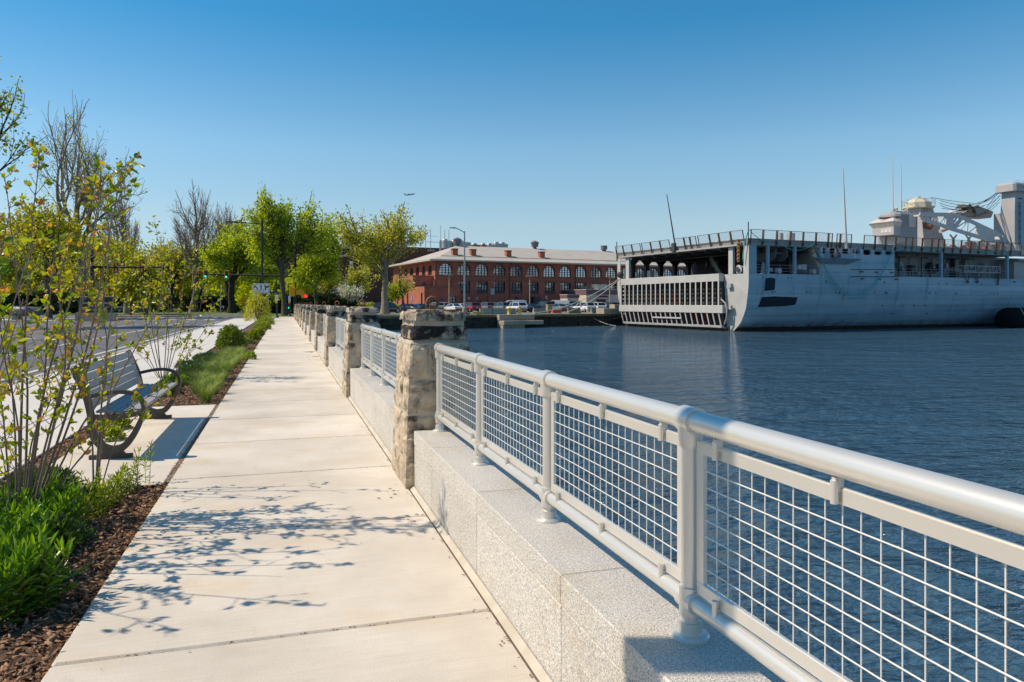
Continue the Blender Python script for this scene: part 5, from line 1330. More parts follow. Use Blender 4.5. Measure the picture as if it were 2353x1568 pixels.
# cream annex on the right with plum fascia
M_creamw = mat("cream_render", (.62, .52, .40), (.56, .46, .35), .8, .9); M_plum = mat("plum_fascia", (.13, .075, .095), (.17, .10, .115), 1, .7)
crm = empty("cream_annex", HALL.wld(0, 0), HALL.a, "low cream rendered annex with plum fascia in front of the hall", "building")
yA = -9.0
def crm_box(x0, x1, ytop, y, depth, fas, name):
    a = HALL.hit(*C3(x0, 740), y=y).x; c = HALL.hit(*C3(x1, 740), y=y).x; zt_ = HALL.hit(*C3((x0 + x1) / 2, ytop), y=y).z
    MB().box(a, c, y, y + depth, -.1, zt_ - fas - .002).build(name, M_creamw, crm); MB().box(a - .12, c + .12, y - .12, y + depth, zt_ - fas, zt_).build(name + "_fascia", M_plum, crm)
    MB().box(a - .2, c + .2, y - .2, y + depth, zt_ + .002, zt_ + .12).build(name + "_coping", M_creamw, crm); return a, c, zt_
a1 = crm_box(1740, 1850, 688, yA - 3, 3.0, .6, "porch_block")
a2 = crm_box(1925, 2500, 640, yA, 8.8, 1.0, "main_block")
gu = MB()
for k in range(12):
    x = a2[0] + k * 2.2; gu.tube([(x, yA + .3, a2[2] + .1), (x, yA + .3, a2[2] + .8)], .035, 5)
for z in (.4, .8): gu.tube([(a2[0], yA + .3, a2[2] + z), (a2[0] + 24, yA + .3, a2[2] + z)], .035, 5)
gu.build("roof_guard_rail", M_galv, crm)
h = HALL.hit(*C3(2080, 610), y=yA + 3); MB().hexa([(h.x - .9, yA + 3, a2[2] + .13), (h.x + 1.3, yA + 3, a2[2] + .13), (h.x + 1.3, yA + 5, a2[2] + .13), (h.x - .9, yA + 5, a2[2] + .13), (h.x - 1.7, yA + 3, h.z + .6), (h.x + 1.3, yA + 3, h.z + .6), (h.x + 1.3, yA + 5, h.z + .6), (h.x - 1.7, yA + 5, h.z + .6)]).build("rooftop_unit", M_galv, crm)
h = HALL.hit(*C3(2110, 715), y=yA - 2); MB().add([(h.x - 1.7, yA - 1.6, h.z - .3), (h.x + 1.4, yA - 1.6, h.z - .3), (h.x + 1.8, yA - .14, h.z + .5), (h.x - 1.0, yA - .14, h.z + .5)], [(0, 1, 2, 3)]).build("awning", M_plum, crm)
MB().box(h.x - 1, h.x + 1.4, yA - .06, yA - .005, .1, h.z - .3).build("shopfront", M_trim, crm)

# building with rooftop plant far behind, radio mast
bk = empty("rear_building", HALL.wld(-2, 60), HALL.a, "far flat building with grey rooftop cooling units behind the hall", "building")
zrb = HALL.hit(*C3(700, 235), y=60).z
MB().box(0, 110, 0, 25, 0, zrb).build("block", M_brickD, bk)
for x0, x1, yt, m_ in ((525, 610, 155, 0), (615, 795, 170, 0), (815, 890, 195, 1), (900, 950, 195, 1), (965, 1030, 195, 0), (1030, 1160, 185, 0)):
    a = HALL.hit(*C3(x0, 200), y=62); c = HALL.hit(*C3(x1, yt), y=62)
    MB().bev(a.x + 2, c.x + 2, 2, 6, zrb + .01, c.z, .2).build("cooling_unit", M_galv if not m_ else M_stonetrim, bk)
    for k in range(max(1, int((c.x - a.x) / 2.2))): MB().lathe([(.8, 0), (.8, .5), (.6, .55)], 10).build("fan_shroud", M_galv, bk, (a.x + 3.2 + k * 2.2, 4, c.z))
t = empty("radio_mast", HALL.wld(HALL.hit(*C3(495, 200), y=40).x, 40), HALL.a, "thin radio mast with side antennas above the hall roof", "mast")
zm0, zm1, zm2 = HALL.hit(*C3(495, 240), y=40).z, HALL.hit(*C3(495, 150), y=40).z, HALL.hit(*C3(495, 5), y=40).z
MB().tube([(0, 0, 0), (0, 0, zm1)], .3, 8).build("pole", M_galv, t); MB().tube([(0, 0, zm1), (0, 0, zm2)], .06, 6).build("whip", M_galv, t)
arr = MB().bar((-4.2, 0, zm1 - .6), (2.4, 0, zm1 - .6), .12).bar((-4.2, 0, zm1 + 1), (-1, 0, zm1 + 1), .08)
for x in (-4.2, -2.8, 2.4, 1.2): arr.bar((x, 0, zm1 - 2.5), (x, 0, zm1 + 2.8), .12)
arr.build("antenna_array", M_galv, t)

# dark brick block behind the trees
DK = Frame(on(715, 205).xy, math.atan2(.10, .995))
dkb = empty("dark_brick_block", DK.wld(0, 0), DK.a, "dark brick four-storey block with white cornice behind the trees", "building")
zr = DK.hit(815, 573, y=0).z; DL = DK.hit(965, 600, y=0).x + 4
hs_ = []
rows = [DK.hit(820, C5(0, y)[1], y=0).z for y in (605, 712, 830, 930)]
cols = np.arange(2.5, DL - 2, 4.4)
for z in rows:
    for x in cols: hs_.append([(x - .85, z - 1.1), (x + .85, z - 1.1), (x + .85, z + 1.1), (x - .85, z + 1.1)])
MB().holed([(-22, -.1), (DL, -.1), (DL, zr), (-22, zr)], hs_, lambda a, c, d: (a, d, c), .3).build("front_wall", M_brickD, dkb)
wme = MB().box(-.85, .85, .12, .2, -.06, .06).box(-.05, .05, .12, .2, -1.1, 1.1).mesh("window", mat("pale_sash", (.35, .36, .36), None, rough=.6)); gme = MB().add([(-.85, .24, -1.1), (.85, .24, -1.1), (.85, .24, 1.1), (-.85, .24, 1.1)], [(0, 1, 2, 3)]).mesh("glass", M_gl2)
for z in rows:
    for x in cols: w = link("window", wme, dkb, (x, 0, z)); link("glass", gme, w)
MB().add([(-22, 0, 0), (-22, 30, 0), (-22, 30, zr), (-22, 0, zr)], [(0, 1, 2, 3)]).build("side_wall", M_brickA, dkb)
MB().box(-22.4, DL + .4, -.5, 30, zr + .01, zr + .5).build("roof", M_roof, dkb)
z2_ = DK.hit(820, C5(0, 632)[1], y=0).z; MB().box(-22.2, DL, -.3, -.01, z2_ - .25, z2_ + .2).build("cornice", mat("white_stone_band", (.55, .53, .5), None, rough=.8), dkb)
for x, yt, w in ((1567, 432, 2.2), (1230, 405, 3.6), (2000, 590, 2)):
    h = DK.hit(*C5(x, yt), y=8); MB().box(h.x - w, h.x + w, 8, 12, zr + .5, h.z).build("chimney", M_brickD, dkb)
h = DK.hit(*C5(1430, 530), y=6); MB().box(h.x - 4, h.x + 6, 6, 14, zr + .5, h.z).build("penthouse", mat("tan_brick", (.42, .30, .19), (.36, .25, .16), 2, .9), dkb)
# ------------------------------------------------------------------ parked vehicles
def paint(name, c, rough=.25): return mat(name, c, None, rough=rough, coat=.6, spec=.5)
PAINT = {"white": paint("car_white", (.70, .70, .69)), "silver": paint("car_silver", (.42, .42, .41), .3), "grey": paint("car_grey", (.16, .165, .17), .3), "black": paint("car_black", (.010, .011, .013)),
         "navy": paint("car_navy", (.012, .02, .04)), "red": paint("car_red", (.22, .012, .018)), "green": paint("car_green_grey", (.17, .20, .17), .3), "brown": paint("car_brown_grey", (.20, .165, .15), .3), "plum": paint("car_plum", (.15, .12, .14), .3)}
M_carglass = mat("car_glass", (.012, .016, .020), None, rough=.04, spec=.8)
M_tyre = mat("tyre_rubber", (.012, .012, .012), None, rough=.9); M_rim = mat("alloy_rim", (.4, .4, .4), None, rough=.35, metal=.7)
M_tail = mat("tail_lamp_red", (.35, .012, .012), None, rough=.2); M_head = mat("head_lamp", (.6, .6, .6), None, rough=.15); M_plate = mat("number_plate", (.55, .56, .55), None, rough=.5)
KIND = {   # length, width, body stations (y, half width, bottom, belt), greenhouse (y, belt half, roof half, belt z, roof z)
 "sedan": (4.7, .90, [(-2.35, .70, .42, .88), (-2.15, .84, .25, 1.00), (-1.5, .90, .20, 1.02), (0, .91, .18, .97), (1.2, .90, .20, .94), (1.9, .84, .22, .84), (2.3, .66, .34, .70)],
           [(-1.75, .78, .60, 1.00, 1.02), (-1.0, .84, .62, 1.0, 1.40), (.1, .85, .63, .97, 1.46), (.75, .84, .60, .96, 1.36), (1.45, .78, .62, .93, .96)]),
 "suv": (4.7, .93, [(-2.32, .78, .48, 1.00), (-2.15, .88, .32, 1.10), (-1.3, .93, .26, 1.10), (0, .94, .25, 1.07), (1.2, .92, .26, 1.03), (1.9, .87, .28, .95), (2.32, .70, .40, .78)],
         [(-2.12, .82, .68, 1.08, 1.12), (-1.75, .86, .70, 1.09, 1.62), (-.2, .88, .72, 1.07, 1.71), (.5, .87, .68, 1.05, 1.62), (1.3, .80, .66, 1.02, 1.05)]),
 "van": (5.6, 1.0, [(-2.8, .94, .45, 1.15), (-2.7, .99, .32, 1.2), (-1, 1.0, .30, 1.2), (.8, 1.0, .30, 1.15), (1.8, .97, .30, 1.10), (2.5, .92, .32, .98), (2.8, .75, .42, .82)],
         [(-2.75, .95, .88, 1.18, 2.05), (-2.3, .97, .88, 1.2, 2.12), (.6, .97, .88, 1.17, 2.12), (1.2, .95, .80, 1.12, 1.85), (2.0, .85, .70, 1.06, 1.08)]),
 "pickup": (5.7, 1.0, [(-2.85, .95, .55, 1.18), (-2.7, 1.0, .42, 1.24), (-1, 1.0, .40, 1.22), (.5, 1.0, .38, 1.18), (1.6, .99, .38, 1.16), (2.5, .95, .40, 1.10), (2.85, .82, .5, .95)],
            [(-2.6, .92, .78, 1.22, 1.78), (-2.3, .93, .78, 1.22, 1.86), (.1, .93, .78, 1.2, 1.92), (.7, .92, .74, 1.18, 1.82), (1.35, .86, .7, 1.16, 1.18)])}
CAR_ME = {}
def car_meshes(kind):
    if kind in CAR_ME: return CAR_ME[kind]
    L_, W_, st, gh = KIND[kind]
    b = MB(); vs = []
    for y, hw, z0, z1 in st:
        vs += [(-hw * .86, y, z0), (-hw, y, z0 + (z1 - z0) * .3), (-hw, y, z0 + (z1 - z0) * .75), (-hw * .90, y, z1), (hw * .90, y, z1), (hw, y, z0 + (z1 - z0) * .75), (hw, y, z0 + (z1 - z0) * .3), (hw * .86, y, z0)]
    n = len(st)
    b.add(vs, [(i * 8 + k, i * 8 + (k + 1) % 8, (i + 1) * 8 + (k + 1) % 8, (i + 1) * 8 + k) for i in range(n - 1) for k in range(8)] + [tuple(range(8)), tuple(range((n - 1) * 8, n * 8))], False)
    body = b.mesh("body", None)
    g_ = MB(); vs = []
    for y, bw, rw_, bz, rz_ in gh: vs += [(-bw * .99, y, bz - .04), (-rw_, y, rz_ - .03), (rw_, y, rz_ - .03), (bw * .99, y, bz - .04)]
    n = len(gh)
    g_.add(vs, [(i * 4 + k, i * 4 + (k + 1) % 4, (i + 1) * 4 + (k + 1) % 4, (i + 1) * 4 + k) for i in range(n - 1) for k in range(4)] + [(0, 1, 2, 3), (4 * n - 4, 4 * n - 3, 4 * n - 2, 4 * n - 1)])
    glass_ = g_.mesh("windows", M_carglass)
    r = MB()
    for (y0, b0, w0, _, z0), (y1, b1, w1, _, z1) in zip(gh[1:-2], gh[2:-1]):
        r.hexa([(-w0 - .02, y0, z0 - .05), (w0 + .02, y0, z0 - .05), (w1 + .02, y1, z1 - .05), (-w1 - .02, y1, z1 - .05), (-w0 + .06, y0, z0), (w0 - .06, y0, z0), (w1 - .06, y1, z1), (-w1 + .06, y1, z1)])
    for sgn in (-1, 1):       # pillars
        ys = [gh[0], gh[1]]; r.bar((sgn * ys[0][1], ys[0][0], ys[0][3] - .03), (sgn * ys[1][2], ys[1][0], ys[1][4] - .04), .11)
        ys = [gh[-1], gh[-2]]; r.bar((sgn * ys[0][1], ys[0][0], ys[0][3] - .03), (sgn * ys[1][2], ys[1][0], ys[1][4] - .04), .08)
        m_ = gh[2]; r.bar((sgn * (m_[1] + .0), m_[0], m_[3] - .02), (sgn * (m_[2] + .01), m_[0], m_[4] - .05), .09)
        if kind in ("van",):
            r.hexa([(sgn * .975, -2.7, 1.18), (sgn * .985, -2.7, 1.18), (sgn * .985, .3, 1.18), (sgn * .975, .3, 1.18), (sgn * .90, -2.7, 2.06), (sgn * .915, -2.7, 2.06), (sgn * .915, .3, 2.06), (sgn * .90, .3, 2.06)])
    roof_ = r.mesh("roof", None)
    rad = .33 if kind == "sedan" else .37
    ty = MB().tube([(-.11, 0, 0), (.11, 0, 0)], rad, 16).mesh("tyre", M_tyre); ri = MB().tube([(-.12, 0, 0), (.12, 0, 0)], rad * .62, 12).mesh("rim", M_rim)
    CAR_ME[kind] = (body, glass_, roof_, ty, ri, rad); return CAR_ME[kind]
bx_ = MB().bev(-.17, .17, -.06, .06, 0, .17, .02); tail_me = bx_.mesh("tail_light", M_tail); head_me = MB().bev(-.2, .2, -.1, .1, 0, .14, .03).mesh("headlight", M_head); plate_me = MB().box(-.17, .17, -.02, .02, 0, .11).mesh("number_plate", M_plate)
bump_me = MB().box(-.72, .72, -.05, .05, 0, .14).mesh("bumper", M_black); mirror_me = MB().bev(-.1, .1, -.06, .06, 0, .13, .02).mesh("mirror", M_black)
def vehicle(kind, colour, pos, ang, lab, cat=None):
    L_, W_, st, gh = KIND[kind]; body, gl, rf_, ty, ri, rad = car_meshes(kind)
    t = empty("parked_" + ("car" if kind in ("sedan", "suv") else kind), pos, ang, lab, cat or {"suv": "car", "sedan": "car"}.get(kind, kind), "vehicles in the car park")
    pm_ = PAINT[colour]
    link("body", body, t, mat=pm_); link("windows", gl, t); link("roof", rf_, t, mat=pm_)
    for sx in (-1, 1):
        for y in (L_ * .29, -L_ * .29):
            w = link("wheel", ty, t, (sx * (W_ - .12), y, rad)); link("rim", ri, w)
        zt_ = st[1][3] - .28
        link("tail_light", tail_me, t, (sx * (st[1][1] - .16), st[0][0] + .06, zt_)); link("headlight", head_me, t, (sx * (st[-2][1] - .22), st[-1][0] - .2, st[-1][3] - .12))
        link("mirror", mirror_me, t, (sx * (W_ + .1), gh[-1][0] - .5, gh[-1][3]))
    link("number_plate", plate_me, t, (0, st[0][0] - .01, st[0][3] - .30)); link("bumper", bump_me, t, (0, st[0][0] - .02, st[0][2] + .0))
    link("bumper", bump_me, t, (0, st[-1][0] + .02, st[-1][2]))
    return t
AW = HALL.a + R(5)       # nose towards the hall
def park(x0, x1, kind, colour, lab, Z=None, ang=AW, ybot=None):
    if ybot: Z = F_PX * (EYE + .03) / (C3(0, ybot)[1] - HY)
    vehicle(kind, colour, on(C3((x0 + x1) / 2, 0)[0], Z, -.03), ang, lab)
park(130, 238, "sedan", "navy", "dark navy sedan parked before the orange annex wall", 133, AW + R(200))
park(255, 340, "sedan", "black", "black sedan with red tail light next to the annex corner", 140)
park(425, 475, "suv", "silver", "silver SUV seen through the iron ring of the nearest pier", 138)
park(497, 575, "suv", "silver", "silver SUV with its nose towards the water before the annex", 141, AW + R(180))
park(577, 668, "sedan", "white", "white sedan with red tail lights left of the grey lamp post", 128)
park(545, 590, "sedan", "silver", "silver sedan half hidden behind the white sedan", 150)
park(665, 735, "sedan", "white", "white sedan facing the water behind the grey lamp post", 133, AW + R(180))
park(748, 838, "suv", "red", "dark red SUV right of the grey lamp post", 127)
park(825, 882, "sedan", "silver", "silver sedan between the dark red and brown-grey SUVs", 146)
park(893, 985, "suv", "brown", "brown-grey SUV behind the left end of the long barrier", 134)
park(960, 1010, "suv", "silver", "silver SUV half hidden beside the brown-grey SUV", 147)
park(1040, 1140, "suv", "green", "green-grey SUV behind the long concrete barrier", 131)
park(1105, 1290, "van", "white", "white panel van parked sideways behind the green-grey SUV", 145, AW + R(70))
park(1180, 1300, "suv", "white", "white SUV with red tail lights behind the yellow bollards", 122)
park(1275, 1325, "sedan", "white", "white sedan half hidden right of the white SUV", 142)
park(1320, 1435, "sedan", "black", "black sedan left of the black pickup", 123)
park(1450, 1560, "pickup", "black", "black pickup truck with a covered bed", 138)
park(1550, 1700, "van", "white", "white panel van right of the black pickup", 146, AW + R(55))
park(1597, 1697, "sedan", "grey", "grey sedan behind the orange plastic barrier", 128)
park(1700, 1812, "pickup", "navy", "dark pickup truck half hidden before the cream annex", 150, AW + R(75))
park(1712, 1832, "sedan", "plum", "purple-grey sedan behind the dark barrier", 131)
park(1838, 1960, "suv", "white", "white SUV with a roof rack under the mooring ropes", 124)
park(1955, 2010, "suv", "navy", "dark blue SUV half hidden behind the two white SUVs", 146)
park(1965, 2095, "suv", "white", "white SUV second from the ship's stern", 131, AW + R(-12))
park(2100, 2202, "suv", "black", "black SUV with red tail lights nearest the ship's stern", 132)
park(2195, 2255, "sedan", "white", "white car partly hidden behind the ship's stern", 138)
park(2255, 2330, "suv", "silver", "silver car hidden behind the ship's quarter", 142)
vehicle("suv", "black", on(C5(1885, 0)[0], 112, -.03), AW + R(-62), "large black SUV parked behind the plane tree trunk")
vehicle("suv", "silver", on(C5(1720, 0)[0], 124, -.03), AW + R(-80), "silver van-like car left of the plane tree trunk")
vehicle("sedan", "silver", on(C5(422, 0)[0], 150, -.03), R(60), "distant pale car beyond the park lawn")
vehicle("suv", "grey", on(300, 118, -.03), R(85), "distant dark car on the side street behind the shrubs")

# ------------------------------------------------------------------ lamp posts, signals, signs
M_sig = mat("signal_yellow", (.95, .42, .02), (.9, .38, .02), 3, .5)
M_green = emis("green_signal", (.02, .85, .55), 1.8); M_redl = emis("red_signal", (1, .03, .02), 1.6); M_lensoff = mat("dark_lens", (.05, .015, .01), None, rough=.3)
def street_lamp(p, ang, lab, hgt=9.9, arm=2.7, r=.13):
    t = empty("street_lamp", p, ang, lab, "street lamp", "black street lamps along the road")
    MB().lathe([(r * 1.9, 0), (r * 1.8, .5), (r * 1.2, .56)], 10).build("base", M_black, t)
    MB().tube([(0, 0, .4), (0, 0, hgt)], [r, r * .85], 12).build("pole", M_black, t)
    MB().tube([(0, 0, hgt - .42), (-arm, 0, hgt - .30)], .05, 6).tube([(0, 0, hgt - .12), (-.6, 0, hgt - .38)], .03, 6).build("arm", M_black, t)
    MB().hexa([(-arm - .75, -.12, hgt - .36), (-arm + .3, -.15, hgt - .38), (-arm + .3, .15, hgt - .38), (-arm - .75, .12, hgt - .36), (-arm - .7, -.1, hgt - .28), (-arm + .3, -.12, hgt - .2), (-arm + .3, .12, hgt - .2), (-arm - .7, .1, hgt - .28)]).build("lamp_head", M_black, t)
street_lamp(on(C5(775, 0)[0], 75, 0), 0, "black street lamp with long arm behind the lane arrow sign")
street_lamp(W(-2.35, 2.06, 0), 0, "black street lamp in the bed beside the camera, shading the railing", 9.9, 2.7, .115)
def signal_head(t, x, z, back, ang=0, green=True, y=0.0):
    hd = empty("signal_head", (x, y, z), ang, parent=t)
    f = MB().bev(-.28, .28, -.02, .02, -.55, .55, .02); f.build("back_plate", M_black if back else M_sig, hd)
    if back:
        MB().bev(-.18, .18, .025, .2, -.5, .5, .03).build("housing", M_sig, hd, None, R(180))
        MB().box(-.03, .03, -.24, -.205, -.5, .5).build("strap", M_black, hd)
    else:
        MB().bev(-.19, .19, -.16, -.022, -.46, .46, .03).build("housing", M_lensoff, hd)
        for k, zz in enumerate((.31, 0, -.31)):
            MB().tube([(0, -.19, zz), (0, -.165, zz)], .13, 14).build("lens", M_green if (k == 2 and green) else M_lensoff, hd)
            vv = MB(); vv.tube([(.145 * math.cos(a), -.27, zz + .145 * math.sin(a)) for a in [R(10 + 20 * i) for i in range(9)]], .012, 4); vv.build("visor", M_black, hd)
    return hd
# far mast arm over the junction
Zs = 97; pp = on(C5(1065, 0)[0], Zs, 0)
t = empty("signal_mast", pp, -TH, "black signal mast with long arm and two green lights at the junction", "traffic signal", "signal masts")
zarm = EYE + (HY - 635) / F_PX * Zs; zend = EYE + (HY - 629) / F_PX * Zs; La = (C5(1065, 0)[0] - 418) / F_PX * Zs; ztop = EYE + (HY - 593) / F_PX * Zs
MB().tube([(0, 0, 0), (0, 0, ztop)], [.22, .16], 12).build("pole", M_black, t)
MB().tube([(0, 0, zarm), (-La, 0, zend)], [.15, .07], 10).build("arm", M_black, t)
for vx, bk_ in ((453, True), (475.3, False), (522.6, False)):
    dx = (C5(1065, 0)[0] - vx) / F_PX * Zs; signal_head(t, -dx, zarm + (zend - zarm) * dx / La, bk_, 0, True, -.25 if not bk_ else .25)
for x, y, w, hh in ((1047, 940, .75, 1.5), (1102, 955, .7, .62), (1139, 965, .45, 1.2)):
    p = on(C5(x, 0)[0], Zs - 1); zz = EYE + (HY - C5(0, y)[1]) / F_PX * Zs; lx = (C5(x, 0)[0] - C5(1065, 0)[0]) / F_PX * Zs
    MB().bev(lx - w / 2, lx + w / 2, -.25, .1, zz - hh / 2, zz + hh / 2, .05).build("side_signal", M_sig, t)
lx = (C5(1167, 0)[0] - C5(1065, 0)[0]) / F_PX * Zs; zz = EYE + (HY - C5(0, 988)[1]) / F_PX * Zs
MB().tube([(lx, -.3, zz), (lx, -.22, zz)], .22, 12).build("red_light", M_redl, t); MB().bev(lx - .25, lx + .25, -.215, .0, zz - .5, zz + .3, .03).build("pedestrian_head", M_black, t)
MB().tube([(-1.8, 0, ztop - .3), (0, 0, ztop - .35)], .05, 6).build("camera_arm", M_black, t)
# nearer mast arm on the far kerb, at the left
Zn = 73; pp = on(211.6, Zn, 0)
t = empty("signal_mast", pp, -TH, "black signal mast on the left with two signals seen from behind", "traffic signal", "signal masts")
zarm = EYE + (HY - 614.6) / F_PX * Zn; La = (407 - 211.6) / F_PX * Zn
MB().tube([(0, 0, 0), (0, 0, EYE + (HY - 574) / F_PX * Zn)], [.2, .15], 12).build("pole", M_black, t); MB().tube([(0, 0, zarm), (La, 0, zarm)], [.14, .07], 10).build("arm", M_black, t)
for vx in (263, 322): signal_head(t, (vx - 211.6) / F_PX * Zn, zarm, True, 0, True, .2)
for vx, vy in ((181, 669), (192, 669), (222, 675)):
    x = (vx - 211.6) / F_PX * Zn; z = EYE + (HY - vy) / F_PX * Zn; MB().bev(x - .22, x + .22, -.15, .15, z - .3, z + .3, .04).build("pedestrian_head", M_sig, t)
# lane arrow sign
sx0, sx1 = C5(692, 0)[0], C5(838, 0)[0]; Zg = 67; c_ = on((sx0 + sx1) / 2, Zg, 0); wS = (sx1 - sx0) / F_PX * Zg; z1s = EYE + (HY - C5(0, 877)[1]) / F_PX * Zg; z0s = EYE + (HY - C5(0, 963)[1]) / F_PX * Zg
t = empty("lane_sign", c_, -TH, "white lane arrow road sign on two posts before the yellow-green bush", "road sign")
M_signw = mat("sign_white", (.68, .68, .66), None, rough=.5); M_signk = mat("sign_black", (.012, .012, .012), None, rough=.6)
MB().bev(-wS / 2, wS / 2, -.02, .02, z0s, z1s, .015).build("plate", M_signw, t)
for x in (-wS / 2 + .15, wS / 2 - .13): MB().box(x - .04, x + .04, .022, .08, 0, z1s - .05).build("post", M_galv, t)
bd = MB(); hS = z1s - z0s; i_ = .05
for a0, a1, b0, b1 in ((-wS / 2 + i_, wS / 2 - i_, z1s - i_ - .025, z1s - i_), (-wS / 2 + i_, wS / 2 - i_, z0s + i_, z0s + i_ + .025), (-wS / 2 + i_, -wS / 2 + i_ + .025, z0s + i_ + .026, z1s - i_ - .026), (wS / 2 - i_ - .025, wS / 2 - i_, z0s + i_ + .026, z1s - i_ - .026)):
    bd.box(a0, a1, -.026, -.0205, b0, b1)
bd.build("border", M_signk, t)
def arrow(pts, name="arrow"):
    mb = MB(); 
    for a, b in zip(pts, pts[1:]): mb.bar((a[0], -.024, a[1]), (b[0], -.024, b[1]), .006, .085, (0, 1, 0)) if False else mb.prism([(a[0] - (b[1] - a[1]) / math.hypot(b[0] - a[0], b[1] - a[1]) * .04, -.0265, a[1] + (b[0] - a[0]) / math.hypot(b[0] - a[0], b[1] - a[1]) * .04), (a[0] + (b[1] - a[1]) / math.hypot(b[0] - a[0], b[1] - a[1]) * .04, -.0265, a[1] - (b[0] - a[0]) / math.hypot(b[0] - a[0], b[1] - a[1]) * .04), (b[0] + (b[1] - a[1]) / math.hypot(b[0] - a[0], b[1] - a[1]) * .04, -.0265, b[1] - (b[0] - a[0]) / math.hypot(b[0] - a[0], b[1] - a[1]) * .04), (b[0] - (b[1] - a[1]) / math.hypot(b[0] - a[0], b[1] - a[1]) * .04, -.0265, b[1] + (b[0] - a[0]) / math.hypot(b[0] - a[0], b[1] - a[1]) * .04)], (0, .006, 0))
    a, b = Vector((pts[-2][0], pts[-2][1])), Vector((pts[-1][0], pts[-1][1])); d = (b - a).normalized(); n = Vector((-d.y, d.x))
    q = [b + n * .12, b - n * .12, b + d * .17]; mb.prism([(v.x, -.0275, v.y) for v in q], (0, .006, 0)); mb.build(name, M_signk, t)
zc = (z0s + z1s) / 2
arrow([(-wS * .24, zc - .2), (-wS * .24, zc + .02), (-wS * .29, zc + .11), (-wS * .34, zc + .15)])
arrow([(0, zc - .2), (0, zc + .16)])
arrow([(wS * .25, zc - .2), (wS * .25, zc + .16)]); arrow([(wS * .26, zc - .12), (wS * .30, zc + .05), (wS * .37, zc + .13)])
for x in (-wS * .12, wS * .13): MB().box(x - .012, x + .012, -.026, -.0205, z0s + .1, zc - .02).build("divider", M_signk, t)
def text(s, size, name, m, parent, loc, rot):
    cu = bpy.data.curves.new(name, 'FONT'); cu.body = s; cu.size = size; cu.align_x = 'CENTER'; cu.extrude = .003
    to = bpy.data.objects.new("tmp_text", cu); COL.objects.link(to)
    dg = bpy.context.evaluated_depsgraph_get(); me = bpy.data.meshes.new_from_object(to.evaluated_get(dg)); bpy.data.objects.remove(to)
    me.materials.clear(); me.materials.append(m); o = link(name, me, parent, loc); o.rotation_euler = rot; return o
text("ONLY", .17, "lettering", M_signk, t, (-wS * .27, -.024, z0s + .1), (R(90), 0, 0)); text("ONLY", .17, "lettering", M_signk, t, (.0, -.024, z0s + .1), (R(90), 0, 0))
# wayfinding board and stone-dark tank at the far left
p0, p1 = on(182, 62), on(262, 62)
t = empty("wayfinding_sign", on(222, 62, -.03), -TH, "black wayfinding board with white lines of lettering on the far lawn", "sign")
wW = 80 / F_PX * 62; zt_ = EYE + (HY - 681) / F_PX * 62; zb_ = EYE + (HY - 718) / F_PX * 62
MB().bev(-wW / 2, wW / 2, -.12, .12, zb_, zt_, .03).build("board", M_black, t); MB().box(-wW / 2 - .2, wW / 2 + .2, -.25, .25, 0, zb_ - .002).build("plinth", M_qconc, t)
for k, s in enumerate(("NEW FRANKLIN AVENUE", "QUARTERS M-7", "NAVY YARD CENTER")): text(s, .2, "lettering", M_signw, t, (0, -.124, zt_ - .62 - .27 * k), (R(90), 0, 0))
t = empty("gun_barrel", on(62, 66, 0), -TH, "thick dark grey cannon barrel lying on blocks on the far lawn", "monument")
MB().tube([(-1.4, 0, .75), (-1.3, 0, .75), (-.2, 0, .75), (1.2, 0, .75), (1.3, 0, .75)], [.3, .45, .45, .36, .28], 16).build("barrel", mat("gun_grey", (.10, .105, .11), None, rough=.5), t)
for x in (-.9, .7): MB().box(x - .2, x + .2, -.4, .4, 0, .38).build("cradle", M_qconc, t)
# pedestrian push-button posts at the end of the walkway
for x, yb, lab in ((905, 1180, "left pedestrian button post at the end of the walkway"), (1019, 1165, "right pedestrian button post beside the farthest pier")):
    vx, vy = C5(x, yb); p = gnd(vx, max(vy, 726.5))
    t = empty("crossing_button_post", p, -TH, lab, "button post", "pedestrian button posts")
    MB().lathe([(.22, 0), (.2, .1), (.09, .2)], 10).build("base", M_black, t); MB().tube([(0, 0, .1), (0, 0, 1.75)], .085, 10).build("post", M_black, t)
    MB().box(-.14, .14, -.13, -.09, 1.7, 2.3).build("sign_plate", M_signw, t); MB().bev(-.1, .1, -.2, -.088, 1.45, 1.66, .02).build("button_box", M_sig, t)
for x, yt, Zp, lab in ((902, 850, 98, "thin black post with a small blue street sign"), (1018, 890, 101, "thin black post with a green pedestrian light")):
    vx = C5(x, 0)[0]; t = empty("sign_post", on(vx, Zp, 0), -TH, lab, "sign post"); h = EYE + (HY - C5(0, yt)[1]) / F_PX * Zp
    MB().tube([(0, 0, 0), (0, 0, h)], .07, 8).build("post", M_black, t)
    z = EYE + (HY - C5(0, 955)[1]) / F_PX * Zp
    if x == 902: MB().box(-1.0, .35, -.1, -.075, z - .12, z + .12).build("street_sign", mat("street_sign_blue", (.06, .08, .16), None, rough=.5), t); MB().box(-.25, .25, -.13, -.105, z - .6, z - .25).build("yellow_plate", M_sig, t)
    else: MB().bev(-.2, .2, -.25, -.072, z - 2.4, z - 1.6, .03).build("pedestrian_head", M_black, t); MB().tube([(0, -.28, z - 2.1), (0, -.252, z - 2.1)], .13, 10).build("green_light", M_green, t)
t = empty("warning_sign", on(C5(608, 0)[0], 118, 0), -TH, "small yellow diamond warning sign on the park verge", "road sign")
zc = EYE + (HY - C5(0, 1027)[1]) / F_PX * 118; MB().prism([(0, 0, zc - .6), (.6, 0, zc), (0, 0, zc + .6), (-.6, 0, zc)], (0, .03, 0)).build("plate", M_sig, t); MB().tube([(0, .06, 0), (0, .06, zc)], .04, 6).build("post", M_galv, t)
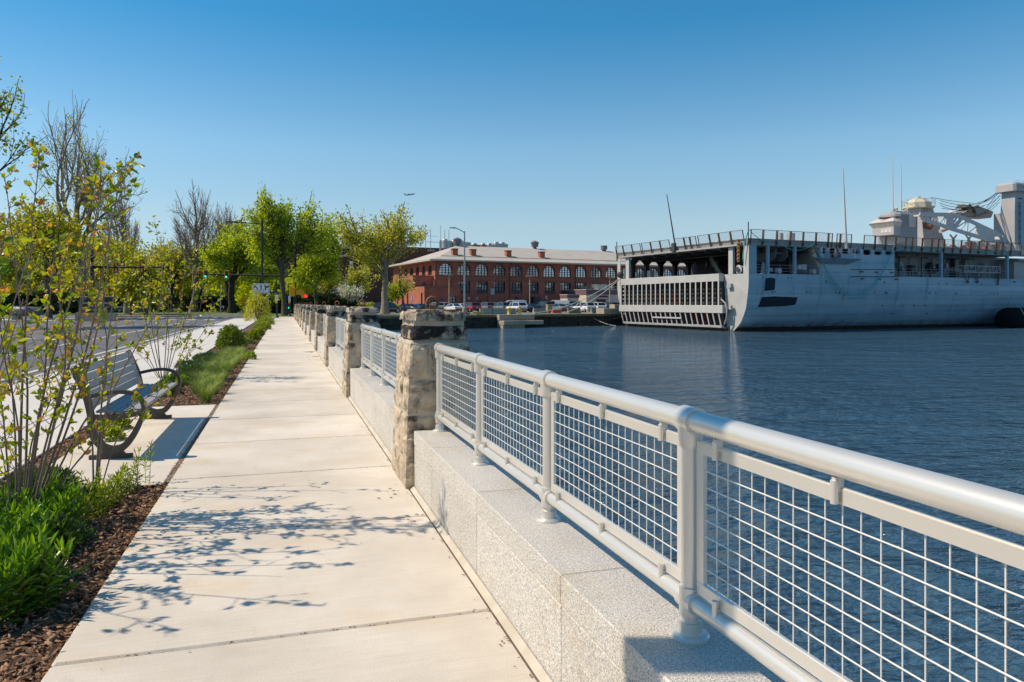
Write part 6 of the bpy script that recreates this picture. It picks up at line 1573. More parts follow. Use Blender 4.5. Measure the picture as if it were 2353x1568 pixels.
for x, yt, Zp in ((405, 880, 105), (1518, 800, 118), (1662, 860, 118)):
    vx = C5(x, 0)[0]; h = EYE + (HY - C5(0, yt)[1]) / F_PX * Zp; t = tag(MB().tube([(0, 0, 0), (0, 0, h)], [.08, .05], 8).build("slim_pole", M_galv, None, on(vx, Zp, 0)), {405: "slim grey pole on the park verge left of the big trunk", 1518: "slim grey pole before the dogwood", 1662: "slim grey pole left of the plane tree"}[x], "pole")
t = empty("brick_gate_pillar", on(C5(468, 0)[0], 140, 0), 0, "red and white banded pillar far behind the park trees", "pillar")
for k in range(6): MB().box(-.5, .5, -.5, .5, k * 1.1, k * 1.1 + .8).build("brick_band", M_brickA, t); MB().box(-.55, .55, -.55, .55, k * 1.1 + .803, k * 1.1 + 1.097).build("stone_band", M_signw, t)

# ------------------------------------------------------------------ bench
M_bframe = mat("bronze_cast_frame", (.075, .062, .05), (.095, .08, .065), 20, .55, metal=.4, bump=.0008, bscale=300); M_slat = mat("grey_slat", (.33, .32, .305), (.37, .36, .345), 3, .55, metal=.1, obj_var=.05)
bench = empty("park_bench", (0, 7.55, 0), 0, "grey slatted bench with curved bronze arm frames on the pad", "bench")
BL = 2.52
def ribbon(mb, pts, w, y0, y1):
    n = len(pts); L_, R_ = [], []
    for i in range(n):
        a = Vector(pts[max(i - 1, 0)]); b = Vector(pts[min(i + 1, n - 1)]); d = (b - a).normalized(); nn = Vector((-d.y, d.x)); ww = w[i] if isinstance(w, (list, tuple)) else w
        p = Vector(pts[i]); L_.append(p + nn * ww / 2); R_.append(p - nn * ww / 2)
    vs = [(p.x, y0, p.y) for p in L_] + [(p.x, y0, p.y) for p in R_] + [(p.x, y1, p.y) for p in L_] + [(p.x, y1, p.y) for p in R_]
    f = []
    for i in range(n - 1):
        f += [(i, i + 1, n + i + 1, n + i), (2 * n + i, 3 * n + i, 3 * n + i + 1, 2 * n + i + 1), (i, 2 * n + i, 2 * n + i + 1, i + 1), (n + i, n + i + 1, 3 * n + i + 1, 3 * n + i)]
    f += [(0, n, 3 * n, 2 * n), (n - 1, 3 * n - 1, 4 * n - 1, 2 * n - 1)]
    mb.add(vs, f)
def spline(pts, n=8):
    out = []
    P = [Vector(pts[0])] + [Vector(p) for p in pts] + [Vector(pts[-1])]
    for i in range(1, len(P) - 2):
        for k in range(n):
            t = k / n; a, b, c, d = P[i - 1], P[i], P[i + 1], P[i + 2]
            out.append(.5 * ((2 * b) + (c - a) * t + (2 * a - 5 * b + 4 * c - d) * t * t + (3 * b - a - 3 * c + d) * t ** 3))
    out.append(Vector(pts[-1])); return [(p.x, p.y) for p in out]
for y in (0.0, BL - .06):
    mb = MB()
    fr_ = spline([(-1.50, .075), (-1.42, .10), (-1.345, .19), (-1.285, .31), (-1.25, .42), (-1.262, .51), (-1.32, .575), (-1.42, .605), (-1.55, .60), (-1.715, .565)])
    ribbon(mb, fr_, [.075 - .04 * min(1, i / 30) for i in range(len(fr_))], y, y + .06)
    rr_ = spline([(-1.51, .075), (-1.59, .11), (-1.655, .20), (-1.68, .31), (-1.69, .42), (-1.725, .58), (-1.78, .72), (-1.83, .845)])
    ribbon(mb, rr_, [.07 - .015 * min(1, i / 30) for i in range(len(rr_))], y + .003, y + .057)
    ribbon(mb, spline([(-1.69, .385), (-1.5, .375), (-1.27, .405)]), .045, y + .006, y + .054)
    mb.box(-1.70, -1.34, y + .002, y + .058, 0, .035); mb.hexa([(-1.62, y + .004, .034), (-1.40, y + .004, .034), (-1.40, y + .056, .034), (-1.62, y + .056, .034), (-1.56, y + .004, .10), (-1.46, y + .004, .10), (-1.46, y + .056, .10), (-1.56, y + .056, .10)])
    mb.build("end_frame", M_bframe, bench)
for k in range(5):
    x = -1.655 + k * .079; z = .405 + .012 * abs(k - 2) * .4 + (.008 if k == 4 else 0)
    MB().bev(x, x + .072, .062, BL - .062, z, z + .022, .006).build("seat_slat", M_slat, bench)
for k in range(5):
    t0, t1 = k / 5 + .008, (k + 1) / 5 - .008
    a = Vector((-1.690, .455)).lerp(Vector((-1.815, .84)), t0); b = Vector((-1.690, .455)).lerp(Vector((-1.815, .84)), t1); n_ = Vector((.385, .125)).normalized() * .022
    MB().prism([(a.x, .062, a.y), (b.x, .062, b.y), (b.x + n_.x, .062, b.y + n_.y), (a.x + n_.x, .062, a.y + n_.y)], (0, BL - .124, 0)).build("back_slat", M_slat, bench)

# ------------------------------------------------------------------ airliner
pa = at(942, 447.5, 2400)
t = empty("airliner", pa, -TH + R(188), "small dark jet airliner crossing the blue sky", "airplane")
M_jet = mat("jet_dark", (.16, .18, .21), None, rough=.5); t.rotation_euler = (0, R(-9), -TH)
k = 24 / F_PX * 2400 / 2
MB().tube([(-k, 0, .8), (-k * .8, 0, .3), (-k * .5, 0, 0), (k * .7, 0, 0), (k * .92, 0, -.2), (k, 0, -.5)], [.3, 1.2, 1.9, 1.9, 1.3, .3], 12).build("fuselage", M_jet, t)
MB().prism([(-k * .1, 1.5, -.8), (k * .18, 1.5, -.8), (-k * .25, 16, 1.2), (-k * .34, 16, 1.2)], (0, 0, .4)).build("wing", M_jet, t); MB().prism([(-k * .1, -1.5, -.8), (k * .18, -1.5, -.8), (-k * .25, -16, 1.2), (-k * .34, -16, 1.2)], (0, 0, .4)).build("wing", M_jet, t)
MB().prism([(-k * .98, -.2, .8), (-k * .72, -.2, .8), (-k * .98, -.2, 6.5), (-k * 1.1, -.2, 6.5)], (0, .4, 0)).build("tail_fin", M_jet, t); MB().prism([(-k * .98, -5.5, 6.2), (-k * .9, 0, 6.2), (-k * .98, 5.5, 6.2), (-k * 1.08, 5.5, 6.2), (-k * 1.05, 0, 6.2), (-k * 1.08, -5.5, 6.2)], (0, 0, .3)).build("tailplane", M_jet, t)
for y in (-2.6, 2.6): MB().tube([(-k * .75, y, .9), (-k * .48, y, .9)], .85, 10).build("engine", M_jet, t)
# ------------------------------------------------------------------ trees
M_bark = mat("brown_bark", (.075, .058, .042), (.12, .095, .07), 3, .95, bump=.03, bscale=6)
M_barkd = mat("dark_bark", (.03, .024, .02), (.055, .045, .036), 3, .95, bump=.03, bscale=6)
M_barkp = mat("pale_plane_bark", (.30, .26, .19), (.20, .165, .115), 1.2, .9, spots=(.13, .10, .065), sscale=1.8, slo=.56, shi=.64)
M_twig = mat("twig", (.18, .135, .105), (.25, .19, .15), 1, .9)
LF_ol = leafmat("olive_spring_leaf", [(.21, .21, .012), (.36, .34, .02), (.50, .47, .04)])
LF_br = leafmat("bright_spring_leaf", [(.20, .27, .015), (.35, .41, .03), (.50, .52, .06)])
LF_pl = leafmat("plane_leaf", [(.25, .26, .025), (.41, .40, .04), (.56, .52, .12)])
LF_dk = leafmat("evergreen_leaf", [(.015, .028, .008), (.03, .05, .012), (.05, .08, .018)], trans=.15)
LF_wh = leafmat("dogwood_bract", [(.35, .36, .22), (.5, .5, .36), (.6, .6, .48)])
LF_sh = leafmat("shrub_leaf", [(.07, .14, .010), (.17, .25, .012), (.33, .36, .022), (.46, .33, .025), (.46, .22, .06)], .35, .42)
LF_lan = leafmat("lance_leaf", [(.06, .13, .015), (.12, .24, .018), (.22, .36, .025)], .3, .35)
LF_lime = leafmat("lime_leaf", [(.15, .22, .015), (.26, .33, .025), (.38, .42, .04)], .4, .35)
LF_grass = leafmat("grass_blade", [(.13, .20, .03), (.23, .30, .06), (.36, .40, .11)], .45, .35)
LF_jun = leafmat("juniper", [(.03, .07, .015), (.06, .12, .02), (.10, .17, .025)], .5, .2)
LF_box = leafmat("box_leaf", [(.08, .13, .010), (.16, .23, .014), (.27, .33, .022)], .28, .25)

def unit(v): return v / np.maximum(np.linalg.norm(v, axis=1, keepdims=True), 1e-9)
def leaf_quads(P, D, L_, wr, rng, fold=False):
    """leaf blades at points P along D; fold gives a creased six-point blade"""
    n = len(P); D = unit(D); r = rng.normal(size=(n, 3)); S = unit(np.cross(D, r)); N = np.cross(S, D)
    L_ = L_[:, None] if hasattr(L_, '__len__') else np.full((n, 1), L_)
    w = L_ * wr
    if not fold:
        V = np.stack([P, P + D * L_ * .5 + S * w, P + D * L_, P + D * L_ * .5 - S * w], 1).reshape(-1, 3)
        return V, np.arange(4 * n).reshape(n, 4), 1
    up = N * w * .45
    V = np.stack([P, P + D * L_ * .28 + S * w * .85 + up, P + D * L_ * .66 + S * w * .8 + up * .8, P + D * L_ - N * L_ * .12, P + D * L_ * .66 - S * w * .8 + up * .8, P + D * L_ * .28 - S * w * .85 + up], 1).reshape(-1, 3)
    b = np.arange(n)[:, None] * 6
    Q = np.concatenate([b + np.array([[0, 1, 2, 3]]), b + np.array([[0, 3, 4, 5]])], 1).reshape(-1, 4)
    return V, Q, 2
def tube_set(segs, n, name, m):
    """segs: list of (points array, radii array); all with n sides, joined in one mesh"""
    VV, QQ = [], []; base = 0
    for pts, rad in segs:
        pts = np.asarray(pts); k = len(pts)
        t = np.gradient(pts, axis=0); t = unit(t); ref = np.array([[.31, .9, .2]]); u = unit(np.cross(t, ref)); w = np.cross(t, u)
        a = 2 * np.pi * np.arange(n) / n
        ring = pts[:, None, :] + (u[:, None, :] * np.cos(a)[None, :, None] + w[:, None, :] * np.sin(a)[None, :, None]) * np.asarray(rad)[:, None, None]
        VV.append(ring.reshape(-1, 3)); i = np.arange(k - 1)[:, None]; j = np.arange(n)[None, :]; j2 = (j + 1) % n
        QQ.append((np.stack([i * n + j, i * n + j2, (i + 1) * n + j2, (i + 1) * n + j], -1).reshape(-1, 4)) + base); base += k * n
    return np_mesh(name, np.concatenate(VV), np.concatenate(QQ), m, smooth=True)
def rot_about(d, ax, a):
    return d * math.cos(a) + np.cross(ax, d) * math.sin(a) + ax * np.dot(ax, d) * (1 - math.cos(a))
def grow(seed, H, Wd, trunk, levels, kids, r0, spread=.75, up=.12, wig=.16, ratio=.66, lean=(0, 0)):
    rng = np.random.default_rng(seed); segs = []; tips = []
    def br(p, d, L_, r, lv):
        n = 5 if lv < 2 else 4 if lv < 3 else 3; pts = [p]; dd = d
        for i in range(n):
            dd = dd + rng.normal(size=3) * wig + np.array([0, 0, up]); dd /= np.linalg.norm(dd); pts.append(pts[-1] + dd * L_ / n)
        pts = np.array(pts); re = r * (.62 if lv else .7); rad = np.linspace(r, re, n + 1); segs.append((lv, pts, rad))
        if lv >= levels: tips.append(pts); return
        k = kids[lv]; ph = rng.uniform(0, 6.3)
        for c in range(k):
            f = (.35 if lv else .55) + (1 - (.35 if lv else .55)) * (c + rng.uniform(.2, .9)) / k
            f = min(f, 1); i = min(int(f * n), n - 1); q = pts[i] + (pts[i + 1] - pts[i]) * (f * n - i)
            ax = np.cross(dd, rng.normal(size=3)); ax /= np.linalg.norm(ax); a = rng.uniform(.55, 1.15) * spread
            nd = rot_about(pts[min(i + 1, n)] - pts[i], ax, a); nd /= np.linalg.norm(nd)
            nd = nd * .75 + .25 * np.array([math.cos(ph + c * 2.4), math.sin(ph + c * 2.4), .2]) if lv == 0 else nd
            br(q, nd, L_ * ratio * rng.uniform(.75, 1.2) * (1.25 - .45 * f), max(r * (1 - .4 * f) * rng.uniform(.45, .7), .006), lv + 1)
        br(pts[-1], dd, L_ * ratio * rng.uniform(.8, 1.1), re * .95, lv + 1)
    d0 = np.array([lean[0], lean[1], 1.0]); d0 /= np.linalg.norm(d0)
    br(np.zeros(3), d0, trunk * 1.25, r0, 0)
    al = np.concatenate([t for t in tips]); top = np.percentile(al[:, 2], 99.3); wx = np.percentile(np.hypot(al[:, 0] - al[:, 0].mean(), al[:, 1] - al[:, 1].mean()), 96)
    sz_ = H / top; sx_ = Wd / 2 / wx
    out = []; 
    def T(p):
        q = p.copy(); f = np.clip(q[:, 2:3] / top * 2.2, .25, 1); q[:, 2] *= sz_
        q[:, :2] *= sx_ * f + (1 - f) * min(sx_, 1); return q
    return [(lv, T(p), r) for lv, p, r in segs], [T(t) for t in tips], rng
def make_tree(name, label, pos, H, Wd, seed, leaf=None, nl=12, lsize=.28, bark=None, trunk=None, levels=3, kids=(7, 5, 5, 4), r0=None, spread=.75, up=.12, jit=.3, twigmat=None, cat="tree", group="trees beyond the road", dens=1.0, lean=(0, 0), wig=.16, minr=0.0):
    t = empty(name, pos, 0, label, cat, group); bark = bark or M_bark
    trunk = trunk or H * .22; r0 = r0 or H * .022
    segs, tips, rng = grow(seed, H, Wd, trunk, levels, kids, r0, spread, up, lean=lean, wig=wig)
    big = [(p, np.maximum(r, minr)) for lv, p, r in segs if lv == 0]; mid = [(p, np.maximum(r, minr)) for lv, p, r in segs if 0 < lv < 3]; fine = [(p, np.maximum(r, minr)) for lv, p, r in segs if lv >= 3]
    if big: big[0][1][0] *= 1.5
    link("trunk", tube_set(big, 10, "trunk", bark), t)
    if mid: link("limbs", tube_set(mid, 6, "limbs", bark), t)
    if fine: link("twigs", tube_set(fine, 3, "twigs", twigmat or bark), t)
    if leaf:
        P = []; D = []
        for tp in tips:
            m = max(1, int(rng.poisson(nl * dens))); f = rng.uniform(0, len(tp) - 1.001, m); i = f.astype(int); q = tp[i] + (tp[i + 1] - tp[i]) * (f - i)[:, None]
            P.append(q + rng.normal(size=(m, 3)) * jit); d = rng.normal(size=(m, 3)); d[:, 2] -= .3; D.append(d)
        P = np.concatenate(P); D = np.concatenate(D); V, Q, k = leaf_quads(P, D, rng.uniform(.7, 1.3, len(P)) * lsize, .42, rng)
        cl = np.repeat(np.clip(rng.normal(.5, .24, len(P)), 0, 1), k)
        link("crown", np_mesh("crown", V, Q, leaf, cl), t)
    return t
ORDW = "nearest second third fourth fifth sixth seventh eighth ninth tenth eleventh twelfth thirteenth fourteenth fifteenth sixteenth seventeenth eighteenth nineteenth farthest".split()
G = lambda vx, Z, z=-.03: on(vx, Z, z)
Ht = lambda vy, Z: EYE + .03 + (HY - vy) / F_PX * Z
Wm = lambda w, Z: w / F_PX * Z
make_tree("plane_tree", "tall olive-leaved tree cut by the left picture edge", G(-75, 44), Ht(70, 44), Wm(320, 44), 11, LF_ol, 7, .22, M_barkd, levels=4, kids=(6, 4, 4, 3), jit=.18)
make_tree("sycamore_tree", "tall nearly bare sycamore with pale limbs on the left", G(215, 74), Ht(268, 74), Wm(285, 74), 23, LF_ol, .6, .2, M_barkp, trunk=6.0, levels=4, kids=(7, 4, 4, 5), r0=.45, spread=1.05, up=.06, wig=.2, jit=.2, twigmat=M_twig, lean=(-.12, 0), minr=.013)
make_tree("bare_tree", "thin bare tree right of the tall sycamore", G(292, 105), Ht(450, 105), Wm(105, 105), 31, None, bark=M_barkp, levels=4, kids=(6, 5, 4, 4), spread=.8, up=.1, twigmat=M_twig, minr=.016)
make_tree("bare_tree", "bare reddish tree behind the bright green maple", G(442, 122), Ht(452, 122), Wm(150, 122), 37, None, bark=M_barkp, levels=4, kids=(8, 5, 4, 5), spread=.85, up=.08, wig=.18, twigmat=M_twig, minr=.018)
make_tree("bare_tree", "small bare tree between the two bright green trees", G(527, 135), Ht(482, 135), Wm(80, 135), 41, None, bark=M_bark, levels=4, kids=(6, 5, 4, 4), spread=.5, up=.22, twigmat=M_twig, minr=.018)
make_tree("olive_tree_left", "broad olive-green tree behind the near shrub", G(112, 70), Ht(478, 70), Wm(245, 70), 43, LF_ol, 22, .22, M_bark, levels=3, kids=(10, 6, 5), jit=.42, up=.06)
make_tree("olive_tree_mid", "olive-green tree left of the signals", G(335, 100), Ht(545, 100), Wm(170, 100), 47, LF_ol, 26, .26, M_bark, levels=3, kids=(10, 6, 5), jit=.5, up=.06)
make_tree("maple_tree", "yellow-green maple with a thick dark trunk in the park", G(533, 112), Ht(512, 112), Wm(175, 112), 53, LF_br, 34, .30, M_barkd, levels=3, kids=(10, 6, 5), jit=.34, r0=.55, up=.07)
make_tree("oak_tree", "tall bright green oak at the end of the walkway", G(655, 90), Ht(455, 90), Wm(205, 90), 59, LF_br, 30, .27, M_bark, levels=3, kids=(12, 6, 5), r0=.34, jit=.28, wig=.13, up=.06)
make_tree("linden_tree", "bright green tree with drooping crown right of the oak", G(728, 100), Ht(525, 100), Wm(95, 100), 61, LF_br, 34, .28, M_bark, levels=3, kids=(10, 6, 4), jit=.45, up=.04)
make_tree("plane_tree", "forked pale-barked plane tree at the corner of the car park", G(884, 105), Ht(488, 105), Wm(205, 105), 71, LF_pl, 24, .30, M_barkp, levels=3, kids=(8, 6, 5), r0=.5, jit=.34, spread=.8, up=.10)
bgt = [(-40, 96, 520, 190, "olive tree at the left edge behind the road"), (40, 130, 560, 170, "far olive tree behind the cannon"), (165, 118, 545, 170, "olive tree above the wayfinding board"), (262, 138, 560, 140, "far olive tree right of the board"), (300, 92, 600, 110, "low olive tree below the left signals"), (395, 128, 560, 130, "olive tree behind the crossing"), (455, 140, 570, 120, "far tree left of the maple trunk"), (590, 128, 560, 130, "bright tree between maple and oak")]
for i, (vx, Z, vy, w, lab) in enumerate(bgt):
    make_tree("park_tree", lab, G(vx, Z), Ht(vy, Z), Wm(w, Z), 100 + i, LF_br if i == 7 else LF_ol, 26, .36, M_barkd, levels=3, kids=(9, 6, 4), jit=.65, up=.05, trunk=2.0)
for i, (vx, Z, vy, w, lf, lab, nl) in enumerate(((800, 114, 655, 60, LF_wh, "white flowering dogwood before the dark brick block", 6), (832, 124, 612, 85, LF_pl, "yellow-green small tree left of the plane tree", 14), (760, 126, 600, 70, LF_ol, "olive small tree before the dark brick block", 12), (930, 126, 622, 75, LF_pl, "thin budding tree before the orange annex", 3), (915, 128, 650, 40, LF_br, "small bright green tree beside the annex", 16))):
    make_tree("small_tree", lab, G(vx, Z), Ht(vy, Z), Wm(w, Z), 140 + i, lf, nl, .26, M_bark, levels=3, kids=(6, 5, 4), jit=.3, trunk=1.6, spread=.9)

def shell_bush(name, label, pos, w, d, h, leaf, n, lsize, seed, cat="shrub", group=None, flat=1.0, wr=.42, fold=False, stems=True):
    """rounded shrub: leaves through an uneven mound, stems inside"""
    rng = np.random.default_rng(seed); t = empty(name, pos, 0, label, cat, group)
    cs = rng.normal(size=(14, 3)); cs = unit(cs); cs[:, 2] = np.abs(cs[:, 2]); rr = rng.uniform(.75, 1.12, 14)
    u = unit(rng.normal(size=(n, 3))); u[:, 2] = np.abs(u[:, 2]) * 1.0
    bump_ = 1 - .22 * np.min(np.linalg.norm(u[:, None] - cs[None], axis=2), axis=1) + .10 * np.sin(u[:, 0] * 9 + seed) * np.cos(u[:, 1] * 8)
    r = rng.uniform(.55, 1.0, n) ** .5 * bump_
    P = u * r[:, None] * np.array([[w / 2, d / 2, h]]); D = u + rng.normal(size=(n, 3)) * .7; D[:, 2] += .3
    V, Q, k = leaf_quads(P, D, rng.uniform(.6, 1.3, n) * lsize, wr, rng, fold)
    link("foliage", np_mesh("foliage", V, Q, leaf, np.repeat(np.clip(rng.normal(.5, .25, n), 0, 1), k)), t)
    if stems:
        sg = []
        for i in range(9):
            a = rng.uniform(0, 6.3); e = np.array([math.cos(a) * w * .33, math.sin(a) * d * .33, h * .8]); sg.append((np.array([[0, 0, -.03], e * .5 + rng.normal(size=3) * .03 * h, e]), [h * .018, h * .012, h * .006]))
        link("stems", tube_set(sg, 5, "stems", M_bark), t)
    return t
for i, (vx, Z, w, h, lab) in enumerate(((690, 110, 9, 2.6, "dark evergreen hedge mass beside the oak trunk"), (745, 112, 8, 3.2, "dark evergreen shrub below the linden"), (782, 116, 6, 2.6, "dark evergreen shrub before the dogwood"), (480, 132, 12, 2.8, "dark shrub bank behind the maple trunk"), (395, 134, 12, 3, "dark shrub bank behind the crossing"), (290, 140, 12, 3, "dark shrub bank behind the side street"), (120, 110, 14, 3.2, "dark shrub bank behind the wayfinding board"), (210, 125, 12, 3.0, "dark shrub bank behind the left signal mast"), (30, 100, 12, 3.0, "dark shrub bank behind the cannon barrel"), (-60, 95, 12, 3.0, "dark shrub bank at the left picture edge"))):
    shell_bush("evergreen_shrub", lab, G(vx, Z), w, 4, h, LF_dk, 2600, .42, 200 + i, group="dark evergreen shrubs", stems=False)
for i, (vx, Z, w, h, lab) in enumerate(((850, 116, 3.6, 1.7, "clipped round green bush left of the silver car"), (898, 122, 3.4, 1.7, "clipped round green bush right of the plane trunk"), (760 + 68, 120, 3.2, 1.5, "clipped round green bush before the slim pole"))):
    shell_bush("clipped_bush", lab, G(vx, Z), w, 3, h, LF_br, 2200, .2, 230 + i, group="clipped bushes by the car park", stems=False)

for i, (vx, Z, w, h, k) in enumerate(((-60, 150, 15, 9, 0), (20, 158, 15, 8, 0), (95, 150, 14, 9.5, 0), (170, 160, 15, 8, 0), (245, 152, 14, 9, 0), (320, 160, 15, 8.5, 0), (395, 152, 13, 9, 0), (465, 160, 14, 8, 0), (540, 156, 13, 9, 1), (610, 150, 13, 8.5, 1), (680, 150, 12, 8, 1))):
    shell_bush("distant_tree", "far bushy tree of the line closing the park, %s from the left" % ORDW[i].replace("nearest", "first"), G(vx, Z), w, 8, h, LF_br if k else LF_ol, 3600, .6, 260 + i, "tree", "far trees closing the park", stems=True)
# ------------------------------------------------------------------ near shrubs (serviceberry-like, many upright stems)
def stem_shrub(name, label, stems, seed, leaf, lsize, dens, twig_len, bark, fruit=None, group=None):
    """stems: list of polylines (world points) ; side twigs carry the leaves"""
    rng = np.random.default_rng(seed); org = np.array(stems[0][0][:3]); t = empty(name, (org[0], org[1], 0), 0, label, "shrub", group); org = np.array([org[0], org[1], 0])
    segs = []; P = []; D = []; S = []; FP = []
    for st in stems:
        pts = np.array(spline3([np.array(p) for p in st], 6)) - org; L_ = np.linalg.norm(np.diff(pts, axis=0), axis=1).sum(); n = len(pts)
        pts += np.cumsum(rng.normal(size=pts.shape) * .004, axis=0) * np.linspace(0, 1, n)[:, None]
        r0 = .0032 + .0028 * L_; segs.append((pts, np.linspace(r0, .0022, n)))
        nt_ = int(L_ * dens[0])
        for i in range(nt_):
            f = rng.uniform(.16, 1.0) ** .8; k = min(int(f * (n - 1)), n - 2); q = pts[k] + (pts[k + 1] - pts[k]) * (f * (n - 1) - k)
            d = unit((pts[k + 1] - pts[k])[None])[0]; s = rng.normal(size=3); s -= d * s.dot(d); s /= np.linalg.norm(s); a = rng.uniform(.5, 1.2)
            dd = d * math.cos(a) + s * math.sin(a); tl = twig_len * rng.uniform(.35, 1.25) * (1.1 - .5 * f); m = 4; tp = [q]
            for j in range(m):
                dd = dd + rng.normal(size=3) * .12 + np.array([0, 0, .06]); dd /= np.linalg.norm(dd); tp.append(tp[-1] + dd * tl / m)
            tp = np.array(tp); segs.append((tp, np.linspace(.0028, .0012, m + 1)))
            nl = max(1, rng.poisson(dens[1])); ff = rng.uniform(.25, 1, nl) * m; kk = np.minimum(ff.astype(int), m - 1)
            P.append(tp[kk] + (tp[kk + 1] - tp[kk]) * (ff - kk)[:, None]); x = rng.normal(size=(nl, 3)) * .75 + dd[None]; x[:, 2] -= .25; D.append(x); S.append(np.full(nl, q[2]))
            if fruit and rng.random() < fruit: FP.append(tp[-1])
    link("stems", tube_set(segs, 5, "stems", bark), t)
    P = np.concatenate(P); D = np.concatenate(D); S = np.concatenate(S)
    V, Q, k = leaf_quads(P, D, rng.uniform(.6, 1.25, len(P)) * lsize, .34, rng, True)
    tint = np.clip(rng.normal(.48, .28, len(P)), 0, 1)
    link("leaves", np_mesh("leaves", V, Q, leaf, np.repeat(tint, k)), t)
    if FP:
        mb = MB()
        for p in FP:
            for j in range(5):
                e = p + rng.normal(size=3) * .022 + np.array([0, 0, .02]); mb.tube([tuple(p), tuple(e)], .0008, 3, cap=False); mb.lathe([(.0005, -.004), (.004, 0), (.0005, .005)], 5, tuple(e))
        mb.build("seed_heads", mat("seed_brown", (.10, .04, .03), (.2, .09, .05), 20, .8) if "seed_brown" not in MATS else MATS["seed_brown"], t)
    return t
def spline3(pts, n):
    P = [pts[0]] + list(pts) + [pts[-1]]; out = []
    for i in range(1, len(P) - 2):
        for k in range(n):
            t = k / n; a, b, c, d = P[i - 1], P[i], P[i + 1], P[i + 2]; out.append(.5 * ((2 * b) + (c - a) * t + (2 * a - 5 * b + 4 * c - d) * t * t + (3 * b - a - 3 * c + d) * t ** 3))
    out.append(pts[-1]); return out
rsx = random.Random(21)
def stem_from_px(pts, Z0, dz=0.0):
    """a stem known by its course in the photo; it grows from the bed at depth Z0 and leans dz metres in depth"""
    out = []
    n = len(pts)
    for i, (x, y) in enumerate(pts):
        Z = Z0 + dz * i / (n - 1); p = at(x, y, Z)
        if i == 0: p.z = -.04
        out.append(tuple(p))
    return out
Z0 = 4.72
A = [([(38, 1215), (30, 900), (-12, 560)], .3), ([(44, 1213), (52, 850), (66, 560), (80, 352)], -.2), ([(30, 1210), (8, 950), (-30, 700)], -.3), ([(50, 1212), (64, 900), (38, 600), (20, 410)], .35),
     ([(56, 1210), (100, 900), (112, 690), (120, 560)], .1), ([(60, 1212), (130, 950), (190, 700), (240, 395)], .2), ([(66, 1208), (150, 960), (215, 720), (262, 430), (264, 378)], -.25), ([(58, 1208), (120, 1000), (170, 800), (205, 560)], .45),
     ([(48, 1210), (70, 1020), (110, 900), (60, 760)], .4), ([(72, 1210), (180, 1060), (280, 960), (372, 905)], -.15), 
     ([(34, 1212), (10, 1060), (-40, 900)], .2), ([(55, 1210), (100, 1040), (150, 840), (140, 650), (165, 540)], -.3), ([(66, 1210), (150, 1000), (215, 800), (250, 600), (236, 470)], .1), ([(40, 1214), (44, 1000), (10, 800), (-5, 700)], -.2), ([(70, 1208), (170, 1010), (240, 900), (250, 760), (225, 640)], .35), ([(52, 1212), (90, 950), (140, 760), (220, 520), (232, 420)], -.1)]
stem_shrub("serviceberry_shrub", "large many-stemmed shrub with bronze-green leaves in the near bed", [stem_from_px(p, Z0 + .16 * math.sin(i * 2.3), dz) for i, (p, dz) in enumerate(A)], 5, LF_sh, .044, (13, 4.0), .22, M_twig, .12)
A2 = [([(218, 1128), (236, 900), (262, 690), (300, 520)], .1), ([(222, 1126), (250, 930), (330, 760), (372, 690)], .2), ([(215, 1128), (210, 940), (190, 770), (205, 640)], -.1), ([(226, 1126), (270, 1000), (340, 930), (362, 880)], .2), ([(220, 1128), (232, 1000), (262, 860), (270, 760)], -.2)]
stem_shrub("serviceberry_shrub", "smaller leafy shrub with upright stems just behind the large one", [stem_from_px(p, 5.55 + .08 * math.sin(i * 2), dz) for i, (p, dz) in enumerate(A2)], 9, LF_sh, .044, (6, 2.4), .2, M_twig, .06)
ZB = F_PX * EYE / (871 - HY)
B = [([(372, 871), (362, 760), (372, 620), (352, 505)], .4), ([(376, 871), (384, 760), (392, 650), (400, 560)], -.3), ([(370, 871), (345, 780), (322, 660), (318, 560)], .3), ([(380, 871), (402, 770), (418, 680), (425, 590)], .2), ([(368, 871), (330, 800), (298, 720), (284, 640)], -.4), ([(384, 871), (425, 800), (458, 720), (470, 650)], .3), ([(386, 871), (430, 815), (470, 760), (492, 700)], -.3), ([(378, 871), (388, 780), (370, 680), (380, 600)], .5), ([(366, 871), (336, 830), (300, 800), (276, 770)], .2), ([(384, 871), (420, 830), (460, 790), (488, 765)], .4), ([(374, 871), (350, 760), (340, 650), (335, 590)], -.5), ([(382, 871), (410, 780), (440, 690), (452, 620)], -.1)]
stem_shrub("serviceberry_shrub", "open many-stemmed shrub behind the bench, sky between its stems", [stem_from_px(p, ZB + .3 * math.sin(i * 1.9), dz) for i, (p, dz) in enumerate(B)], 15, LF_sh, .068, (10, 3.6), .34, M_twig, .05)
C_ = []
for i in range(9):
    a = i * 1.1; b0 = W(-3.05 + .1 * math.cos(a), 3.85 + .12 * math.sin(a), -.04); hh = 1.5 + .55 * math.sin(i * 1.7) ** 2
    C_.append([tuple(b0), tuple(b0 + Vector((.14 * math.cos(a), .16 * math.sin(a), hh * .5))), tuple(b0 + Vector((.34 * math.cos(a) + .05, .42 * math.sin(a) - .1, hh)))])
stem_shrub("serviceberry_shrub", "leafy shrub at the left picture edge whose shade falls across the near slabs", C_, 19, LF_sh, .055, (11, 3.4), .26, M_twig, .05)
shell_bush("forsythia_bush", "tall yellow-green bush at the foot of the lane arrow sign", gnd(593, 738), 2.3, 2.0, 2.5, LF_pl, 2600, .12, 301)
shell_bush("box_shrub", "round glossy box shrub in the middle of the bed", gnd(531, 801), 1.0, .95, .78, LF_box, 5200, .045, 303, fold=True)
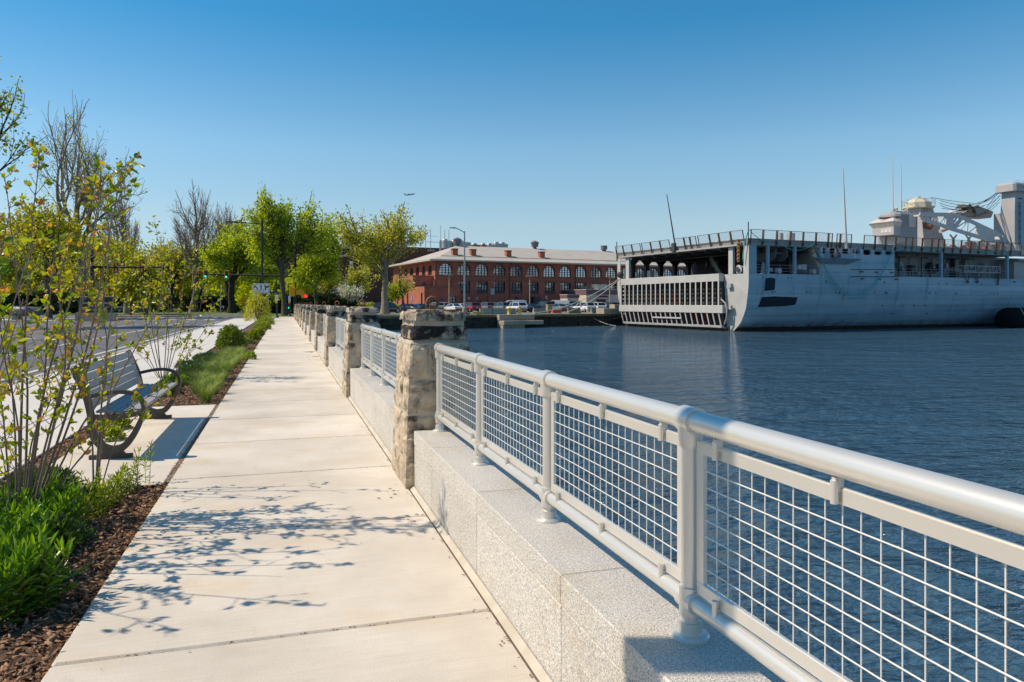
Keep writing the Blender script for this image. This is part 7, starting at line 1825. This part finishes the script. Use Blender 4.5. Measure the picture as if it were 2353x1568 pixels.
for i, (vx, vy, w, h, lab) in enumerate(((583, 781, .5, .40, "bright green mound right of the box shrub"), (592, 770, .6, .35, "bright green mound behind the box shrub"), (603, 757, 1.0, .45, "leafy green mound farther along the bed"), (610, 746, 1.3, .6, "leafy green mound near the lane sign"), (548, 824, .32, .20, "small lime seedling before the box shrub"), (575, 826, .30, .2, "small lime seedling right of the box shrub"), (420, 886, .22, .16, "small lime tuft by the bench arm"), (455, 876, .22, .14, "small lime tuft beside the grasses"), (266, 985, .3, .14, "small lime tuft under the bench"), (250, 1010, .3, .12, "pale lime tuft behind the bench leg"))):
    shell_bush("leafy_mound", lab, gnd(vx, vy), w, w, h, LF_lime, 1300 if w > .4 else 420, .07 if w > .4 else .05, 310 + i, "plant", "lime green mounds", fold=True, wr=.3, stems=False)
# low juniper ground cover
for i, (vx, vy, w) in enumerate(((380, 905, .5), (420, 880, .7), (455, 857, .8), (440, 845, .8), (490, 838, .7), (478, 826, .8), (560, 790, .9), (575, 772, .9), (70, 1262, .6), (130, 1170, .6), (10, 1200, .6), (95, 1130, .5))):
    shell_bush("juniper", "low dark green juniper in the %s bed, number %s of its row" % ("far" if vy < 950 else "near", ORDW[i % 8].replace("nearest", "one").replace("second", "two").replace("third", "three").replace("fourth", "four").replace("fifth", "five").replace("sixth", "six").replace("seventh", "seven").replace("eighth", "eight")), gnd(vx, vy), w, w, .16, LF_jun, 1500, .06, 340 + i, "plant", "juniper ground cover %s" % ("far" if vy < 950 else "near"), wr=.14, stems=False)
# fine grass tufts
def grass_tuft(pos, seed, h, n, lab):
    rng = np.random.default_rng(seed); t = empty("grass_tuft", pos, 0, lab, "grass tuft", "ornamental grass tufts in the bed")
    a = rng.uniform(0, 6.3, n); r = rng.uniform(0, .07, n); B_ = np.stack([np.cos(a) * r, np.sin(a) * r, np.full(n, -.03)], 1); a2 = a + rng.normal(size=n) * .5; L_ = h * rng.uniform(.6, 1.15, n); ln = rng.uniform(.15, .95, n)
    d = np.stack([np.cos(a2), np.sin(a2), np.zeros(n)], 1); M_ = B_ + d * (L_ * ln * .35)[:, None] + np.array([[0, 0, 1]]) * (L_ * .65)[:, None]; E = B_ + d * (L_ * ln)[:, None] + np.array([[0, 0, 1]]) * (L_ * (1 - .25 * ln))[:, None]
    s = np.stack([-np.sin(a2), np.cos(a2), np.zeros(n)], 1) * .0022
    V = np.stack([B_ - s, B_ + s, M_ + s * .8, M_ - s * .8, E], 1).reshape(-1, 3); b = np.arange(n)[:, None] * 5
    Q = np.concatenate([b + np.array([[0, 1, 2, 3]]), b + np.array([[3, 2, 4, 4]])], 1).reshape(-1, 4)
    V = np.stack([B_ - s, B_ + s, M_ + s * .8, M_ - s * .8, E + s * .2, E - s * .2], 1).reshape(-1, 3); b = np.arange(n)[:, None] * 6
    Q = np.concatenate([b + np.array([[0, 1, 2, 3]]), b + np.array([[3, 2, 4, 5]])], 1).reshape(-1, 4)
    link("blades", np_mesh("blades", V, Q, LF_grass, np.repeat(np.clip(rng.normal(.5, .25, n), 0, 1), 2)), t)
tufts = [(472, 922), (455, 905), (490, 905), (478, 892), (500, 886), (462, 884), (490, 870), (512, 872), (505, 858), (480, 860), (525, 855), (518, 843), (500, 845), (535, 845), (530, 832), (512, 830), (546, 836), (540, 822), (522, 820), (552, 818)]
tufts.sort(key=lambda q: -q[1])
for i, (vx, vy) in enumerate(tufts): grass_tuft(gnd(vx, vy), 400 + i, .30 if vy > 880 else .33, 420, "soft green grass tuft beyond the bench, %s from the camera" % ORDW[i])
# lance-leaved perennials
def perennial(pos, seed, h, ns, w, lab, leaf, ll=.085, per=26):
    rng = np.random.default_rng(seed); t = empty("lance_leaved_plant", pos, 0, lab, "plant", "lance-leaved plants in the near bed"); segs = []; P = []; D = []; tn = []
    for i in range(ns):
        a = rng.uniform(0, 6.3); r = w * math.sqrt(rng.uniform(0, 1)); b = np.array([math.cos(a) * r * .5, math.sin(a) * r * .5, -.03]); e = np.array([math.cos(a) * r, math.sin(a) * r, h * rng.uniform(.65, 1.1)]); m = (b + e) / 2 + rng.normal(size=3) * .015
        pts = np.array(spline3([b, m, e], 5)); segs.append((pts, np.linspace(.003, .0016, len(pts)))); n = len(pts)
        k = int(per * rng.uniform(.8, 1.2)); f = np.sort(rng.uniform(.12, 1, k)); kk = np.minimum((f * (n - 1)).astype(int), n - 2); q = pts[kk] + (pts[kk + 1] - pts[kk]) * (f * (n - 1) - kk)[:, None]
        an = np.arange(k) * 2.4 + rng.uniform(0, 6); el = .25 + 1.0 * f ** 3; P.append(q); D.append(np.stack([np.cos(an) * np.cos(el), np.sin(an) * np.cos(el), np.sin(el)], 1)); tn.append(.15 + .6 * f ** 2)
    P = np.concatenate(P); D = np.concatenate(D); tn = np.concatenate(tn); V, Q, k = leaf_quads(P, D, rng.uniform(.7, 1.2, len(P)) * ll, .10, rng, True)
    link("stems", tube_set(segs, 4, "stems", M_stemg), t); link("leaves", np_mesh("leaves", V, Q, leaf, np.repeat(np.clip(tn + rng.normal(size=len(P)) * .15, 0, 1), k)), t)
M_stemg = mat("green_stem", (.09, .10, .025), (.13, .09, .03), 8, .7)
pn = [(20, 1425, .34, 12, .11, 0), (60, 1410, .34, 12, .11, 0), (98, 1385, .32, 10, .10, 0), (0, 1370, .34, 11, .11, 0), (50, 1350, .35, 11, .11, 0), (88, 1330, .32, 10, .10, 0), (10, 1310, .34, 10, .11, 0), (60, 1275, .28, 9, .10, 0), (110, 1255, .28, 9, .10, 0), (150, 1232, .26, 8, .09, 0), (95, 1215, .28, 8, .10, 0), (140, 1190, .28, 8, .10, 0), (20, 1240, .30, 8, .10, 0), (-25, 1450, .34, 10, .11, 0), (185, 1215, .22, 8, .09, 1), (215, 1195, .22, 8, .09, 1), (237, 1172, .21, 7, .08, 1), (203, 1165, .23, 7, .09, 1), (257, 1160, .2, 7, .08, 1), (277, 1145, .19, 6, .07, 1), (296, 1133, .19, 5, .06, 1), (312, 1128, .33, 3, .04, 1), (340, 1113, .29, 2, .025, 1)]
pn.sort(key=lambda q: (q[5], -q[1])); nk = [0, 0]
for i, (vx, vy, h, ns, w, k) in enumerate(pn):
    nk[k] += 1
    perennial(gnd(vx, vy, -.02), 500 + i, h * (.84 if k == 0 else 1), ns, w, ["leafy plant with long narrow bright leaves, %s from the camera", "fine yellow-green leafy plant before the bench pad, %s from the camera"][k] % ORDW[nk[k] - 1], LF_lan if k == 0 else LF_lime, .085 if k == 0 else .05, 22 if k == 0 else 22)
perennial(gnd(386, 1520, -.02), 560, .09, 2, .02, "tiny green seedling alone in the mulch by the walkway", LF_lan, .04, 7) if False else None
# mulch chips
def chips(n, x0, x1, y0, y1, seed, s0, s1):
    rng = np.random.default_rng(seed); c = np.stack([rng.uniform(x0, x1, n), y0 + (y1 - y0) * rng.uniform(0, 1, n) ** 1.3, rng.uniform(-.025, .012, n)], 1)
    d = unit(rng.normal(size=(n, 3)) * np.array([[1, 1, .35]])); s = unit(np.cross(d, rng.normal(size=(n, 3)) * np.array([[.4, .4, 1]]))); L_ = rng.uniform(s0, s1, n)[:, None]
    w = L_ * rng.uniform(.2, .5, (n, 1)); u = np.cross(d, s) * .003
    V = np.stack([c - d * L_ - s * w, c + d * L_ - s * w * .7, c + d * L_ * .9 + s * w, c - d * L_ * .8 + s * w * .8], 1); V2_ = np.concatenate([V - u[:, None], V + u[:, None]], 1).reshape(-1, 3); b = np.arange(n)[:, None] * 8
    Q = np.concatenate([b + np.array([q]) for q in ([0, 1, 2, 3], [4, 5, 6, 7], [0, 1, 5, 4], [1, 2, 6, 5], [2, 3, 7, 6], [3, 0, 4, 7])], 1).reshape(-1, 4)
    return V2_, Q
parts = [chips(9000, -2.15, X_WALK0 - .012, 1.8, 6.38, 1, .008, .026), chips(700, -2.18, -2.0, 6.45, 11.1, 2, .01, .025), chips(9000, -2.15, X_WALK0 - .012, 11.22, 34, 3, .01, .03)]
VV = []; QQ = []; nb = 0
for v, q in parts: VV.append(v); QQ.append(q + nb); nb += len(v)
mo = link("mulch_chips", np_mesh("mulch_chips", np.concatenate(VV), np.concatenate(QQ), M_mulch))
tag(mo, "brown bark mulch chips covering the planting beds", "mulch", kind="stuff")
# reddish mulch strewn along the walkway edge
v, q = chips(1500, X_WALK0 - .05, X_WALK0 + .012, 1.8, 20, 7, .005, .014); v[:, 2] = np.abs(v[:, 2]) * .3 - .004
tag(link("mulch_edge", np_mesh("mulch_edge", v, q, mat("orange_mulch_dust", (.30, .13, .05), (.40, .2, .09), 10, .9, space='World'))), "orange-brown mulch crumbs along the walkway edge", "mulch", kind="stuff")
